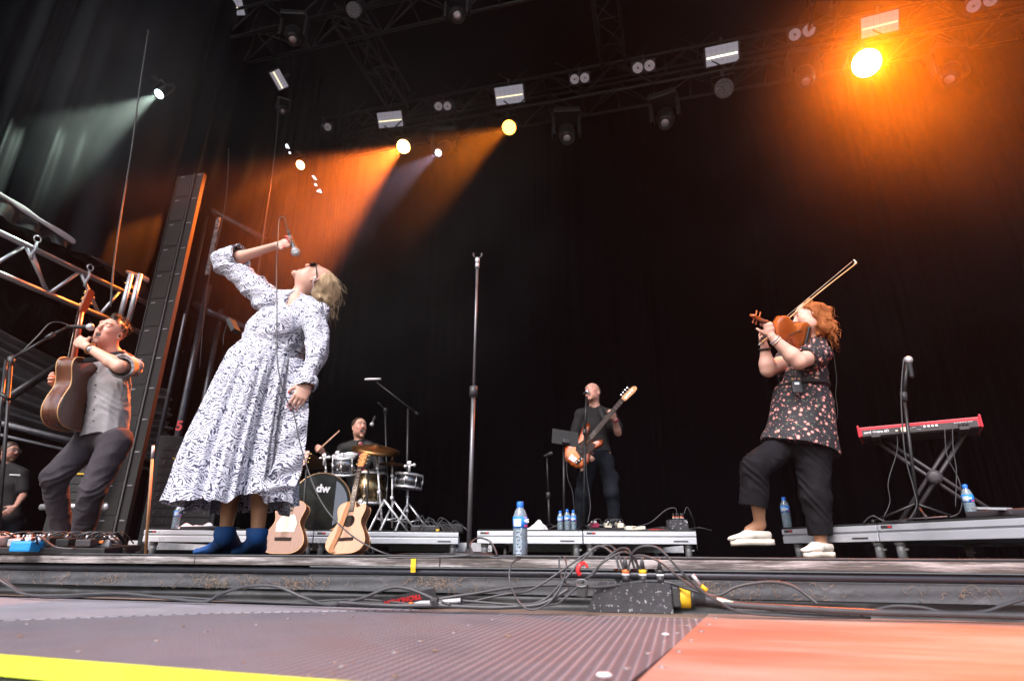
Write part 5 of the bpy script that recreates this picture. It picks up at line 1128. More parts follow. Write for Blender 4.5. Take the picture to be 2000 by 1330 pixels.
    # shoes: slip-ons with thick soles
    def shoe(an, heel, toe, up_):
        heel, toe, up_ = V(heel), V(toe), V(up_).normalized(); d = (toe - heel).normalized(); sd = d.cross(up_)
        o = soft('shoe', [seg(heel + up_ * .035, heel.lerp(toe, .5) + up_ * .03, (.042, .040), (.046, .036), .02, sd), seg(heel.lerp(toe, .5) + up_ * .028, toe + up_ * .014 - d * .008, (.046, .034), (.036, .016), .02, sd), seg(heel + up_ * .075 - d * .01, heel.lerp(toe, .42) + up_ * .08, .036, .03, .008, None, True)], .0045, M['canvas_cream'], root, clips=[(heel, -up_)])
        out = [(-.042, .0), (-.036, .04), (-.04, .12), (-.045, .19), (-.03, .245), (0, .262), (.03, .245), (.045, .19), (.04, .12), (.036, .04), (.042, .0), (.03, -.035), (0, -.045), (-.03, -.035)]; out = [(p.x, p.y) for p in sp([V((x, y, 0)) for x, y in out], 4, True)]
        k = (toe - heel).length / .262; mm = Matrix.Translation(heel - root.location) @ Matrix((sd, d, sd.cross(d))).transposed().to_4x4()
        b = MB(); h0 = -.028
        b.prism([(x * 1.02, y * k) for x, y in out], .034, mm @ Matrix.Translation((0, 0, h0 if sd.cross(d).dot(up_) > 0 else -.006))); b.build('sole', M['sole_cream'], o)
    shoe(anR, P(1497, 1056, 3.99), P(1428, 1056, 3.9), Z * 1 - RH * .12)
    hz1 = G(1618, 3.99, .03); shoe(anL, hz1, hz1 - RH * .13 - FH * .19, Z)
    hb = [ell(at(0, -.03, .04), (.096, .104, .092), B, .02), seg(at(0, -.075, .03), at(0, -.085, -.10), .074, .062, .03), seg(at(.06, -.035, .02), at(.058, -.06, -.11), .034, .036, .02), seg(at(-.06, -.035, .02), at(-.058, -.06, -.11), .034, .036, .02)] + curls(at, [((0, -.03, .04), (.096, .104, .092)), ((0, -.08, -.06), (.075, .07, .085)), ((0, -.07, -.10), (.07, .065, .05))], 60, 7) + [
          ell(at(0, .10, -.0), (.10, .088, .135), B, .015, True), ell(at(.088, .035, -.02), (.035, .04, .07), B, .01, True)]
    hr = hair_mass('hair', hb, M['hair_red'], root, 90, .007, 6, .0045, (.2, .1, 1))
    strands('hair_strands', hr, M['hair_red'], root, 1500, 11, .012, .0008, -Z + RH * .3, 4, .004, .95)
    b = MB(); b.sphere(at(.082, -.002, -.004) - root.location, .009, 8); b.build('in_ear_monitor', M['white'], root)
    # radio pack on the belt
    rp = empty('radio_pack', (0, 0, 0)); rp.parent = root; q = P(1556, 755, 3.77) - root.location; rm = Matrix.Rotation(YAW - .15, 3, 'Z')
    MB().box(q, (.062, .026, .088), rm, bev=.006).build('case', M['rubber'], rp); MB().box(q + rm @ V((0, -.014, .018)), (.028, .003, .014), rm).build('display', mat('display', (.5, .5, .6), .4, emit=(.7, .75, .9), es=.5), rp)
    b = MB(); b.rod(q + V((-.02, 0, .045)), q + V((-.02, 0, .062)), .006); b.rod(q + V((.022, 0, .045)), q + V((.022, 0, .06)), .006); b.build('connector', M['brass'], rp)
    b = MB().tube(sp([P(1628, 690, 3.95) - root.location, P(1634, 740, 3.95) - root.location, P(1632, 770, 3.95) - root.location, P(1636, 800, 3.95) - root.location, P(1634, 820, 3.95) - root.location], 6), .0016, 4); b.build('earphone_wire', M['cable'], root)
    for k, (t, c) in enumerate(((.03, 'steel'), (.045, 'cream'))):
        wd = (wrL - elL).normalized(); c0 = wrL - wd * t - root.location; Bm = basis(wd, Z); MB().tube([c0 + Bm @ V((.036 * math.cos(a), .032 * math.sin(a), 0)) for a in np.linspace(0, 6.2832, 25)[:-1]], .004, 6, closed=True).build('bracelet', M[c], root)
    wd = (wrR - elR).normalized(); c0 = wrR - wd * .02 - root.location; Bm = basis(wd, RH); MB().tube([c0 + Bm @ V((.034 * math.cos(a), .03 * math.sin(a), 0)) for a in np.linspace(0, 6.2832, 25)[:-1]], .008, 6, closed=True).build('watch', M['matt_black'], root)
    return root
violinist()
M['violin'] = mat('violin_varnish', (.42, .075, .015), .25, 0, .3, 7, coat=.8, col2=(.60, .16, .03)); 
def violin():
    RH, FH = LB(1550)
    yx = (P(1490, 619, 3.58) - P(1592, 667, 3.90)).normalized(); c = P(1541, 650, 3.745)
    zt = RH * -.72 + FH * .60 + Z * .35     # the top faces away, the back faces the camera
    y = yx; z = (V(zt) - y * V(zt).dot(y)).normalized(); x = y.cross(z)
    e = empty('violin', c, 'glossy orange-brown violin seen from its back under the womans chin', 'violin'); e.matrix_world = Matrix.Translation(c) @ Matrix((x, y, z)).transposed().to_4x4() @ Matrix.Scale(1.05, 4)
    ctl = [(0, -.178), (.06, -.172), (.095, -.14), (.103, -.10), (.092, -.062), (.075, -.045), (.079, -.036), (.06, -.01), (.056, .015), (.062, .038), (.074, .048), (.070, .056), (.082, .08), (.083, .11), (.068, .15), (.03, .172), (0, .176)]
    pts = [(p.x, p.y) for p in sp([V((a, b_, 0)) for a, b_ in ctl], 4)]; o = pts + [(-a, b_) for a, b_ in pts[::-1][1:-1]]
    b = MB(); ring_wall(b, o, -.032, 0, -.03); b.build('ribs', M['violin'], e)
    def plate(z0, sgn, nm):
        n = len(o); vs = []; fs = []
        R_ = 7
        for r in range(R_ + 1):
            t = r / R_
            for (a, b_) in o: vs.append((a * (1 - t), b_ * (1 - t * .999), z0 + sgn * .016 * math.sin(t * math.pi / 2) ** .8 + sgn * .003))
        for r in range(R_):
            for k in range(n): l = (k + 1) % n; fs.append((r * n + k, r * n + l, (r + 1) * n + l, (r + 1) * n + k))
        q = MB().add(vs, fs); ring_wall(q, o, z0, z0 + sgn * .003); return q.build(nm, M['violin'], e)
    plate(-.032, -1, 'back'); plate(0, 1, 'top')
    MB().tube([(0, .17, .002), (0, .3, .006)], [.016, .012], 10, flat=.8, xa=(1, 0, 0)).build('neck', M['neck_wood'], e)
    MB().box((0, .19, .018), (.03, .27, .006), bev=.002).build('fingerboard', M['ebony'], e)
    b = MB(); b.box((0, .33, .0), (.022, .07, .022), bev=.004); b.tube([V((0, .37 + .014 * math.cos(a) * (1 - a / 14), -.004 + .016 * math.sin(a) * (1 - a / 14))) for a in np.linspace(0, 9, 20)], .009, 8); b.build('scroll', M['violin'], e)
    for sx, yy in ((-1, .31), (1, .325), (-1, .345), (1, .355)): q = MB(); q.rod((0, yy, 0), (sx * .03, yy, 0), .004); q.sphere((sx * .036, yy, 0), (.009, .008, .004), 10); q.build('peg', M['violin'], e)
    MB().sphere((.03, -.145, .028), (.04, .03, .008), 14).build('chin_rest', M['ebony'], e); b = MB(); b.box((0, -.12, .02), (.03, .1, .008), bev=.003); b.build('tailpiece', M['ebony'], e)
    b = MB(); b.box((0, -.11, -.058), (.15, .022, .012), bev=.005); b.rod((-.065, -.11, -.056), (-.075, -.105, -.032), .004); b.rod((.065, -.11, -.056), (.075, -.105, -.032), .004); b.build('shoulder_rest', M['rubber'], e)
    b = MB().tube(sp([V((-.03, -.05, -.05)), V((.0, .02, -.06)), V((.04, .06, -.045)), V((.09, .02, -.01))], 6), .003, 6); b.build('clip_microphone', M['matt_black'], e)
    b = MB()
    for k in range(4): b.rod(((k - 1.5) * .009, -.08, .034), ((k - 1.5) * .006, .3, .024), .0006, seg=4)
    b.build('strings', M['string_metal'], e)
violin()
def bow():
    a, t = P(1482, 667, 3.80), P(1669, 510, 3.56); d = (t - a); L_ = d.length; d.normalize(); e = empty('violin_bow', a, 'violin bow crossing in front of the violinists face', 'bow'); up = (Z - d * d.z).normalized()
    h = MB(); pts = [V((0, 0, 0)) + d * L_ * s_ + up * (.010 - .012 * math.sin(math.pi * s_)) * -1 for s_ in np.linspace(0, 1, 14)]
    h.tube([p - up * .010 for p in pts], [.0045] * 5 + [.004] * 5 + [.0032] * 4, 8); h.build('stick', M['binding'], e)
    MB().tube([d * .05 + up * .010, d * (L_ - .012) + up * .008], .0035, 6, flat=.35, xa=d.cross(up)).build('hair', M['cream'], e)
    MB().box(d * .05, (.05, .012, .022), Matrix((d, up.cross(d) * -1, up)).transposed(), bev=.003).build('frog', M['ebony'], e)
    q = MB(); q.tube([d * (L_ - .02) - up * .016, d * L_ - up * .012, d * (L_ + .004) + up * .012], [.004, .006, .003], 6); q.build('tip', M['cream'], e)
    MB().rod(-d * .02 - up * .018, d * 0 - up * .016, .004).build('screw', M['steel'], e)
bow()
# ---------------------------------------------------------------- other musicians
M['cyan'] = mat('cyan', (.01, .25, .62), .35)
M['stand_grey'] = mat('stand_grey', (.16, .16, .17), .4, .7, .15, 20)
def bassist():
    RH, FH = LB(1160)
    root = empty('person', G(1160, 6.6, .2), 'bald bass player in black T-shirt singing on the middle riser', 'person'); SK = (.62, .33, .26)
    hc = P(1157, 768, 6.55); f = -RH * .45 - FH * .82 + Z * .25; u = Z * .95 + FH * .25
    nk = P(1163, 800, 6.6); shL = P(1192, 810, 6.55); shR = P(1134, 810, 6.6); ch = P(1163, 838, 6.6); pel = P(1166, 886, 6.62)
    elL = P(1207, 845, 6.45); wrL = P(1201, 820, 6.3); elR = P(1119, 862, 6.6); wrR = P(1140, 884, 6.32)
    hpL = P(1182, 900, 6.6); hpR = P(1150, 900, 6.6); knL = P(1196, 965, 6.5); knR = P(1138, 965, 6.5); anL = G(1204, 6.6, .28); anR = G(1132, 6.6, .28)
    hp, pa, at, B, hx = head_prims(hc, f, u, 1.0, .5, SK, brow=(.35, .2, .14), beard=((.35, .18, .12), .5))
    pr = torso_prims(pel, ch, nk, shL, shR, 1.0, 1.0) + [seg(nk - Z * .02, at(0, -.02, -.06), .06, .057, .03)] + hp + arm_prims(shL, elL, wrL) + arm_prims(shR, elR, wrR) + leg_prims(hpL, knL, anL) + leg_prims(hpR, knR, anR)
    hL, _ = hand_prims(wrL, P(1196, 806, 6.27) - wrL, FH * .6 - RH * .4, -RH, 1.0, (.9, 1, 1, 1), .5)
    hR, _ = hand_prims(wrR, P(1150, 893, 6.25) - wrR, FH + RH * .1, Z, 1.0, (.5, .6, .6, .6), .4)
    soft('body', pr + hL + hR, .0065, M['skin'], root, SK, pa)
    tp = inflate(torso_prims(pel, ch, nk, shL, shR, 1.0, 1.0), .018, .03) + [ell(shL, .075, None, .02), ell(shR, .078, None, .02), seg(shL, shL.lerp(elL, .75), .068, .07, .02), seg(shR, shR.lerp(elR, .7), .07, .07, .02), seg(nk, at(0, -.03, -.04), .06, .06, .01, None, True)]
    soft('t_shirt', tp, .008, M['black_tee'], root, disp=folds(.008, 31, 14, (0, 0, 1), .8), clips=[(P(1166, 884, 6.6), -Z)])
    soft('trousers', [seg(hpL, pel, .11, .135, .04), seg(hpR, pel, .11, .135, .04), seg(hpL, knL, .10, .085, .03), seg(knL, anL, .085, .072, .03), seg(hpR, knR, .10, .085, .03), seg(knR, anR, .085, .072, .03), ell(knL.lerp(hpL, .45) + RH * .07, (.05, .06, .09), None, .03)], .008, M['black_denim'], root, disp=add_f(folds(.010, 32, 20, (1, 0, .3), .5), folds(.006, 33, 40, (1, 0, 0), .4)), clips=[(P(1166, 872, 6.6), Z)])
    for an, d in ((anL, RH * .2 - FH), (anR, -RH * .4 - FH)): soft('shoe', [seg(an - Z * .03, an - Z * .035 + V(d).normalized() * .17, (.045, .045), (.042, .03), .02)], .007, M['matt_black'], root)
    hb = [ell(at(0, -.03, .04), (.079, .09, .078), B, .02), ell(at(0, .09, .02), (.1, .09, .14), B, .01, True), ell(at(0, 0, .1), (.06, .08, .05), B, .01, True)]; soft('hair', hb, .006, M['hair_fair'], root)
    MB().tube([wrL - root.location + basis((wrL - elL).normalized()) @ V((.034 * math.cos(a), .03 * math.sin(a), 0)) for a in np.linspace(0, 6.28, 17)[:-1]], .009, 6, closed=True).build('wristband', M['maroon'], root)
    # bass guitar
    yx = (P(1246, 748, 6.2) - P(1128, 888, 6.28)); c = P(1134, 880, 6.26); y = V(yx).normalized(); z = (-FH - RH * .25 + Z * .1); z = (z - y * z.dot(y)).normalized(); x = y.cross(z)
    e = empty('bass_guitar', c, 'sunburst electric bass with maple headstock held by the bald bass player', 'bass guitar'); e.matrix_world = Matrix.Translation(c) @ Matrix((x, y, z)).transposed().to_4x4() @ Matrix.Scale(.92, 4)
    ctl = [(0, -.2), (.09, -.19), (.155, -.13), (.165, -.05), (.12, .02), (.105, .08), (.135, .15), (.155, .21), (.13, .25), (.09, .235), (.06, .18), (.035, .165), (-.035, .165), (-.06, .2), (-.10, .29), (-.14, .315), (-.16, .28), (-.15, .2), (-.115, .09), (-.13, .0), (-.165, -.07), (-.15, -.15), (-.08, -.195)]
    o = [(p.x, p.y) for p in sp([V((a, b_, 0)) for a, b_ in ctl], 3, True)]; n = len(o); vs = []; fs = []; R_ = 5
    for r in range(R_ + 1): vs += [(a * (1 - r / R_), b_ * (1 - r / R_) + .01 * r / R_, .020 if r else .012) for a, b_ in o]
    for r in range(R_):
        for k in range(n): l = (k + 1) % n; fs.append((r * n + k, r * n + l, (r + 1) * n + l, (r + 1) * n + k))
    q = MB().add(vs, fs); ring_wall(q, o, -.018, .012); q.add([(a, b_, -.018) for a, b_ in o], [tuple(range(n))]); bo = q.build('body', M['sunburst'], e); me = bo.data
    atc = me.color_attributes.new('Col', 'FLOAT_COLOR', 'POINT')
    oc = [V((a, b_, 0)) for a, b_ in o]
    for i, v in enumerate(me.vertices):
        dd = min((V((v.co.x, v.co.y, 0)) - q_).length for q_ in oc[::2]); t = min(1, dd / .075); c1 = (.012, .005, .003); c2 = (.45, .07, .008); c3 = (.66, .20, .022)
        col = [c1[j] * (1 - min(1, t * 2.2)) + c2[j] * min(1, t * 2.2) if t < .45 else c2[j] * (1 - (t - .45) / .55) + c3[j] * (t - .45) / .55 for j in range(3)]; atc.data[i].color = (*col, 1)
    MB().prism([(.02, .15), (.10, .16), (.12, .08), (.085, 0), (.09, -.08), (.10, -.15), (.06, -.16), (.05, -.06), (-.05, -.03), (-.07, .04), (-.04, .15)], .002, Matrix.Translation((0, 0, .021))).build('pickguard', M['ebony'], e)
    MB().tube([(0, .1, .012), (0, .78, .006)], [.031, .021], 12, flat=.6, xa=(1, 0, 0)).build('neck', M['maple'], e)
    MB().box((0, .44, .026), (.055, .68, .007)).build('fretboard', M['ebony'], e); q = MB()
    for k in range(20): q.box((0, .78 - .86 * (1 - 2 ** (-(k + 1) / 12)), .0302), (.054, .0012, .001))
    q.build('fret_wire', M['stand_grey'], e)
    hs_ = MB().prism([(-.022, 0), (.022, 0), (.034, .02), (.04, .08), (.05, .16), (.045, .21), (.015, .225), (-.012, .205), (-.02, .17), (-.03, .08), (-.034, .03)], .014, Matrix.Translation((0, .78, 0))).build('headstock', M['maple'], e)
    for k in range(4): q = MB(); yy = .82 + k * .038; q.rod((.012, yy, .01), (.012, yy, .026), .008); q.rod((.03, yy, .004), (-.055, yy, .004), .003); q.sphere((-.062, yy, .004), (.010, .013, .004), 10); q.build('tuner', M['chrome'], hs_)
    q = MB(); q.box((-.02, .02, .027), (.05, .03, .012), bev=.004); q.box((.022, -.01, .027), (.05, .03, .012), bev=.004); q.build('pickup', M['matt_black'], e)
    MB().box((0, -.13, .026), (.085, .055, .014), bev=.004).build('bridge', M['chrome'], e); q = MB()
    for k in range(3): q.lathe((.085 - k * .01, -.07 - k * .035, .022), [(.010, 0), (.010, .018), (.001, .018)], seg=12)
    q.build('knob', M['chrome'], e); q = MB()
    for k in range(4): q.rod(((k - 1.5) * .018, -.12, .036), ((k - 1.5) * .011, .79, .02), .0006, seg=4)
    q.build('strings', M['string_metal'], e)
    sb = MB().tube(sp([P(1184, 822, 6.32), P(1176, 808, 6.42), P(1172, 796, 6.55), P(1165, 800, 6.75), P(1130, 850, 6.85)], 6), .03, 6, flat=.12, xa=RH); tag(sb.build('bass_strap', M['matt_black']), 'wide black strap over the bald bass players shoulder', 'strap')
    return root
bassist()
def drummer():
    RH, FH = LB(700)
    root = empty('person', G(705, 7.1, .2), 'drummer in black jacket and maroon shirt shouting behind the drum kit', 'person'); SK = (.62, .33, .25)
    hc = P(702, 836, 6.95); f = RH * .38 - FH * .85 + Z * .15; u = Z * .95 + FH * .15 - RH * .1
    nk = P(703, 868, 7.0); shL = P(736, 880, 6.95); shR = P(672, 878, 6.98); ch = P(704, 905, 7.0); pel = P(704, 965, 7.1)
    elL = P(742, 918, 6.75); wrL = P(727, 925, 6.5); elR = P(648, 905, 6.75); wrR = P(632, 886, 6.5)
    hp, pa, at, B, hx = head_prims(hc, f, u, 1.0, .95, SK, brow=(.14, .08, .05), beard=((.2, .11, .07), .6))
    pr = torso_prims(pel, ch, nk, shL, shR, 1.02, 1.05) + [seg(nk - Z * .02, at(0, -.02, -.06), .062, .057, .03)] + hp + arm_prims(shL, elL, wrL) + arm_prims(shR, elR, wrR)
    knL = P(745, 985, 6.6); knR = P(665, 985, 6.6); pr += leg_prims(pel + RH * .1, knL, G(745, 6.55, .3)) + leg_prims(pel - RH * .1, knR, G(668, 6.55, .3))
    hR, _ = hand_prims(wrR, P(626, 878, 6.45) - wrR, -RH * .6 + FH * .5, Z, 1, (1, 1.1, 1.1, 1.1), .6); hL, _ = hand_prims(wrL, P(715, 922, 6.42) - wrL, FH * .5 - Z * .3, Z, 1, (1, 1.1, 1.1, 1.1), .6)
    soft('body', pr + hR + hL, .0065, M['skin'], root, SK, pa)
    t0 = torso_prims(pel, ch, nk, shL, shR, 1.02, 1.05)
    soft('shirt', inflate(t0, .01, .03) + [seg(nk, at(0, -.03, -.04), .06, .06, .01, None, True)], .008, M['maroon'], root)
    jk = inflate(t0, .03, .03) + [seg(shL, elL, .075, .062, .02), seg(elL, wrL, .06, .048, .02), seg(shR, elR, .075, .062, .02), seg(elR, wrR.lerp(elR, .15), .06, .048, .02), seg(P(704, 860, 6.8), P(706, 960, 6.75), (.055, .14), (.075, .14), .01, RH, True), seg(nk, at(0, -.03, -.04), .07, .06, .01, None, True)]
    soft('jacket', jk, .008, M['black_jacket'], root, disp=folds(.008, 41, 20, (0, 0, 1), .7))
    soft('trousers', [seg(pel + RH * .1, knL, .105, .08, .03), seg(knL, G(745, 6.55, .27), .08, .06, .03), seg(pel - RH * .1, knR, .105, .08, .03), seg(knR, G(668, 6.55, .27), .08, .06, .03)], .01, M['black_denim'], root)
    hb = [ell(at(0, -.02, .05), (.083, .096, .084), B, .02), ell(at(0, .09, -.0), (.085, .08, .10), B, .01, True), ell(at(.085, 0, -.03), (.04, .05, .05), B, .01, True), ell(at(-.085, 0, -.03), (.04, .05, .05), B, .01, True)]
    soft('hair', hb, .006, M['hair_brown'], root, clips=[(at(0, 0, -.03), -Z)])
    for a, b_, lab in ((P(618, 883, 6.4), P(663, 841, 6.5), 'wooden drumstick raised beside the drummers shoulder'), (P(764, 905, 6.35), P(768, 880, 6.3), 'wooden drumstick tip showing above the hi-hat')):
        d = (b_ - a).normalized(); L_ = (b_ - a).length; q = MB().tube([V((0, 0, 0)), d * L_ * .8, d * L_ * .95, d * L_], [.009, .0085, .006, .0075], 8); tag(q.build('drumstick', M['spruce'], loc=a), lab, 'drumstick', 'drumsticks')
drummer()
def stagehand():
    RH, FH = LB(20)
    root = empty('person', G(15, 7.3, -.5), 'bearded stagehand with glasses in black T-shirt watching from the dark left wing', 'person'); SK = (.42, .21, .16)
    hc = P(19, 884, 7.3); f = RH * .62 - FH * .75 + Z * .08; u = Z
    nk = P(16, 914, 7.32); shL = P(44, 926, 7.3); shR = P(-14, 926, 7.35); ch = P(14, 950, 7.32); pel = P(12, 1010, 7.35); elL = P(46, 967, 7.3); wrL = P(30, 989, 7.1); elR = P(-24, 970, 7.3); wrR = P(-10, 1000, 7.15)
    hp, pa, at, B, hx = head_prims(hc, f, u, 1.0, 0, SK, brow=(.12, .07, .04), beard=((.14, .075, .045), .85))
    hpL = pel + RH * .1 - Z * .08; hpR = pel - RH * .1 - Z * .08; anL = V((hpL.x, hpL.y, -.42)); anR = V((hpR.x, hpR.y, -.42)); knL = hpL.lerp(anL, .5); knR = hpR.lerp(anR, .5)
    pr = torso_prims(pel, ch, nk, shL, shR) + [seg(nk - Z * .02, at(0, -.02, -.06), .058, .055, .03)] + hp + arm_prims(shL, elL, wrL) + arm_prims(shR, elR, wrR) + leg_prims(hpL, knL, anL) + leg_prims(hpR, knR, anR)
    hL, _ = hand_prims(wrL, P(20, 996, 7.08) - wrL, FH, -RH * .4 + Z, 1, (.3, .4, .4, .5), .4); hR, _ = hand_prims(wrR, -Z * .8 + RH * .3, FH, -RH + Z * .5, 1, (.3, .4, .4, .5), .4)
    soft('body', pr + hL + hR, .0065, M['skin'], root, SK, pa)
    ts = soft('t_shirt', inflate(torso_prims(pel, ch, nk, shL, shR), .02, .03) + [seg(shL, shL.lerp(elL, .75), .064, .068, .02), seg(shR, shR.lerp(elR, .75), .064, .068, .02), seg(nk, at(0, -.03, -.04), .06, .06, .01, None, True)], .008, M['black_tee'], root, disp=folds(.007, 51, 14, (0, 0, 1), .8))
    soft('trousers', [seg(hpL, pel, .11, .13, .04), seg(hpR, pel, .11, .13, .04), seg(hpL, knL, .10, .08, .03), seg(knL, anL, .08, .065, .03), seg(hpR, knR, .10, .08, .03), seg(knR, anR, .08, .065, .03)], .01, M['black_denim'], root)
    soft('hair', [ell(at(0, -.015, .055), (.083, .098, .085), B, .02), ell(at(0, .09, -.0), (.085, .075, .09), B, .01, True)], .006, M['hair_brown'], root, clips=[(at(0, 0, -.03), -Z)])
    b = MB()
    for s_ in (-1, 1): b.tube([at(s_ * .032, .103, .012) - root.location + basis(V(f)) @ V((.022 * math.cos(a), .018 * math.sin(a), 0)) for a in np.linspace(0, 6.28, 17)[:-1]], .0018, 5, closed=True); b.tube([at(s_ * .055, .1, .014) - root.location, at(s_ * .08, 0, .01) - root.location], .0018, 5)
    b.build('glasses', M['steel'], root)
    q = MB(); q.box(P(29, 927, 7.12) - root.location, (.10, .004, .014), Matrix.Rotation(YAW + .5, 3, 'Z')); q.build('chest_print', M['white'], root)
stagehand()
# ================================================================ RISERS
def riser(pa_, pb_, n, label, depth=2.0, joints=None, legs=(0.04, .96)):
    a, b_ = V(pa_), V(pb_); d = b_ - a; L_ = d.length; d.normalize(); nr = V((-d.y, d.x, 0)); H = .2
    js = [0] + (joints or [i / n for i in range(1, n)]) + [1]; B = Matrix((d, nr, Z)).transposed()
    for i in range(n):
        s0, s1 = js[i] * L_ + .004, js[i + 1] * L_ - .004; w = s1 - s0; o = a + d * (s0 + w / 2); e = empty('stage_riser', o, label[i], 'riser deck', 'silver riser decks'); e.rotation_euler = B.to_euler()
        MB().box((0, depth / 2, H - .006), (w - .01, depth - .01, .012)).build('deck_plate', M['stage_floor'], e)
        q = MB()
        for yy in (.0225, depth - .0225):
            q.box((0, yy, H - .030), (w, .045, .034), bev=.003); q.box((0, yy + (.006 if yy < 1 else -.006), H - .052), (w, .03, .012)); q.box((0, yy, H - .082), (w, .042, .048), bev=.004)
        for xx in (-w / 2 + .022, w / 2 - .022): q.box((xx, depth / 2, H - .055), (.04, depth - .1, .1), bev=.004)
        q.build('frame', M['alu'], e)
        for fx in legs:
            for yy in (.09, depth - .09): q = MB(); q.rod((-w / 2 + w * fx, yy, 0), (-w / 2 + w * fx, yy, H - .1), .026, seg=16); q.rod((-w / 2 + w * fx, yy, H - .13), (-w / 2 + w * fx, yy, H - .1), .031, seg=16); q.box((-w / 2 + w * fx + .034, yy, .05), (.02, .012, .012)); q.build('leg', M['steel'], e)
        q = MB(); q.box((-w / 2 + .06, -.001, H - .026), (.07, .003, .016)); q.build('sticker', M['rubber'], e); q = MB(); q.box((-w / 2 + .08, -.003, H - .026), (.02, .003, .010)); q.build('sticker_patch', M['red'], e)
        q = MB(); q.box((w / 2 - .12, -.0005, H - .085), (.11, .002, .010)); q.build('name_plate', M['seam'], e)
    return B, a, d, nr
riser(G(270, 5.1), G(895, 5.3), 2, ['silver riser deck under the drum kit, left half', 'silver riser deck under the drum kit, right half'], joints=[.53])
riser(G(930, 4.95), G(1365, 4.8), 2, ['silver riser deck left of the bass players vocal stand', 'silver riser deck under the bass players feet and pedals'], joints=[.49], legs=(.06, .94))
riser(G(1533, 4.37), G(2120, 2.78), 2, ['silver riser deck behind the violinists standing leg', 'silver riser deck nearest the right edge of the stage'], joints=[.43], legs=(.06, .9))
b = MB()
for px, F in ((350, 6.6), (620, 6.7), (860, 6.7), (1100, 6.4), (1230, 6.4)): b.box(G(px, F, .09), (1.1, .05, .09), Matrix.Rotation(YAW, 3, 'Z'))
tag(b.build('riser_beam', M['steel']), 'metal cross beams in the dark beneath the risers', 'beam')
# ================================================================ DRUM KIT
M['drum_shell'] = mat('drum_shell', (.18, .18, .19), .18, .9, .15, 4); M['drum_head'] = mat('drum_head', (.72, .73, .76), .45, 0, .04); M['black_head'] = mat('black_head', (.008, .008, .009), .12, 0, .05, coat=.6); M['cymbal'] = mat('cymbal', (.30, .15, .06), .4, 1, .25, 5)
M['gold_shell'] = mat('gold_shell', (.24, .17, .09), .25, 1, .2, 4)
kit = G(690, 6.2, .2)
def drum(name, c, ax, r, h, label, shell, head='drum_head', lugs=8, front=None, group='drums of the kit'):
    ax = V(ax).normalized(); e = empty(name, c, label, 'drum', group); Bm = basis(ax)
    MB().lathe((0, 0, 0), [(r, -h / 2), (r, h / 2)], ax, 36).build('shell', shell, e)
    for s_ in (-1, 1):
        MB().lathe(ax * s_ * h / 2, [(r + .004, -.012), (r + .010, -.010), (r + .010, .012), (r + .002, .012), (r + .002, -.004)], ax, 36).build('rim', M['chrome'] if front is None else M['rim_wood'], e)
    MB().lathe(ax * (h / 2 + .003), [(.0005, .0), (r, 0)], ax, 36).build('head', M[front or head], e); MB().lathe(-ax * (h / 2 + .003), [(.0005, .0), (r, 0)], ax, 36).build('head', M[head], e)
    q = MB()
    for k in range(lugs):
        a = 2 * math.pi * k / lugs + .2; p = Bm @ V((math.cos(a) * (r + .012), math.sin(a) * (r + .012), 0)); q.rod(p - ax * h / 2, p + ax * h / 2, .003, seg=6); q.rod(p - ax * .02, p + ax * .02, .009, seg=8)
    q.build('lug', M['chrome'], e); return e
M['rim_wood'] = mat('rim_wood', (.50, .30, .16), .25, .4, .1)
ka = (EYE - kit); ka.z = 0; ka = (ka.normalized() + V((.22, 0, 0))).normalized()
kc = P(624, 972, 6.15); kc.z = .2 + .285; kd_ = drum('bass_drum', kc, ka, .275, .42, 'large bass drum with black front head and pale side patch', M['drum_shell'], 'drum_head', 8, 'black_head')
for s_ in (-1, 1): q = MB(); sx = ka.cross(Z) * s_; q.rod(sx * .26 + ka * .15, sx * .36 + ka * .26 + V((0, 0, -.27)), .008); q.build('spur', M['chrome'], kd_)
Bk = Matrix((Z.cross(ka), Z, ka)).transposed()
q = MB().prism([(.245 * math.cos(a), .245 * math.sin(a)) for a in np.linspace(-1.05, 1.05, 20)], .001, Matrix.Translation(ka * .2155) @ Bk.to_4x4()); q.build('pale_patch', mat('pale_patch', (.16, .18, .22), .3, 0, .05), kd_)
text_mesh('dw', .105, Matrix.Translation(ka * .216 + Z * .13 + Z.cross(ka) * .0) @ Bk.to_4x4(), .001, 'lettering', M['drum_head'], kd_, .004)
drum('rack_tom', P(675, 907, 6.15), Z * .9 - FH * .35, .128, .17, 'silver rack tom mounted left of the pale guitars headstock', M['drum_shell'])
drum('floor_tom', P(722, 955, 6.3), Z, .17, .30, 'shiny gold-brown tom right of the leaning guitars neck', M['gold_shell'])
drum('snare_drum', P(797, 940, 6.3), Z + RH * .1, .14, .13, 'small silver drum at the right end of the kit', M['drum_shell'])
def cymbal(c, r, ax, label):
    ax = V(ax).normalized(); q = MB().lathe((0, 0, 0), [(r, -.03 * r / .2), (r * .6, -.012), (r * .25, -.002), (r * .2, .004), (r * .12, .018), (.006, .024), (.005, .022), (r * .12, .015), (r * .2, .001), (r * .6, -.015), (r, -.0325 * r / .2)], ax, 40); e = q.build('cymbal', M['cymbal'], loc=c); return tag(e, label, 'cymbal', 'cymbals of the kit')
cymbal(P(592, 884, 6.2), .27, Z * .86 + FH * .2 + RH * .25, 'large dark cymbal partly hidden behind the singers hand side')
cymbal(P(735, 872, 6.1), .25, Z * .80 - FH * .30 + RH * .12, 'big bronze cymbal tilted beside the drummers chest'); cymbal(P(766, 903, 6.15), .135, Z, 'small bronze hi-hat cymbal right of the big tilted one')
cymbal(P(620, 905, 6.6), .19, Z * .9 - RH * .15, 'bronze cymbal low behind the bass drum')
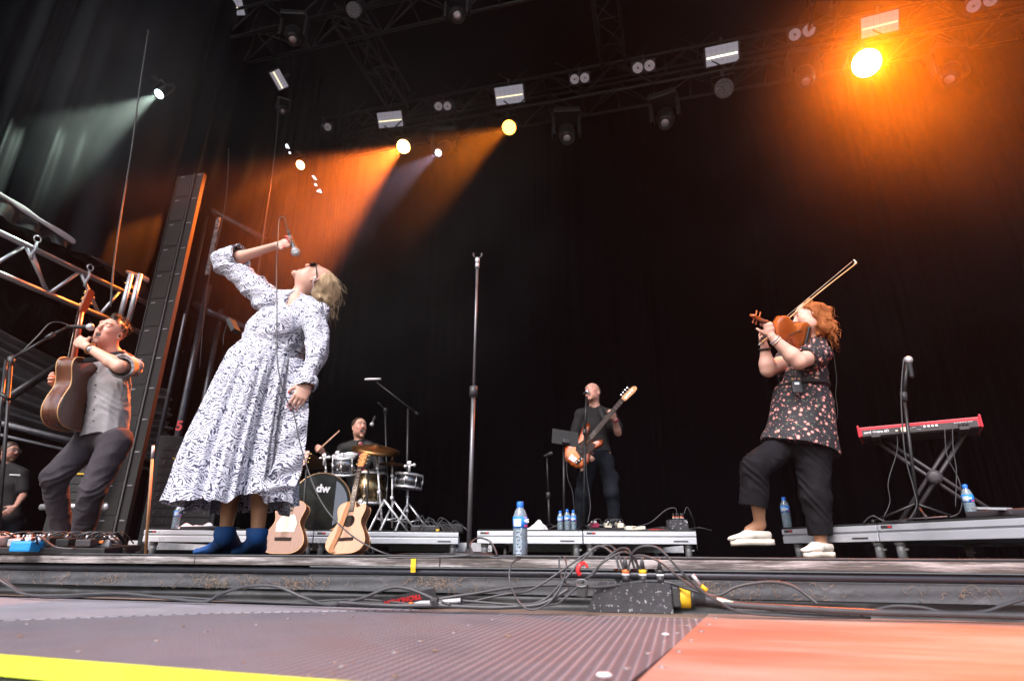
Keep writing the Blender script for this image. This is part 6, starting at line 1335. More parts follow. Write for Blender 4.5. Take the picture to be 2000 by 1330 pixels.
def tripod(px, F, top, label, r=.011, z0=.2, spread=.26, h0=.32, cat='stand', m='chrome', lean=None, group='chrome drum stands'):
    g_ = G(px, F, z0); e = empty('cymbal_stand' if cat == 'stand' else cat.replace(' ', '_'), g_, label, cat, group); t = V(top) - g_
    q = MB(); q.rod((0, 0, .06), t, r, r * .7); q.rod(t * .45, t * .5, r * 1.7); q.rod(t * .75, t * .79, r * 1.5); q.build('tube', M[m], e)
    for k in range(3):
        a = 2.1 * k + .5; q = MB(); o = V((math.cos(a) * spread, math.sin(a) * spread, 0)); q.tube([V((0, 0, h0)), o + Z * .012], r * .8, 6, flat=1.6); q.rod((0, 0, .12), (o * .5 + Z * .15), r * .5); q.sphere(o + Z * .012, r * 1.3, 8); q.build('leg', M[m], e)
    return e
tripod(742, 6.05, P(735, 878, 6.1), 'chrome cymbal stand with crossed tube legs under the big bronze cymbal'); tripod(762, 6.2, P(766, 897, 6.15), 'chrome hi-hat stand under the small cymbal'); tripod(640, 6.45, P(634, 886, 6.3), 'chrome stand behind the bass drum'); tripod(790, 6.35, P(797, 948, 6.3), 'short chrome stand holding the small right-hand drum')
for px, py, lab in ((634, 895, 'chrome tom clamp above the bass drum'), (660, 890, 'chrome bracket left of the rack tom'), (800, 910, 'chrome clamp over the right-hand drum'), (705, 985, 'chrome pedal frame below the rack tom')):
    q = MB(); q.rod((-.05, 0, 0), (.05, 0, .01), .012); q.rod((0, 0, -.07), (0, 0, .05), .014); q.sphere((.05, 0, .01), .02, 10); q.sphere((-.05, 0, 0), .017, 10); q.box((0, -.01, .03), (.04, .03, .03), bev=.006); tag(q.build('drum_clamp', M['chrome'], loc=P(px, py, 6.1)), lab, 'clamp', 'chrome kit hardware')
# ================================================================ MICROPHONE STANDS
def mic(e_loc, tip, axis, label, L_=.17, r=.022, m='mic_b', parentless=True, cat='microphone', body='matt_black', grille=None):
    ax = V(axis).normalized(); e = empty('microphone', tip, label, cat, None); q = MB()
    MB().lathe(-ax * L_, [(.011, 0), (.012, .01), (.016, L_ - .05), (.017, L_ - .04)], ax, 16).build('handle', M[body], e)
    MB().lathe(-ax * .045, [(.016, 0), (r, .018), (r * 1.02, .026), (r * .9, .038), (r * .5, .045), (.001, .047)], ax, 18).build('grille', grille or M['steel'], e); return e
def stand(name, label, pts, r, base, m='black_metal', tri=None, round_r=None):
    e = empty(name, base, label, 'microphone stand', 'microphone stands'); b0 = V(base); pts = [V(p) - b0 for p in pts]
    q = MB(); 
    for i in range(len(pts) - 1): q.rod(pts[i], pts[i + 1], r[i] if isinstance(r, (list, tuple)) else r, seg=12)
    q.build('pole', M[m], e); q = MB()
    for i in range(1, len(pts) - 1): d = (pts[i] - pts[i - 1]).normalized(); q.rod(pts[i] - d * .035, pts[i] + d * .02, (r[i - 1] if isinstance(r, (list, tuple)) else r) * 1.9, seg=12); 
    if len(pts) > 2: q.build('clutch', M['rubber'], e)
    if round_r: MB().lathe((0, 0, 0), [(round_r, 0), (round_r, .006), (round_r * .9, .012), (.02, .016), (.014, .03), (.001, .03)], seg=32).build('base', M['rubber'], e)
    if tri:
        for k in range(3): a = 2.1 * k + tri[1]; q = MB(); o = V((math.cos(a), math.sin(a), 0)) * tri[0]; q.rod((0, 0, .10), o + Z * .012, .007); q.sphere(o + Z * .012, .013, 8); q.build('leg', M[m], e)
    return e
M['cyan'] = mat('cyan', (.01, .25, .62), .35)
M['stand_grey'] = mat('stand_grey', (.16, .16, .17), .4, .7, .15, 20)
b0 = G(915, 3.0); t1 = P(925, 762, 3.0); t2 = P(932, 524, 3.02)
se = stand('microphone_stand', 'tall straight empty microphone stand on round base at centre stage', [b0 + Z * .01, t1, t2], [.0115, .0075], b0, 'stand_grey', None, .125)
q = MB(); o = t2 - b0; q.rod(o, o + Z * .03, .012); q.lathe(o + Z * .03, [(.008, 0), (.013, .01), (.013, .03), (.006, .035)], seg=14); q.build('adapter', M['steel'], se)
q = MB(); q.tube([o + Z * .085 + RH * .024 * math.cos(a) + Z * .02 * math.sin(a) for a in np.linspace(-3.6, .5, 14)], .005, 6, flat=2); q.rod(o + Z * .06, o + Z * .072, .006); q.build('clip', M['rubber'], se)
# acoustic guitarists boom
g_ = G(-12, 3.7); jn = P(22, 703, 3.75); stand('microphone_stand', 'boom stand at the far left reaching to the acoustic guitarists mouth', [g_ + Z * .05, jn, P(100, 655, 3.85), P(128, 640, 3.9)], [.011, .008, .007], g_, 'black_metal', (.3, .4))
mic(None, P(183, 639, 3.93), P(183, 639, 3.93) - P(135, 638, 3.9), 'black vocal microphone with silver ball grille at the acoustic guitarists mouth', .17, .026)
cable([P(138, 637, 3.89), P(118, 630, 3.85), P(97, 632, 3.8), P(75, 655, 3.75), P(45, 685, 3.7), P(22, 705, 3.7), P(8, 760, 3.7), P(-5, 900, 3.7)], .004, 'microphone lead drooping along the far-left boom stand')
q = MB(); a, c = P(-5, 765, 3.5), P(18, 780, 3.5); q.rod(a, c, .011); q.rod(P(-2, 830, 3.5), P(12, 705, 3.7), .011); tag(q.build('stand_tube', M['black_metal']), 'black tube of a second stand cut by the left picture edge', 'tube')
# drum overhead, drummers vocal
g_ = G(790, 6.7, .2); stand('microphone_stand', 'tall boom stand holding a silver overhead microphone above the drums', [g_ + Z * .05, P(797, 797, 6.7)], [.013], g_, 'black_metal', (.28, 1.0))
q = MB(); q.rod(P(817, 810, 6.7), P(735, 746, 6.6), .008); q.rod(P(817, 810, 6.7), P(811, 805, 6.7), .016); tag(q.build('boom_arm', M['black_metal']), 'slanting boom arm of the drum overhead stand', 'boom arm')
mic(None, P(712, 741, 6.6), P(712, 741, 6.6) - P(745, 740, 6.6), 'slim silver overhead microphone pointing left above the drummer', .19, .014, body='steel')
g_ = G(755, 6.85, .2); stand('microphone_stand', 'boom stand holding the drummers vocal microphone', [g_ + Z * .05, P(752, 800, 6.85), P(738, 786, 6.75)], [.010, .008], g_, 'black_metal', (.25, .6))
mic(None, P(725, 832, 6.72), P(725, 832, 6.72) - P(733, 812, 6.75), 'black vocal microphone with pale grille beside the drummers mouth', .13, .024)
# bassist stands
g_ = G(1142, 6.2, .2); stand('microphone_stand', 'vocal stand directly in front of the bald bass player', [g_ + Z * .03, P(1142, 842, 6.2), P(1146, 775, 6.25)], [.012, .014], g_, 'black_metal', (.24, .2)); mic(None, P(1149, 765, 6.3), V((.4, .6, .3)), 'black vocal microphone at the bald bass players mouth', .09, .024)
g_ = G(1103, 5.9, .2); stand('microphone_stand', 'straight stand carrying a dark tablet left of the bass player', [g_ + Z * .03, P(1101, 872, 5.9)], [.012], g_, 'black_metal', (.3, .8))
e = empty('tablet', P(1104, 855, 5.88), 'dark tablet computer tilted on the stand beside the bass', 'tablet'); e.rotation_euler = (R(-25), R(8), YAW + .1); MB().box((0, 0, 0), (.27, .01, .18), bev=.004).build('case', M['matt_black'], e); MB().box((0, -.03, -.07), (.07, .05, .05), bev=.01).build('holder', M['rubber'], e)
g_ = G(1074, 6.0, .2); stand('microphone_stand', 'short thin stand at the left of the middle riser', [g_ + Z * .03, P(1071, 965, 6.0), P(1068, 892, 6.0)], [.011, .007], g_, 'black_metal', (.2, 0)); mic(None, P(1079, 884, 5.95), V((1, -.3, .3)), 'small dark microphone on the short thin stand', .1, .018, grille=M['rubber'])
# keyboard, stand, microphone
zk = P(1677, 853, 3.95).z; ka_, kb_ = P(1677, 853, 3.95), Pz(1921, 832, zk); kd2 = kb_ - ka_; kL = kd2.length; kd2.normalize(); kn = V((kd2.y, -kd2.x, 0)); Bq = Matrix((kd2, -kn, Z)).transposed(); kc2 = (ka_ + kb_) / 2
print('keyboard length', kL)
e = empty('keyboard', kc2, 'red stage keyboard seen from its back on a black X stand', 'keyboard'); e.rotation_euler = Bq.to_euler(); hh = .085
M['kb_red'] = mat('kb_red', (.50, .012, .03), .4, 0, .06, 8); M['kb_grey'] = mat('kb_grey', (.04, .035, .04), .5, 0, .1)
MB().box((0, .15, .03), (kL - .02, .3, .062), bev=.005).build('case', M['kb_red'], e); q = MB(); q.box((-kL / 2 + .006, .15, .035), (.012, .31, .08), bev=.003); q.box((kL / 2 - .006, .15, .035), (.012, .31, .08), bev=.003); q.build('end_cheek', M['kb_red'], e)
MB().box((0, .15, .0), (kL - .04, .28, .02)).build('underside', M['matt_black'], e); MB().box((0, -.002, .019), (kL - .05, .008, .040)).build('back_panel', M['kb_grey'], e)
text_mesh('nord electro 6D', .023, Matrix.Translation((-kL / 2 + .107, -.0075, .022)) @ Matrix.Rotation(math.pi / 2, 4, 'X'), .0006, 'lettering', M['white'], e, .0006, .95)
q = MB(); q.box((-.075, -.0075, .022), (.032, .003, .03)); q.box((-.115, -.0075, .018), (.014, .003, .01)); q.build('label_plate', M['cream'], e); q = MB(); rr = random.Random(3)
for k in range(4): q.lathe((.05 + k * .021 - .01, -.006, .028), [(.003, 0), (.008, .0), (.008, .004), (.003, .004)], (0, -1, 0), 12)
for k in range(9): q.box((-.06 + k * .012, -.0075, .014 + .024 * rr.random()), (.008, .002, .002))
for k in range(7): q.box((.20 + k * .014, -.0075, .034), (.010, .002, .003))
q.build('panel_details', M['white'], e); q = MB()
for x_ in (-.098, .22, .24, .26): q.rod((x_, -.004, .022), (x_, -.03, .02), .007, seg=8)
q.build('jack_plug', M['rubber'], e); q = MB()
for k in range(9): x_ = -kL / 2 + .3 + k * .045 + (k % 3) * .01; q.rod((x_, .1, .058), (x_, .1, .074), .006, seg=8)
q.build('knob', M['matt_black'], e)
se = empty('keyboard_stand', V((kc2.x, kc2.y, .2)), 'black double-tube X stand under the red keyboard', 'keyboard stand')
def barp(q, a, b_, w=.028, t=.05): q.tube([V(a), V(b_)], w, 4, flat=t / w * .5)
o0 = V((kc2.x, kc2.y, .2)) + (-kn) * .15; tl, tr = ka_ + kd2 * .10 - kn * .12, kb_ - kd2 * .10 - kn * .12
bl, br_ = V((*(ka_ + kd2 * .15 - kn * .12).xy, .21)), V((*(kb_ - kd2 * .02 - kn * .12).xy, .21))
for (p, q_), nm in (((tl, br_), 'arm'), ((tr, bl), 'arm')):
    q = MB()
    for s_ in (-1, 1): up = (V(q_) - V(p)).normalized().cross(kn) * .02 * s_; q.tube([V(p) + up - se.location, V(q_) + up - se.location], .014, 4)
    q.build(nm, M['kb_grey'], se)
xm = (tl + br_) / 2; xm2 = (tr + bl) / 2; q = MB().lathe((xm + xm2) / 2 - se.location + kn * .03, [(.045, 0), (.045, .012), (.02, .02), (.001, .02)], kn, 24); q.build('pivot', M['kb_grey'], se)
for p in (tl, tr): MB().box(p - se.location - Z * .008, (.05, .34, .02), Bq).build('support_arm', M['kb_grey'], se)
for p in (bl, br_): MB().box(p - se.location + Z * .0, (.04, .4, .03), Bq).build('foot', M['kb_grey'], se)
g_ = G(1812, 3.55, .2); j = P(1765, 772, 3.52); stand('microphone_stand', 'slanting microphone stand in front of the red keyboard', [g_ + Z * .03, j, P(1772, 706, 3.5)], [.010, .012], g_, 'black_metal', (.26, .3)); mic(None, P(1773, 697, 3.5), V((.06, .1, 1)), 'vocal microphone pointing up on the keyboard players stand', .14, .024)
cable([P(1765, 700, 3.48), P(1760, 770, 3.48), P(1764, 850, 3.48), P(1770, 900, 3.48), P(1786, 960, 3.48), P(1790, 990, 3.48), P(1775, 1015, 3.5)], .004, 'microphone lead hanging in front of the red keyboard', M['rubber'])
cable([P(1751, 838, 3.85), P(1752, 880, 3.85), P(1735, 940, 3.85), P(1738, 980, 3.85), P(1726, 1010, 3.85), P(1724, 1025, 3.85)], .003, 'thin lead hanging from the left of the keyboard', M['rubber'])
cable([P(1860, 832, 3.6), P(1862, 880, 3.6), P(1868, 920, 3.6), P(1866, 990, 3.6)], .003, 'thin lead hanging from the right of the keyboard', M['rubber'])
cable([P(1845, 838, 3.62), P(1850, 890, 3.62), P(1872, 935, 3.6), P(1879, 972, 3.5), P(1874, 1000, 3.4), P(1855, 1010, 3.4)], .003, 'curling lead beside the right keyboard stand arm', M['rubber'])
# ================================================================ GUITARS ON STANDS
def gstand(px, F, label, z0=0):
    g_ = G(px, F, z0); e = empty('guitar_stand', g_, label, 'guitar stand', 'guitar stands'); q = MB(); q.rod((0, .18, 0), (0, .12, .68), .009); q.build('upright', M['black_metal'], e)
    for s_ in (-1, 1): q = MB(); q.rod((0, .16, .2), (s_ * .2, -.06, .01), .008); q.rod((s_ * .2, -.06, .01), (s_ * .1, -.1, .04), .008); q.build('leg', M['black_metal'], e)
g0 = G(674, 4.75); acoustic('pale natural acoustic guitar with cutaway and brown strap leaning on a stand', g0 + V((0, .0, .205)) , V((.0, .30, 1)) - RH * .045, V((0, -1, .3)) - RH * .05, .82, True, 'spruce', 'mahog', 'front', None); gstand(690, 4.85, 'black stand behind the pale cutaway guitar')
g0 = G(551, 4.75); acoustic('small brown acoustic guitar with cream pickguard half hidden by the dress', g0 + V((0, 0, .205)), V((.0, .25, 1)) - RH * .03, V((0, -1, .25)) + RH * .15, .82, False, 'tan_top', 'mahog', None, 'big'); gstand(560, 4.95, 'black stand behind the small brown guitar')
# ================================================================ BOTTLES
M['pet'] = mat('pet', (.62, .80, .95), .08, 0, .02, trans=.72); M['water'] = mat('water', (.40, .66, .85), .05, 0, .02, trans=.7); M['label_blue'] = mat('label_blue', (.02, .22, .75), .4, 0, .05); M['lettering_pale'] = mat('lettering_pale', (.42, .5, .58), .3)
def bottle(loc, h, label, near=False, fill=.7, face=None):
    e = empty('water_bottle', loc, label, 'bottle', 'blue-capped water bottles'); k = h / .225; r = .0315 * k
    fz = face or 0
    MB().lathe((0, 0, 0), [(r * .86, 0), (r, .008 * k), (r, .145 * k), (r * .97, .165 * k), (r * .7, .188 * k), (.013 * k, .2 * k), (.012 * k, .206 * k)], seg=28).build('shell', M['pet'], e)
    MB().lathe((0, 0, 0), [(r * .8, .003), (r * .93, .01 * k), (r * .93, .225 * k * fill * .85)], seg=24).build('water', M['water'], e)
    MB().lathe((0, 0, 0), [(.0145 * k, .199 * k), (.015 * k, .203 * k), (.015 * k, .22 * k), (.012 * k, .225 * k), (.001, .225 * k)], seg=20).build('cap', M['blue_plastic'], e)
    q = MB(); lw = MB()
    MB().lathe((0, 0, 0), [(r + .0006, .112 * k), (r + .0006, .16 * k)], seg=28).build('label', M['label_blue'], e)
    a = (EYE - V(loc)); a.z = 0; a.normalize(); sd = Z.cross(a)
    def patch(x0, x1, z0, z1, m, nm):
        vs = []; fs = []
        for i in range(7):
            t = (x0 + (x1 - x0) * i / 6); d = a * math.cos(t) + sd * math.sin(t)
            for z_ in (z0, z1): vs.append(d * (r + .0014) + Z * z_ * k)
        for i in range(6): fs.append((2 * i, 2 * i + 2, 2 * i + 3, 2 * i + 1))
        MB().add(vs, fs).build(nm, m, e)
    patch(-1.0, .1, .120, .150, M['white'] if near else M['lettering_pale'], 'label_panel'); patch(.55, 1.3, .118, .126, M['pink_red'], 'label_stripe')
    Bt = Matrix((Z, sd * -1, a)).transposed() if False else Matrix((Z, -sd, a)).transposed()
    if near:
        text_mesh('IMSDAL', .034 * k, Matrix.Translation(a * (r + .001) - sd * .004 + Z * .055 * k) @ Bt.to_4x4(), .0006, 'embossed_name', M['lettering_pale'], e, .0003)
        text_mesh('IMS', .02 * k, Matrix.Translation(a * (r * .75 + .002) + sd * r * .72 + Z * .142 * k) @ Matrix((sd, Z, a)).transposed().to_4x4(), .0006, 'lettering', M['white'], e, .0006)
    else: text_mesh('Imsdal', .016 * k, Matrix.Translation(a * (r + .0022) + Z * .136 * k) @ Matrix((sd, Z, a)).transposed().to_4x4(), .0004, 'lettering', M['white'], e, .0005)
bottle(Py(1016, 1089, EY + .045) * 1, .212, 'tall half-litre water bottle standing alone on the stage edge', True); bpy.data.objects['water_bottle'].location.z = 0
bottle(G(1547, 4.3 + .12, .2), .215, 'blue-capped bottle on the left end of the right riser'); bottle(G(1919, 3.45, .2), .20, 'blue-capped bottle beside the dark gear on the right riser')
bottle(G(1096, 5.55, .2), .19, 'bottle behind the tablet stand pole, leftmost of the three'); bottle(G(1110, 5.5, .2), .20, 'middle one of the three bottles by the bass players stand'); bottle(G(1122, 5.52, .2), .195, 'rightmost of the three bottles by the bass players stand'); bottle(G(331, 5.35, .2), .215, 'blue-capped bottle at the left end of the drum riser')
# towels, gear on the risers
def towel(loc, sx, sy, sz, label, seed):
    vs = []; fs = []; n = 26; r = random.Random(seed); ph = [r.uniform(0, 6) for _ in range(6)]
    for i in range(n + 1):
        for j in range(n + 1):
            u_, v_ = i / n * 2 - 1, j / n * 2 - 1; e_ = max(0, 1 - (abs(u_) ** 2.5 + abs(v_) ** 2.5)) ** .6
            vs.append((u_ * sx * (1 + .1 * math.sin(v_ * 4 + ph[0])), v_ * sy * (1 + .12 * math.sin(u_ * 5 + ph[1])), sz * e_ * (.6 + .4 * math.sin(u_ * 3 + ph[2]) + .25 * math.sin(v_ * 7 + u_ * 4 + ph[3])) + .003))
    for i in range(n):
        for j in range(n): k = i * (n + 1) + j; fs.append((k, k + 1, k + n + 2, k + n + 1))
    tag(MB().add(vs, fs).build('towel', M['towel'], loc=loc), label, 'towel')
M['towel'] = mat('towel', (.68, .68, .72), .95, 0, .08, 30, bump=.5, bscale=200)
towel(G(1047, 5.3, .2), .10, .08, .08, 'white towel heaped at the left of the middle riser', 2); towel(G(378, 5.35, .2), .17, .1, .07, 'white towel lying at the left of the drum riser', 5)
q = MB(); q.box((0, 0, .012), (.42, .25, .02), Matrix.Rotation(YAW - .4, 3, 'Z'), bev=.003); tag(q.build('laptop', M['rubber'], loc=G(400, 5.3, .2)), 'flat dark laptop or case beside the left towel', 'laptop')
def pedalboard(px, F, w, z0, label, seed, rz=0, dep=.3, tall=.05, cols=('steel', 'rubber', 'black_metal', 'orange', 'blue_plastic', 'white', 'red', 'kb_grey')):
    g_ = G(px, F, z0); e = empty('pedalboard', g_, label, 'pedalboard', None, YAW + rz); r = random.Random(seed); MB().box((0, 0, .02), (w, dep, .03), Matrix.Rotation(.08, 3, 'X'), bev=.004).build('board', M['black_metal'], e); x_ = -w / 2 + .05
    while x_ < w / 2 - .04:
        pw = r.uniform(.05, .085); hgt = tall * r.uniform(.7, 1.1); c = empty('pedal', (x_, -dep * .22, .038)); c.parent = e; m_ = M[r.choice(cols)]
        MB().box((0, 0, hgt / 2), (pw, .12, hgt), Matrix.Rotation(.12, 3, 'X'), bev=.005).build('case', m_, c); q = MB()
        for k in range(3): q.rod(((k - 1) * pw * .28, .02, hgt), ((k - 1) * pw * .28, .02, hgt + .016), .006, seg=8)
        q.build('knob', M[r.choice(['matt_black', 'steel'])], c); q = MB(); q.rod((0, -.04, hgt - .002), (0, -.04, hgt + .014), .007); q.build('switch', M['chrome'], c)
        for s_ in (-1, 1): q = MB(); q.box((s_ * (pw / 2 + .012), .0, hgt * .5), (.022, .014, .014), bev=.003); q.build('plug', M['stand_grey'] if r.random() < .75 else M['orange'], c)
        x_ += pw + .045
    q = MB()
    for k in range(7): x0 = r.uniform(-w / 2, w / 2 - .1); q.tube(sp([V((x0, -.1, .05)), V((x0 + .03, -.12, .09)), V((x0 + .08, -.08, .1)), V((x0 + .11, 0, .05))], 5), .0035, 5)
    q.build('patch_cables', M['cable'], e)
pedalboard(150, 3.25, .5, 0, 'large pedalboard crowded with effects at the acoustic guitarists feet', 3, -.1, .26, .04, ('kb_grey', 'rubber', 'black_metal', 'black_metal', 'rubber', 'kb_grey')); pedalboard(20, 3.3, .34, 0, 'pedalboard with a bright blue pedal at the far left', 8, 0, .24, .04, ('blue_plastic', 'steel', 'rubber', 'blue_plastic'))
pedalboard(222, 3.3, .16, 0, 'small silver pedal beside the large pedalboard', 5, .2, .2, .035, ('steel', 'kb_grey')); pedalboard(1190, 5.3, .34, .2, 'row of small metal pedals at the bass players feet', 11, 0, .18, .035, ('steel', 'maroon', 'cream'))
q = MB(); q.box((0, 0, .02), (.16, .1, .04), Matrix.Rotation(YAW, 3, 'Z'), bev=.004); tag(q.build('pedal', M['cream'], loc=G(1243, 5.15, .2)), 'pale flat pedal right of the bass players foot', 'pedal')
q = MB(); q.box((-.02, 0, .012), (.14, .02, .012), Matrix.Rotation(.1, 3, 'Z')); tag(q.build('cable_plug', M['red'], loc=G(1292, 5.1, .2)), 'red-marked plug lying on the middle riser', 'plug')
e = empty('pedal', G(52, 3.12), 'bright blue effects pedal at the left end of the stage edge', 'pedal'); MB().box((0, 0, .03), (.10, .13, .05), Matrix.Rotation(.3, 3, 'Z'), bev=.01).build('case', M['cyan'], e); q = MB(); q.rod((-.02, 0, .05), (-.02, 0, .075), .012); q.rod((.02, .02, .05), (.02, .02, .075), .012); q.build('knob', M['white'], e); q = MB(); q.tube(sp([V((.05, 0, .04)), V((.1, -.05, .08)), V((.16, 0, .03)), V((.25, .03, .02))], 6), .005, 6); q.build('lead', M['cable'], e)
def stage_box(loc, w, h, d, n, rz, label, cols, sl=.0, sc=1.0):
    e = empty('stage_box', loc, label, 'stage box', None, rz); o = [(-w / 2, 0), (w / 2, 0), (w / 2 - .004, h), (-w / 2 + sl, h)]
    q = MB().prism(o, d, Matrix.Translation((0, d / 2, 0)) @ Matrix.Rotation(math.pi / 2, 4, 'X')); c = q.build('case', M['flecked'], e); bm = bmesh.new(); bm.from_mesh(c.data); bmesh.ops.bevel(bm, geom=bm.edges[:], offset=.003 * sc, segments=2, affect='EDGES'); bm.to_mesh(c.data); bm.free()
    for i in range(n):
        x_ = -w * .15 + i * w * .5 / max(1, n - 1) + sl * .2; p = empty('connector', (x_, (-1) ** i * .014 * sc, h)); p.parent = e
        MB().lathe((0, 0, 0), [(.0115 * sc, 0), (.0115 * sc, .018 * sc)], seg=16).build('sleeve', M['rubber'], p); MB().lathe((0, 0, .018 * sc), [(.0118 * sc, 0), (.0118 * sc, .006 * sc)], seg=16).build('band', M['white'], p)
        MB().lathe((0, 0, .024 * sc), [(.0116 * sc, 0), (.011 * sc, .012 * sc)], seg=16).build('colour_ring', M[cols[i % len(cols)]], p); MB().lathe((0, 0, .036 * sc), [(.0105 * sc, 0), (.008 * sc, .02 * sc), (.005 * sc, .035 * sc)], seg=14).build('boot', M['rubber'], p)
    return e
M['flecked'] = mat('flecked', (.035, .035, .042), .55, 0, .2, 12, bump=.2, bscale=80, dirt=((.5, .5, .52), 60, .585, .62))
sbp = Pz(1228, 1198, AZ + .002); sbx = stage_box(sbp + V((0, .055, 0)), .315, .105, .10, 6, .03, 'paint-flecked black stage box full of plugs below the stage edge', ('orange', 'orange', 'red', 'yellow', 'rubber', 'rubber'), .05, 1.25)
q = MB(); q.lathe((.155, 0, .058), [(.03, 0), (.03, .022), (.026, .024)], (1, 0, 0), 20); q.box((.172, 0, .058), (.03, .07, .07), bev=.006); q.build('socket', M['rubber'], sbx); q = MB(); q.lathe((.185, 0, .055), [(.034, 0), (.036, .003), (.036, .035), (.03, .038)], (1, 0, 0), 24); q.build('locking_ring', M['yellow'], sbx)
q = MB(); q.lathe((.222, 0, .054), [(.030, 0), (.030, .012), (.022, .02), (.020, .05)] + [(.017 + .0035 * (k % 2), .05 + k * .0055) for k in range(18)] + [(.015, .155)], (1, 0, -.12), 20); q.build('strain_relief', M['rubber'], sbx)
stage_box(G(1328, 5.0, .2), .15, .085, .12, 5, YAW, 'small black box bristling with glowing-red plugs on the middle riser', ('orange', 'red', 'orange'), 0, .75)
q = MB(); q.box((0, 0, .03), (.26, .16, .055), Matrix.Rotation(YAW, 3, 'Z'), bev=.012); tag(q.build('monitor_box', M['rubber'], loc=G(830, 5.6, .2)), 'low grey box with cables at the right of the drum riser', 'box')
q = MB(); q.box((0, 0, .04), (.22, .2, .08), Matrix.Rotation(.3, 3, 'Z'), bev=.02); tag(q.build('equipment_bag', M['matt_black'], loc=G(880, 5.8, .2)), 'dark soft bag at the right end of the drum riser', 'bag')
q = MB(); q.box((0, 0, .01), (.03, .03, .02), bev=.004); tag(q.build('tape_roll', M['yellow'], loc=G(853, 5.45, .2)), 'tiny yellow tape roll between grey box and dark bag', 'tape')
q = MB(); q.box((0, 0, .03), (.42, .25, .035), Matrix.Rotation(.5, 3, 'Z'), bev=.01); q.box((.1, -.05, .045), (.25, .16, .025), Matrix.Rotation(.5, 3, 'Z'), bev=.01); tag(q.build('folded_case', M['kb_grey'], loc=G(2010, 3.35, .2)), 'dark folded gear with silver edge at the right of the right riser', 'equipment case')
q = MB(); q.box((0, 0, .012), (.22, .035, .012), Matrix.Rotation(.45, 3, 'Z')); tag(q.build('metal_bracket', M['steel'], loc=G(1962, 3.2, .235)), 'silver bracket lying on the folded gear', 'bracket')
# ================================================================ CABLES AT THE EDGE
def ec(pts, r, label, m=None, F=2.2): return cable([P(p[0], p[1], p[2] if len(p) > 2 else F) for p in pts], r, label, m, 10, group='loose cables by the stage box', seg=8)
ec([(1210, 1115, 2.24), (1200, 1085, 2.26), (1170, 1066, 2.3), (1140, 1090, 2.3), (1095, 1140, 2.3), (1060, 1172, 2.3), (1010, 1180, 2.3), (900, 1172, 2.35)], .0045, 'thick cable rising from the orange plugs and sweeping left')
ec([(1218, 1112, 2.26), (1205, 1078, 2.28), (1185, 1064, 2.32), (1150, 1078, 2.32), (1110, 1105, 2.32), (1040, 1150, 2.32), (985, 1160, 2.35), (860, 1182, 2.36), (700, 1170, 2.45), (560, 1178, 2.55)], .004, 'cable arching left from the stage box along the skirt foot')
ec([(1226, 1114, 2.28), (1232, 1080, 2.28), (1215, 1070, 2.28), (1190, 1085, 2.26), (1150, 1125, 2.26), (1100, 1170, 2.27), (1080, 1180, 2.28), (1000, 1185, 2.3)], .004, 'cable drooping left of the stage box near the black clamp')
ec([(1240, 1112, 2.24), (1234, 1085, 2.22), (1250, 1068, 2.2), (1285, 1070, 2.18), (1325, 1110, 2.16), (1365, 1150, 2.16), (1400, 1172, 2.15), (1450, 1195, 2.14), (1560, 1203, 2.12), (1700, 1206, 2.1)], .0042, 'cable with grey and yellow tags arching right from the stage box')
ec([(1252, 1112, 2.26), (1238, 1088, 2.26), (1258, 1085, 2.26), (1290, 1098, 2.24), (1330, 1130, 2.22), (1380, 1160, 2.2), (1440, 1175, 2.2), (1530, 1195, 2.16), (1660, 1200, 2.14)], .004, 'second cable falling right from the plugs to the apron')
ec([(1246, 1115, 2.24), (1240, 1090, 2.22), (1215, 1078, 2.2), (1175, 1100, 2.2), (1160, 1120, 2.22), (1140, 1132, 2.24)], .004, 'short dark lead curving from the plugs to the black clamp')
ec([(1016, 1091, 2.36), (1000, 1100, 2.33), (995, 1130, 2.3), (1010, 1170, 2.28), (1035, 1190, 2.26), (1070, 1178, 2.26), (1095, 1145, 2.28), (1106, 1110, 2.32), (1103, 1090, 2.36), (1096, 1086, 2.38), (1092, 1100, 2.36), (1098, 1130, 2.32), (1110, 1140, 2.3)], .0032, 'grey lead hanging in a loop below the tall bottle')
ec([(755, 1089, 2.46), (850, 1088, 2.44), (905, 1085, 2.43), (922, 1080, 2.44), (918, 1062, 2.5), (935, 1050, 2.55), (958, 1058, 2.55), (970, 1083, 2.5), (960, 1088, 2.44), (1010, 1090, 2.44)], .0038, 'cable curling in a loop on the stage beside the straight stand')
ec([(-20, 1120, 2.9), (15, 1142, 2.9), (50, 1160, 2.85), (120, 1162, 2.8), (230, 1158, 2.75), (330, 1168, 2.68), (400, 1174, 2.62), (430, 1160, 2.6), (480, 1145, 2.56), (540, 1145, 2.52), (590, 1165, 2.5), (640, 1180, 2.45), (700, 1170, 2.4), (760, 1148, 2.38), (800, 1150, 2.36), (850, 1170, 2.34), (880, 1180, 2.33)], .0062, 'long thick cable snaking along the foot of the skirt on the left')
ec([(-20, 1100, 3.0), (25, 1145, 2.9), (80, 1166, 2.85), (200, 1163, 2.78), (330, 1165, 2.7), (450, 1172, 2.6), (600, 1178, 2.5), (760, 1184, 2.4), (860, 1182, 2.36)], .005, 'second cable lying against the skirt foot on the left')
ec([(660, 1176, 2.42), (760, 1182, 2.36), (850, 1182, 2.34), (950, 1186, 2.32), (1010, 1184, 2.3), (1060, 1178, 2.28), (1110, 1150, 2.28)], .0075, 'taped bundle of cables below the yellow tape')
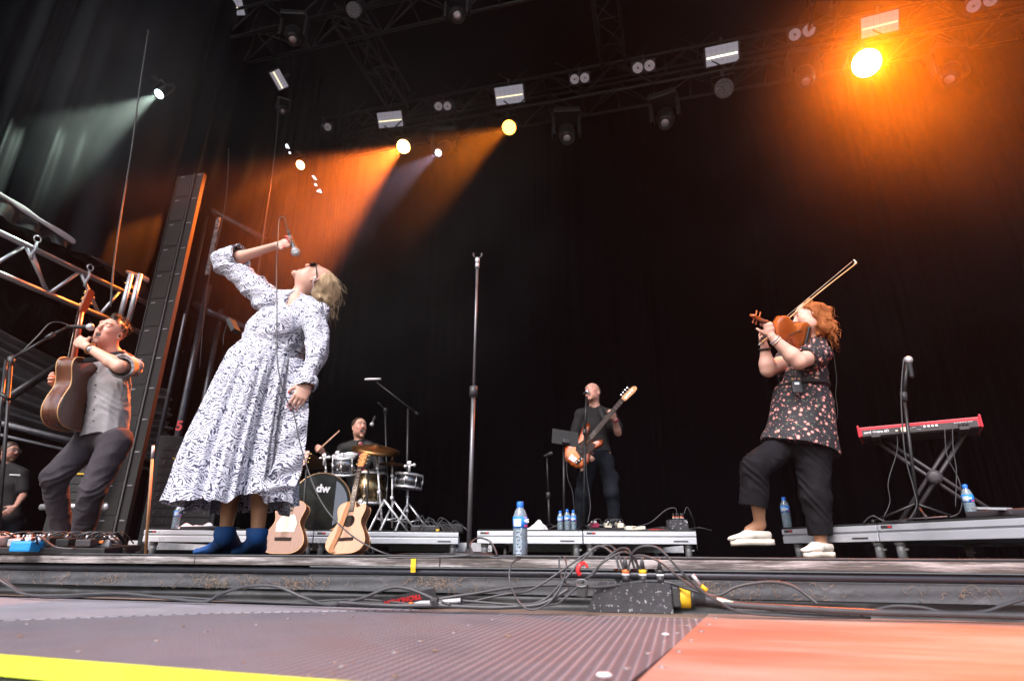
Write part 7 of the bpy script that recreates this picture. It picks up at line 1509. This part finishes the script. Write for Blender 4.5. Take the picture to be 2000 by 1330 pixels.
ec([(850, 1170, 2.36), (930, 1158, 2.36), (1010, 1146, 2.37), (1100, 1142, 2.37), (1170, 1146, 2.37), (1260, 1135, 2.37), (1310, 1138, 2.35), (1345, 1150, 2.3), (1400, 1162, 2.24), (1440, 1145, 2.22), (1500, 1136, 2.2), (1550, 1145, 2.18), (1598, 1180, 2.14)], .0058, 'thick cable arching across the upper skirt behind the stage box')
ec([(1412, 1178, 2.16), (1450, 1182, 2.15), (1560, 1188, 2.12), (1700, 1195, 2.08), (1850, 1199, 2.05), (2030, 1204, 2.0)], .0105, 'very thick multicore cable running off to the right edge')
ec([(1680, 1200, 2.1), (1740, 1184, 2.1), (1800, 1186, 2.08), (1850, 1196, 2.06), (1920, 1194, 2.05), (1960, 1182, 2.05), (2030, 1160, 2.05)], .0055, 'cable rising against the skirt at the far right')
ec([(800, 1185, 2.38), (820, 1178, 2.36), (855, 1176, 2.34), (900, 1172, 2.34)], .009, 'grey tape wrap round the cables near the red lettering', M['steel'])
for a, c, m_, lab in (((800, 1181), (806, 1181), 'orange', 'orange tape band on the cable bundle'), ((1369, 1143), (1381, 1153), 'yellow', 'yellow tape band on the arching right cable'), ((1352, 1122), (1368, 1142), 'steel', 'grey label sleeve above the yellow tape band'), ((1400, 1170), (1440, 1180), 'cream', 'pale label sleeve right of the thick connector')):
    q = MB().rod(P(a[0], a[1], 2.16 if a[0] > 1000 else 2.36), P(c[0], c[1], 2.155 if a[0] > 1000 else 2.355), .0068 if a[0] > 1000 else .0105); tag(q.build('cable_tag', M[m_]), lab, 'tape band')
e = empty('strap_clamp', P(1137, 1135, 2.24), 'black buckle with red velcro strap hanging beside the stage box', 'clamp'); MB().box((0, 0, -.03), (.035, .03, .045), Matrix.Rotation(.2, 3, 'Y'), bev=.006).build('block', M['rubber'], e); q = MB(); q.tube([V((.02 * math.cos(a), -.018, .012 * math.sin(a) - .005)) for a in np.linspace(0, 6.28, 17)[:-1]], .003, 6, closed=True); q.build('buckle', M['stand_grey'], e)
q = MB(); q.tube(sp([V((-.005, -.01, .02)), V((-.012, -.015, .035)), V((-.004, -.012, .055)), V((.012, 0, .06)), V((.02, .0, .045))], 6), .008, 6, flat=.4); q.build('strap', M['red'], e)
# banner strip with red lettering, upside down
e = empty('banner_strip', P(830, 1164, 2.4), 'black fabric strip with upside-down red lettering tucked behind the cables', 'banner strip'); e.rotation_euler = (R(8), R(-11), YAW)
MB().box((-.06, .012, .004), (.2, .002, .034), bev=.0008).build('fabric', M['rubber'], e)
text_mesh('TRONDHEIM', .024, Matrix.Translation((-.085, .009, .002)) @ Matrix.Rotation(math.pi / 2, 4, 'X') @ Matrix.Rotation(math.pi, 4, 'Z'), .0006, 'lettering', M['red'], e, .001)
q = MB(); q.box((0, 0, 0), (.03, .02, .02), bev=.004); q.lathe((0, -.011, -.001), [(.001, .001), (.004, .002), (.005, 0)], (0, -1, 0), 12); tag(q.build('cable_clip', M['rubber'], loc=P(848, 1172, 2.33)), 'small black cable clip with silver rivet right of the red lettering', 'clip')
# cables on the risers
rr = random.Random(9)
q = MB()
for k in range(14):
    g_ = G(rr.uniform(800, 880), 5.45 + rr.uniform(0, .3), .21); q.tube(sp([g_, g_ + V((.05, 0, .05 + .1 * rr.random())), g_ + V((.12 * rr.random() + .05, .05, .08 * rr.random() + .03)), g_ + V((.2, .02, 0))], 6), .0035, 5)
tag(q.build('cable_heap', M['cable']), kind='stuff', label='heap of thin cables on the drum riser')
q = MB()
for k in range(10):
    g_ = G(rr.uniform(1150, 1320), 5.0 + rr.uniform(0, .5), .205); q.tube(sp([g_, g_ + V((.1, .05, .01)), g_ + V((.2, -.05, .02)), g_ + V((.3, 0, 0))], 6), .0035, 5)
tag(q.build('cable_heap', M['cable']), kind='stuff', label='thin cables spread over the middle riser')
cable([P(1322, 1003, 4.98), P(1318, 992, 4.98), P(1300, 996, 5), P(1270, 1020, 5), P(1235, 1030, 5.1)], .0035, 'thin lead arching left from the small plug box'); cable([P(1336, 1003, 4.98), P(1342, 990, 4.98), P(1352, 1010, 5.0), P(1358, 1035, 5.1), P(1362, 1075, 5.1)], .0035, 'thin lead dropping behind the right end of the middle riser')
cable([G(1700, 3.75, .205), G(1720, 3.7, .24), G(1745, 3.65, .205), G(1790, 3.4, .205), G(1830, 3.3, .205), G(1870, 3.25, .21)], .004, 'dark lead lying along the top of the right riser')
cable([P(1107, 890, 5.9), P(1108, 930, 5.9), P(1118, 960, 5.9), P(1122, 1000, 5.9)], .003, 'thin lead hanging from the tablet stand'); cable([P(1144, 870, 6.15), P(1146, 930, 6.15), P(1153, 985, 6.1), P(1148, 1020, 6.05)], .0035, 'lead hanging from the bass players vocal stand')
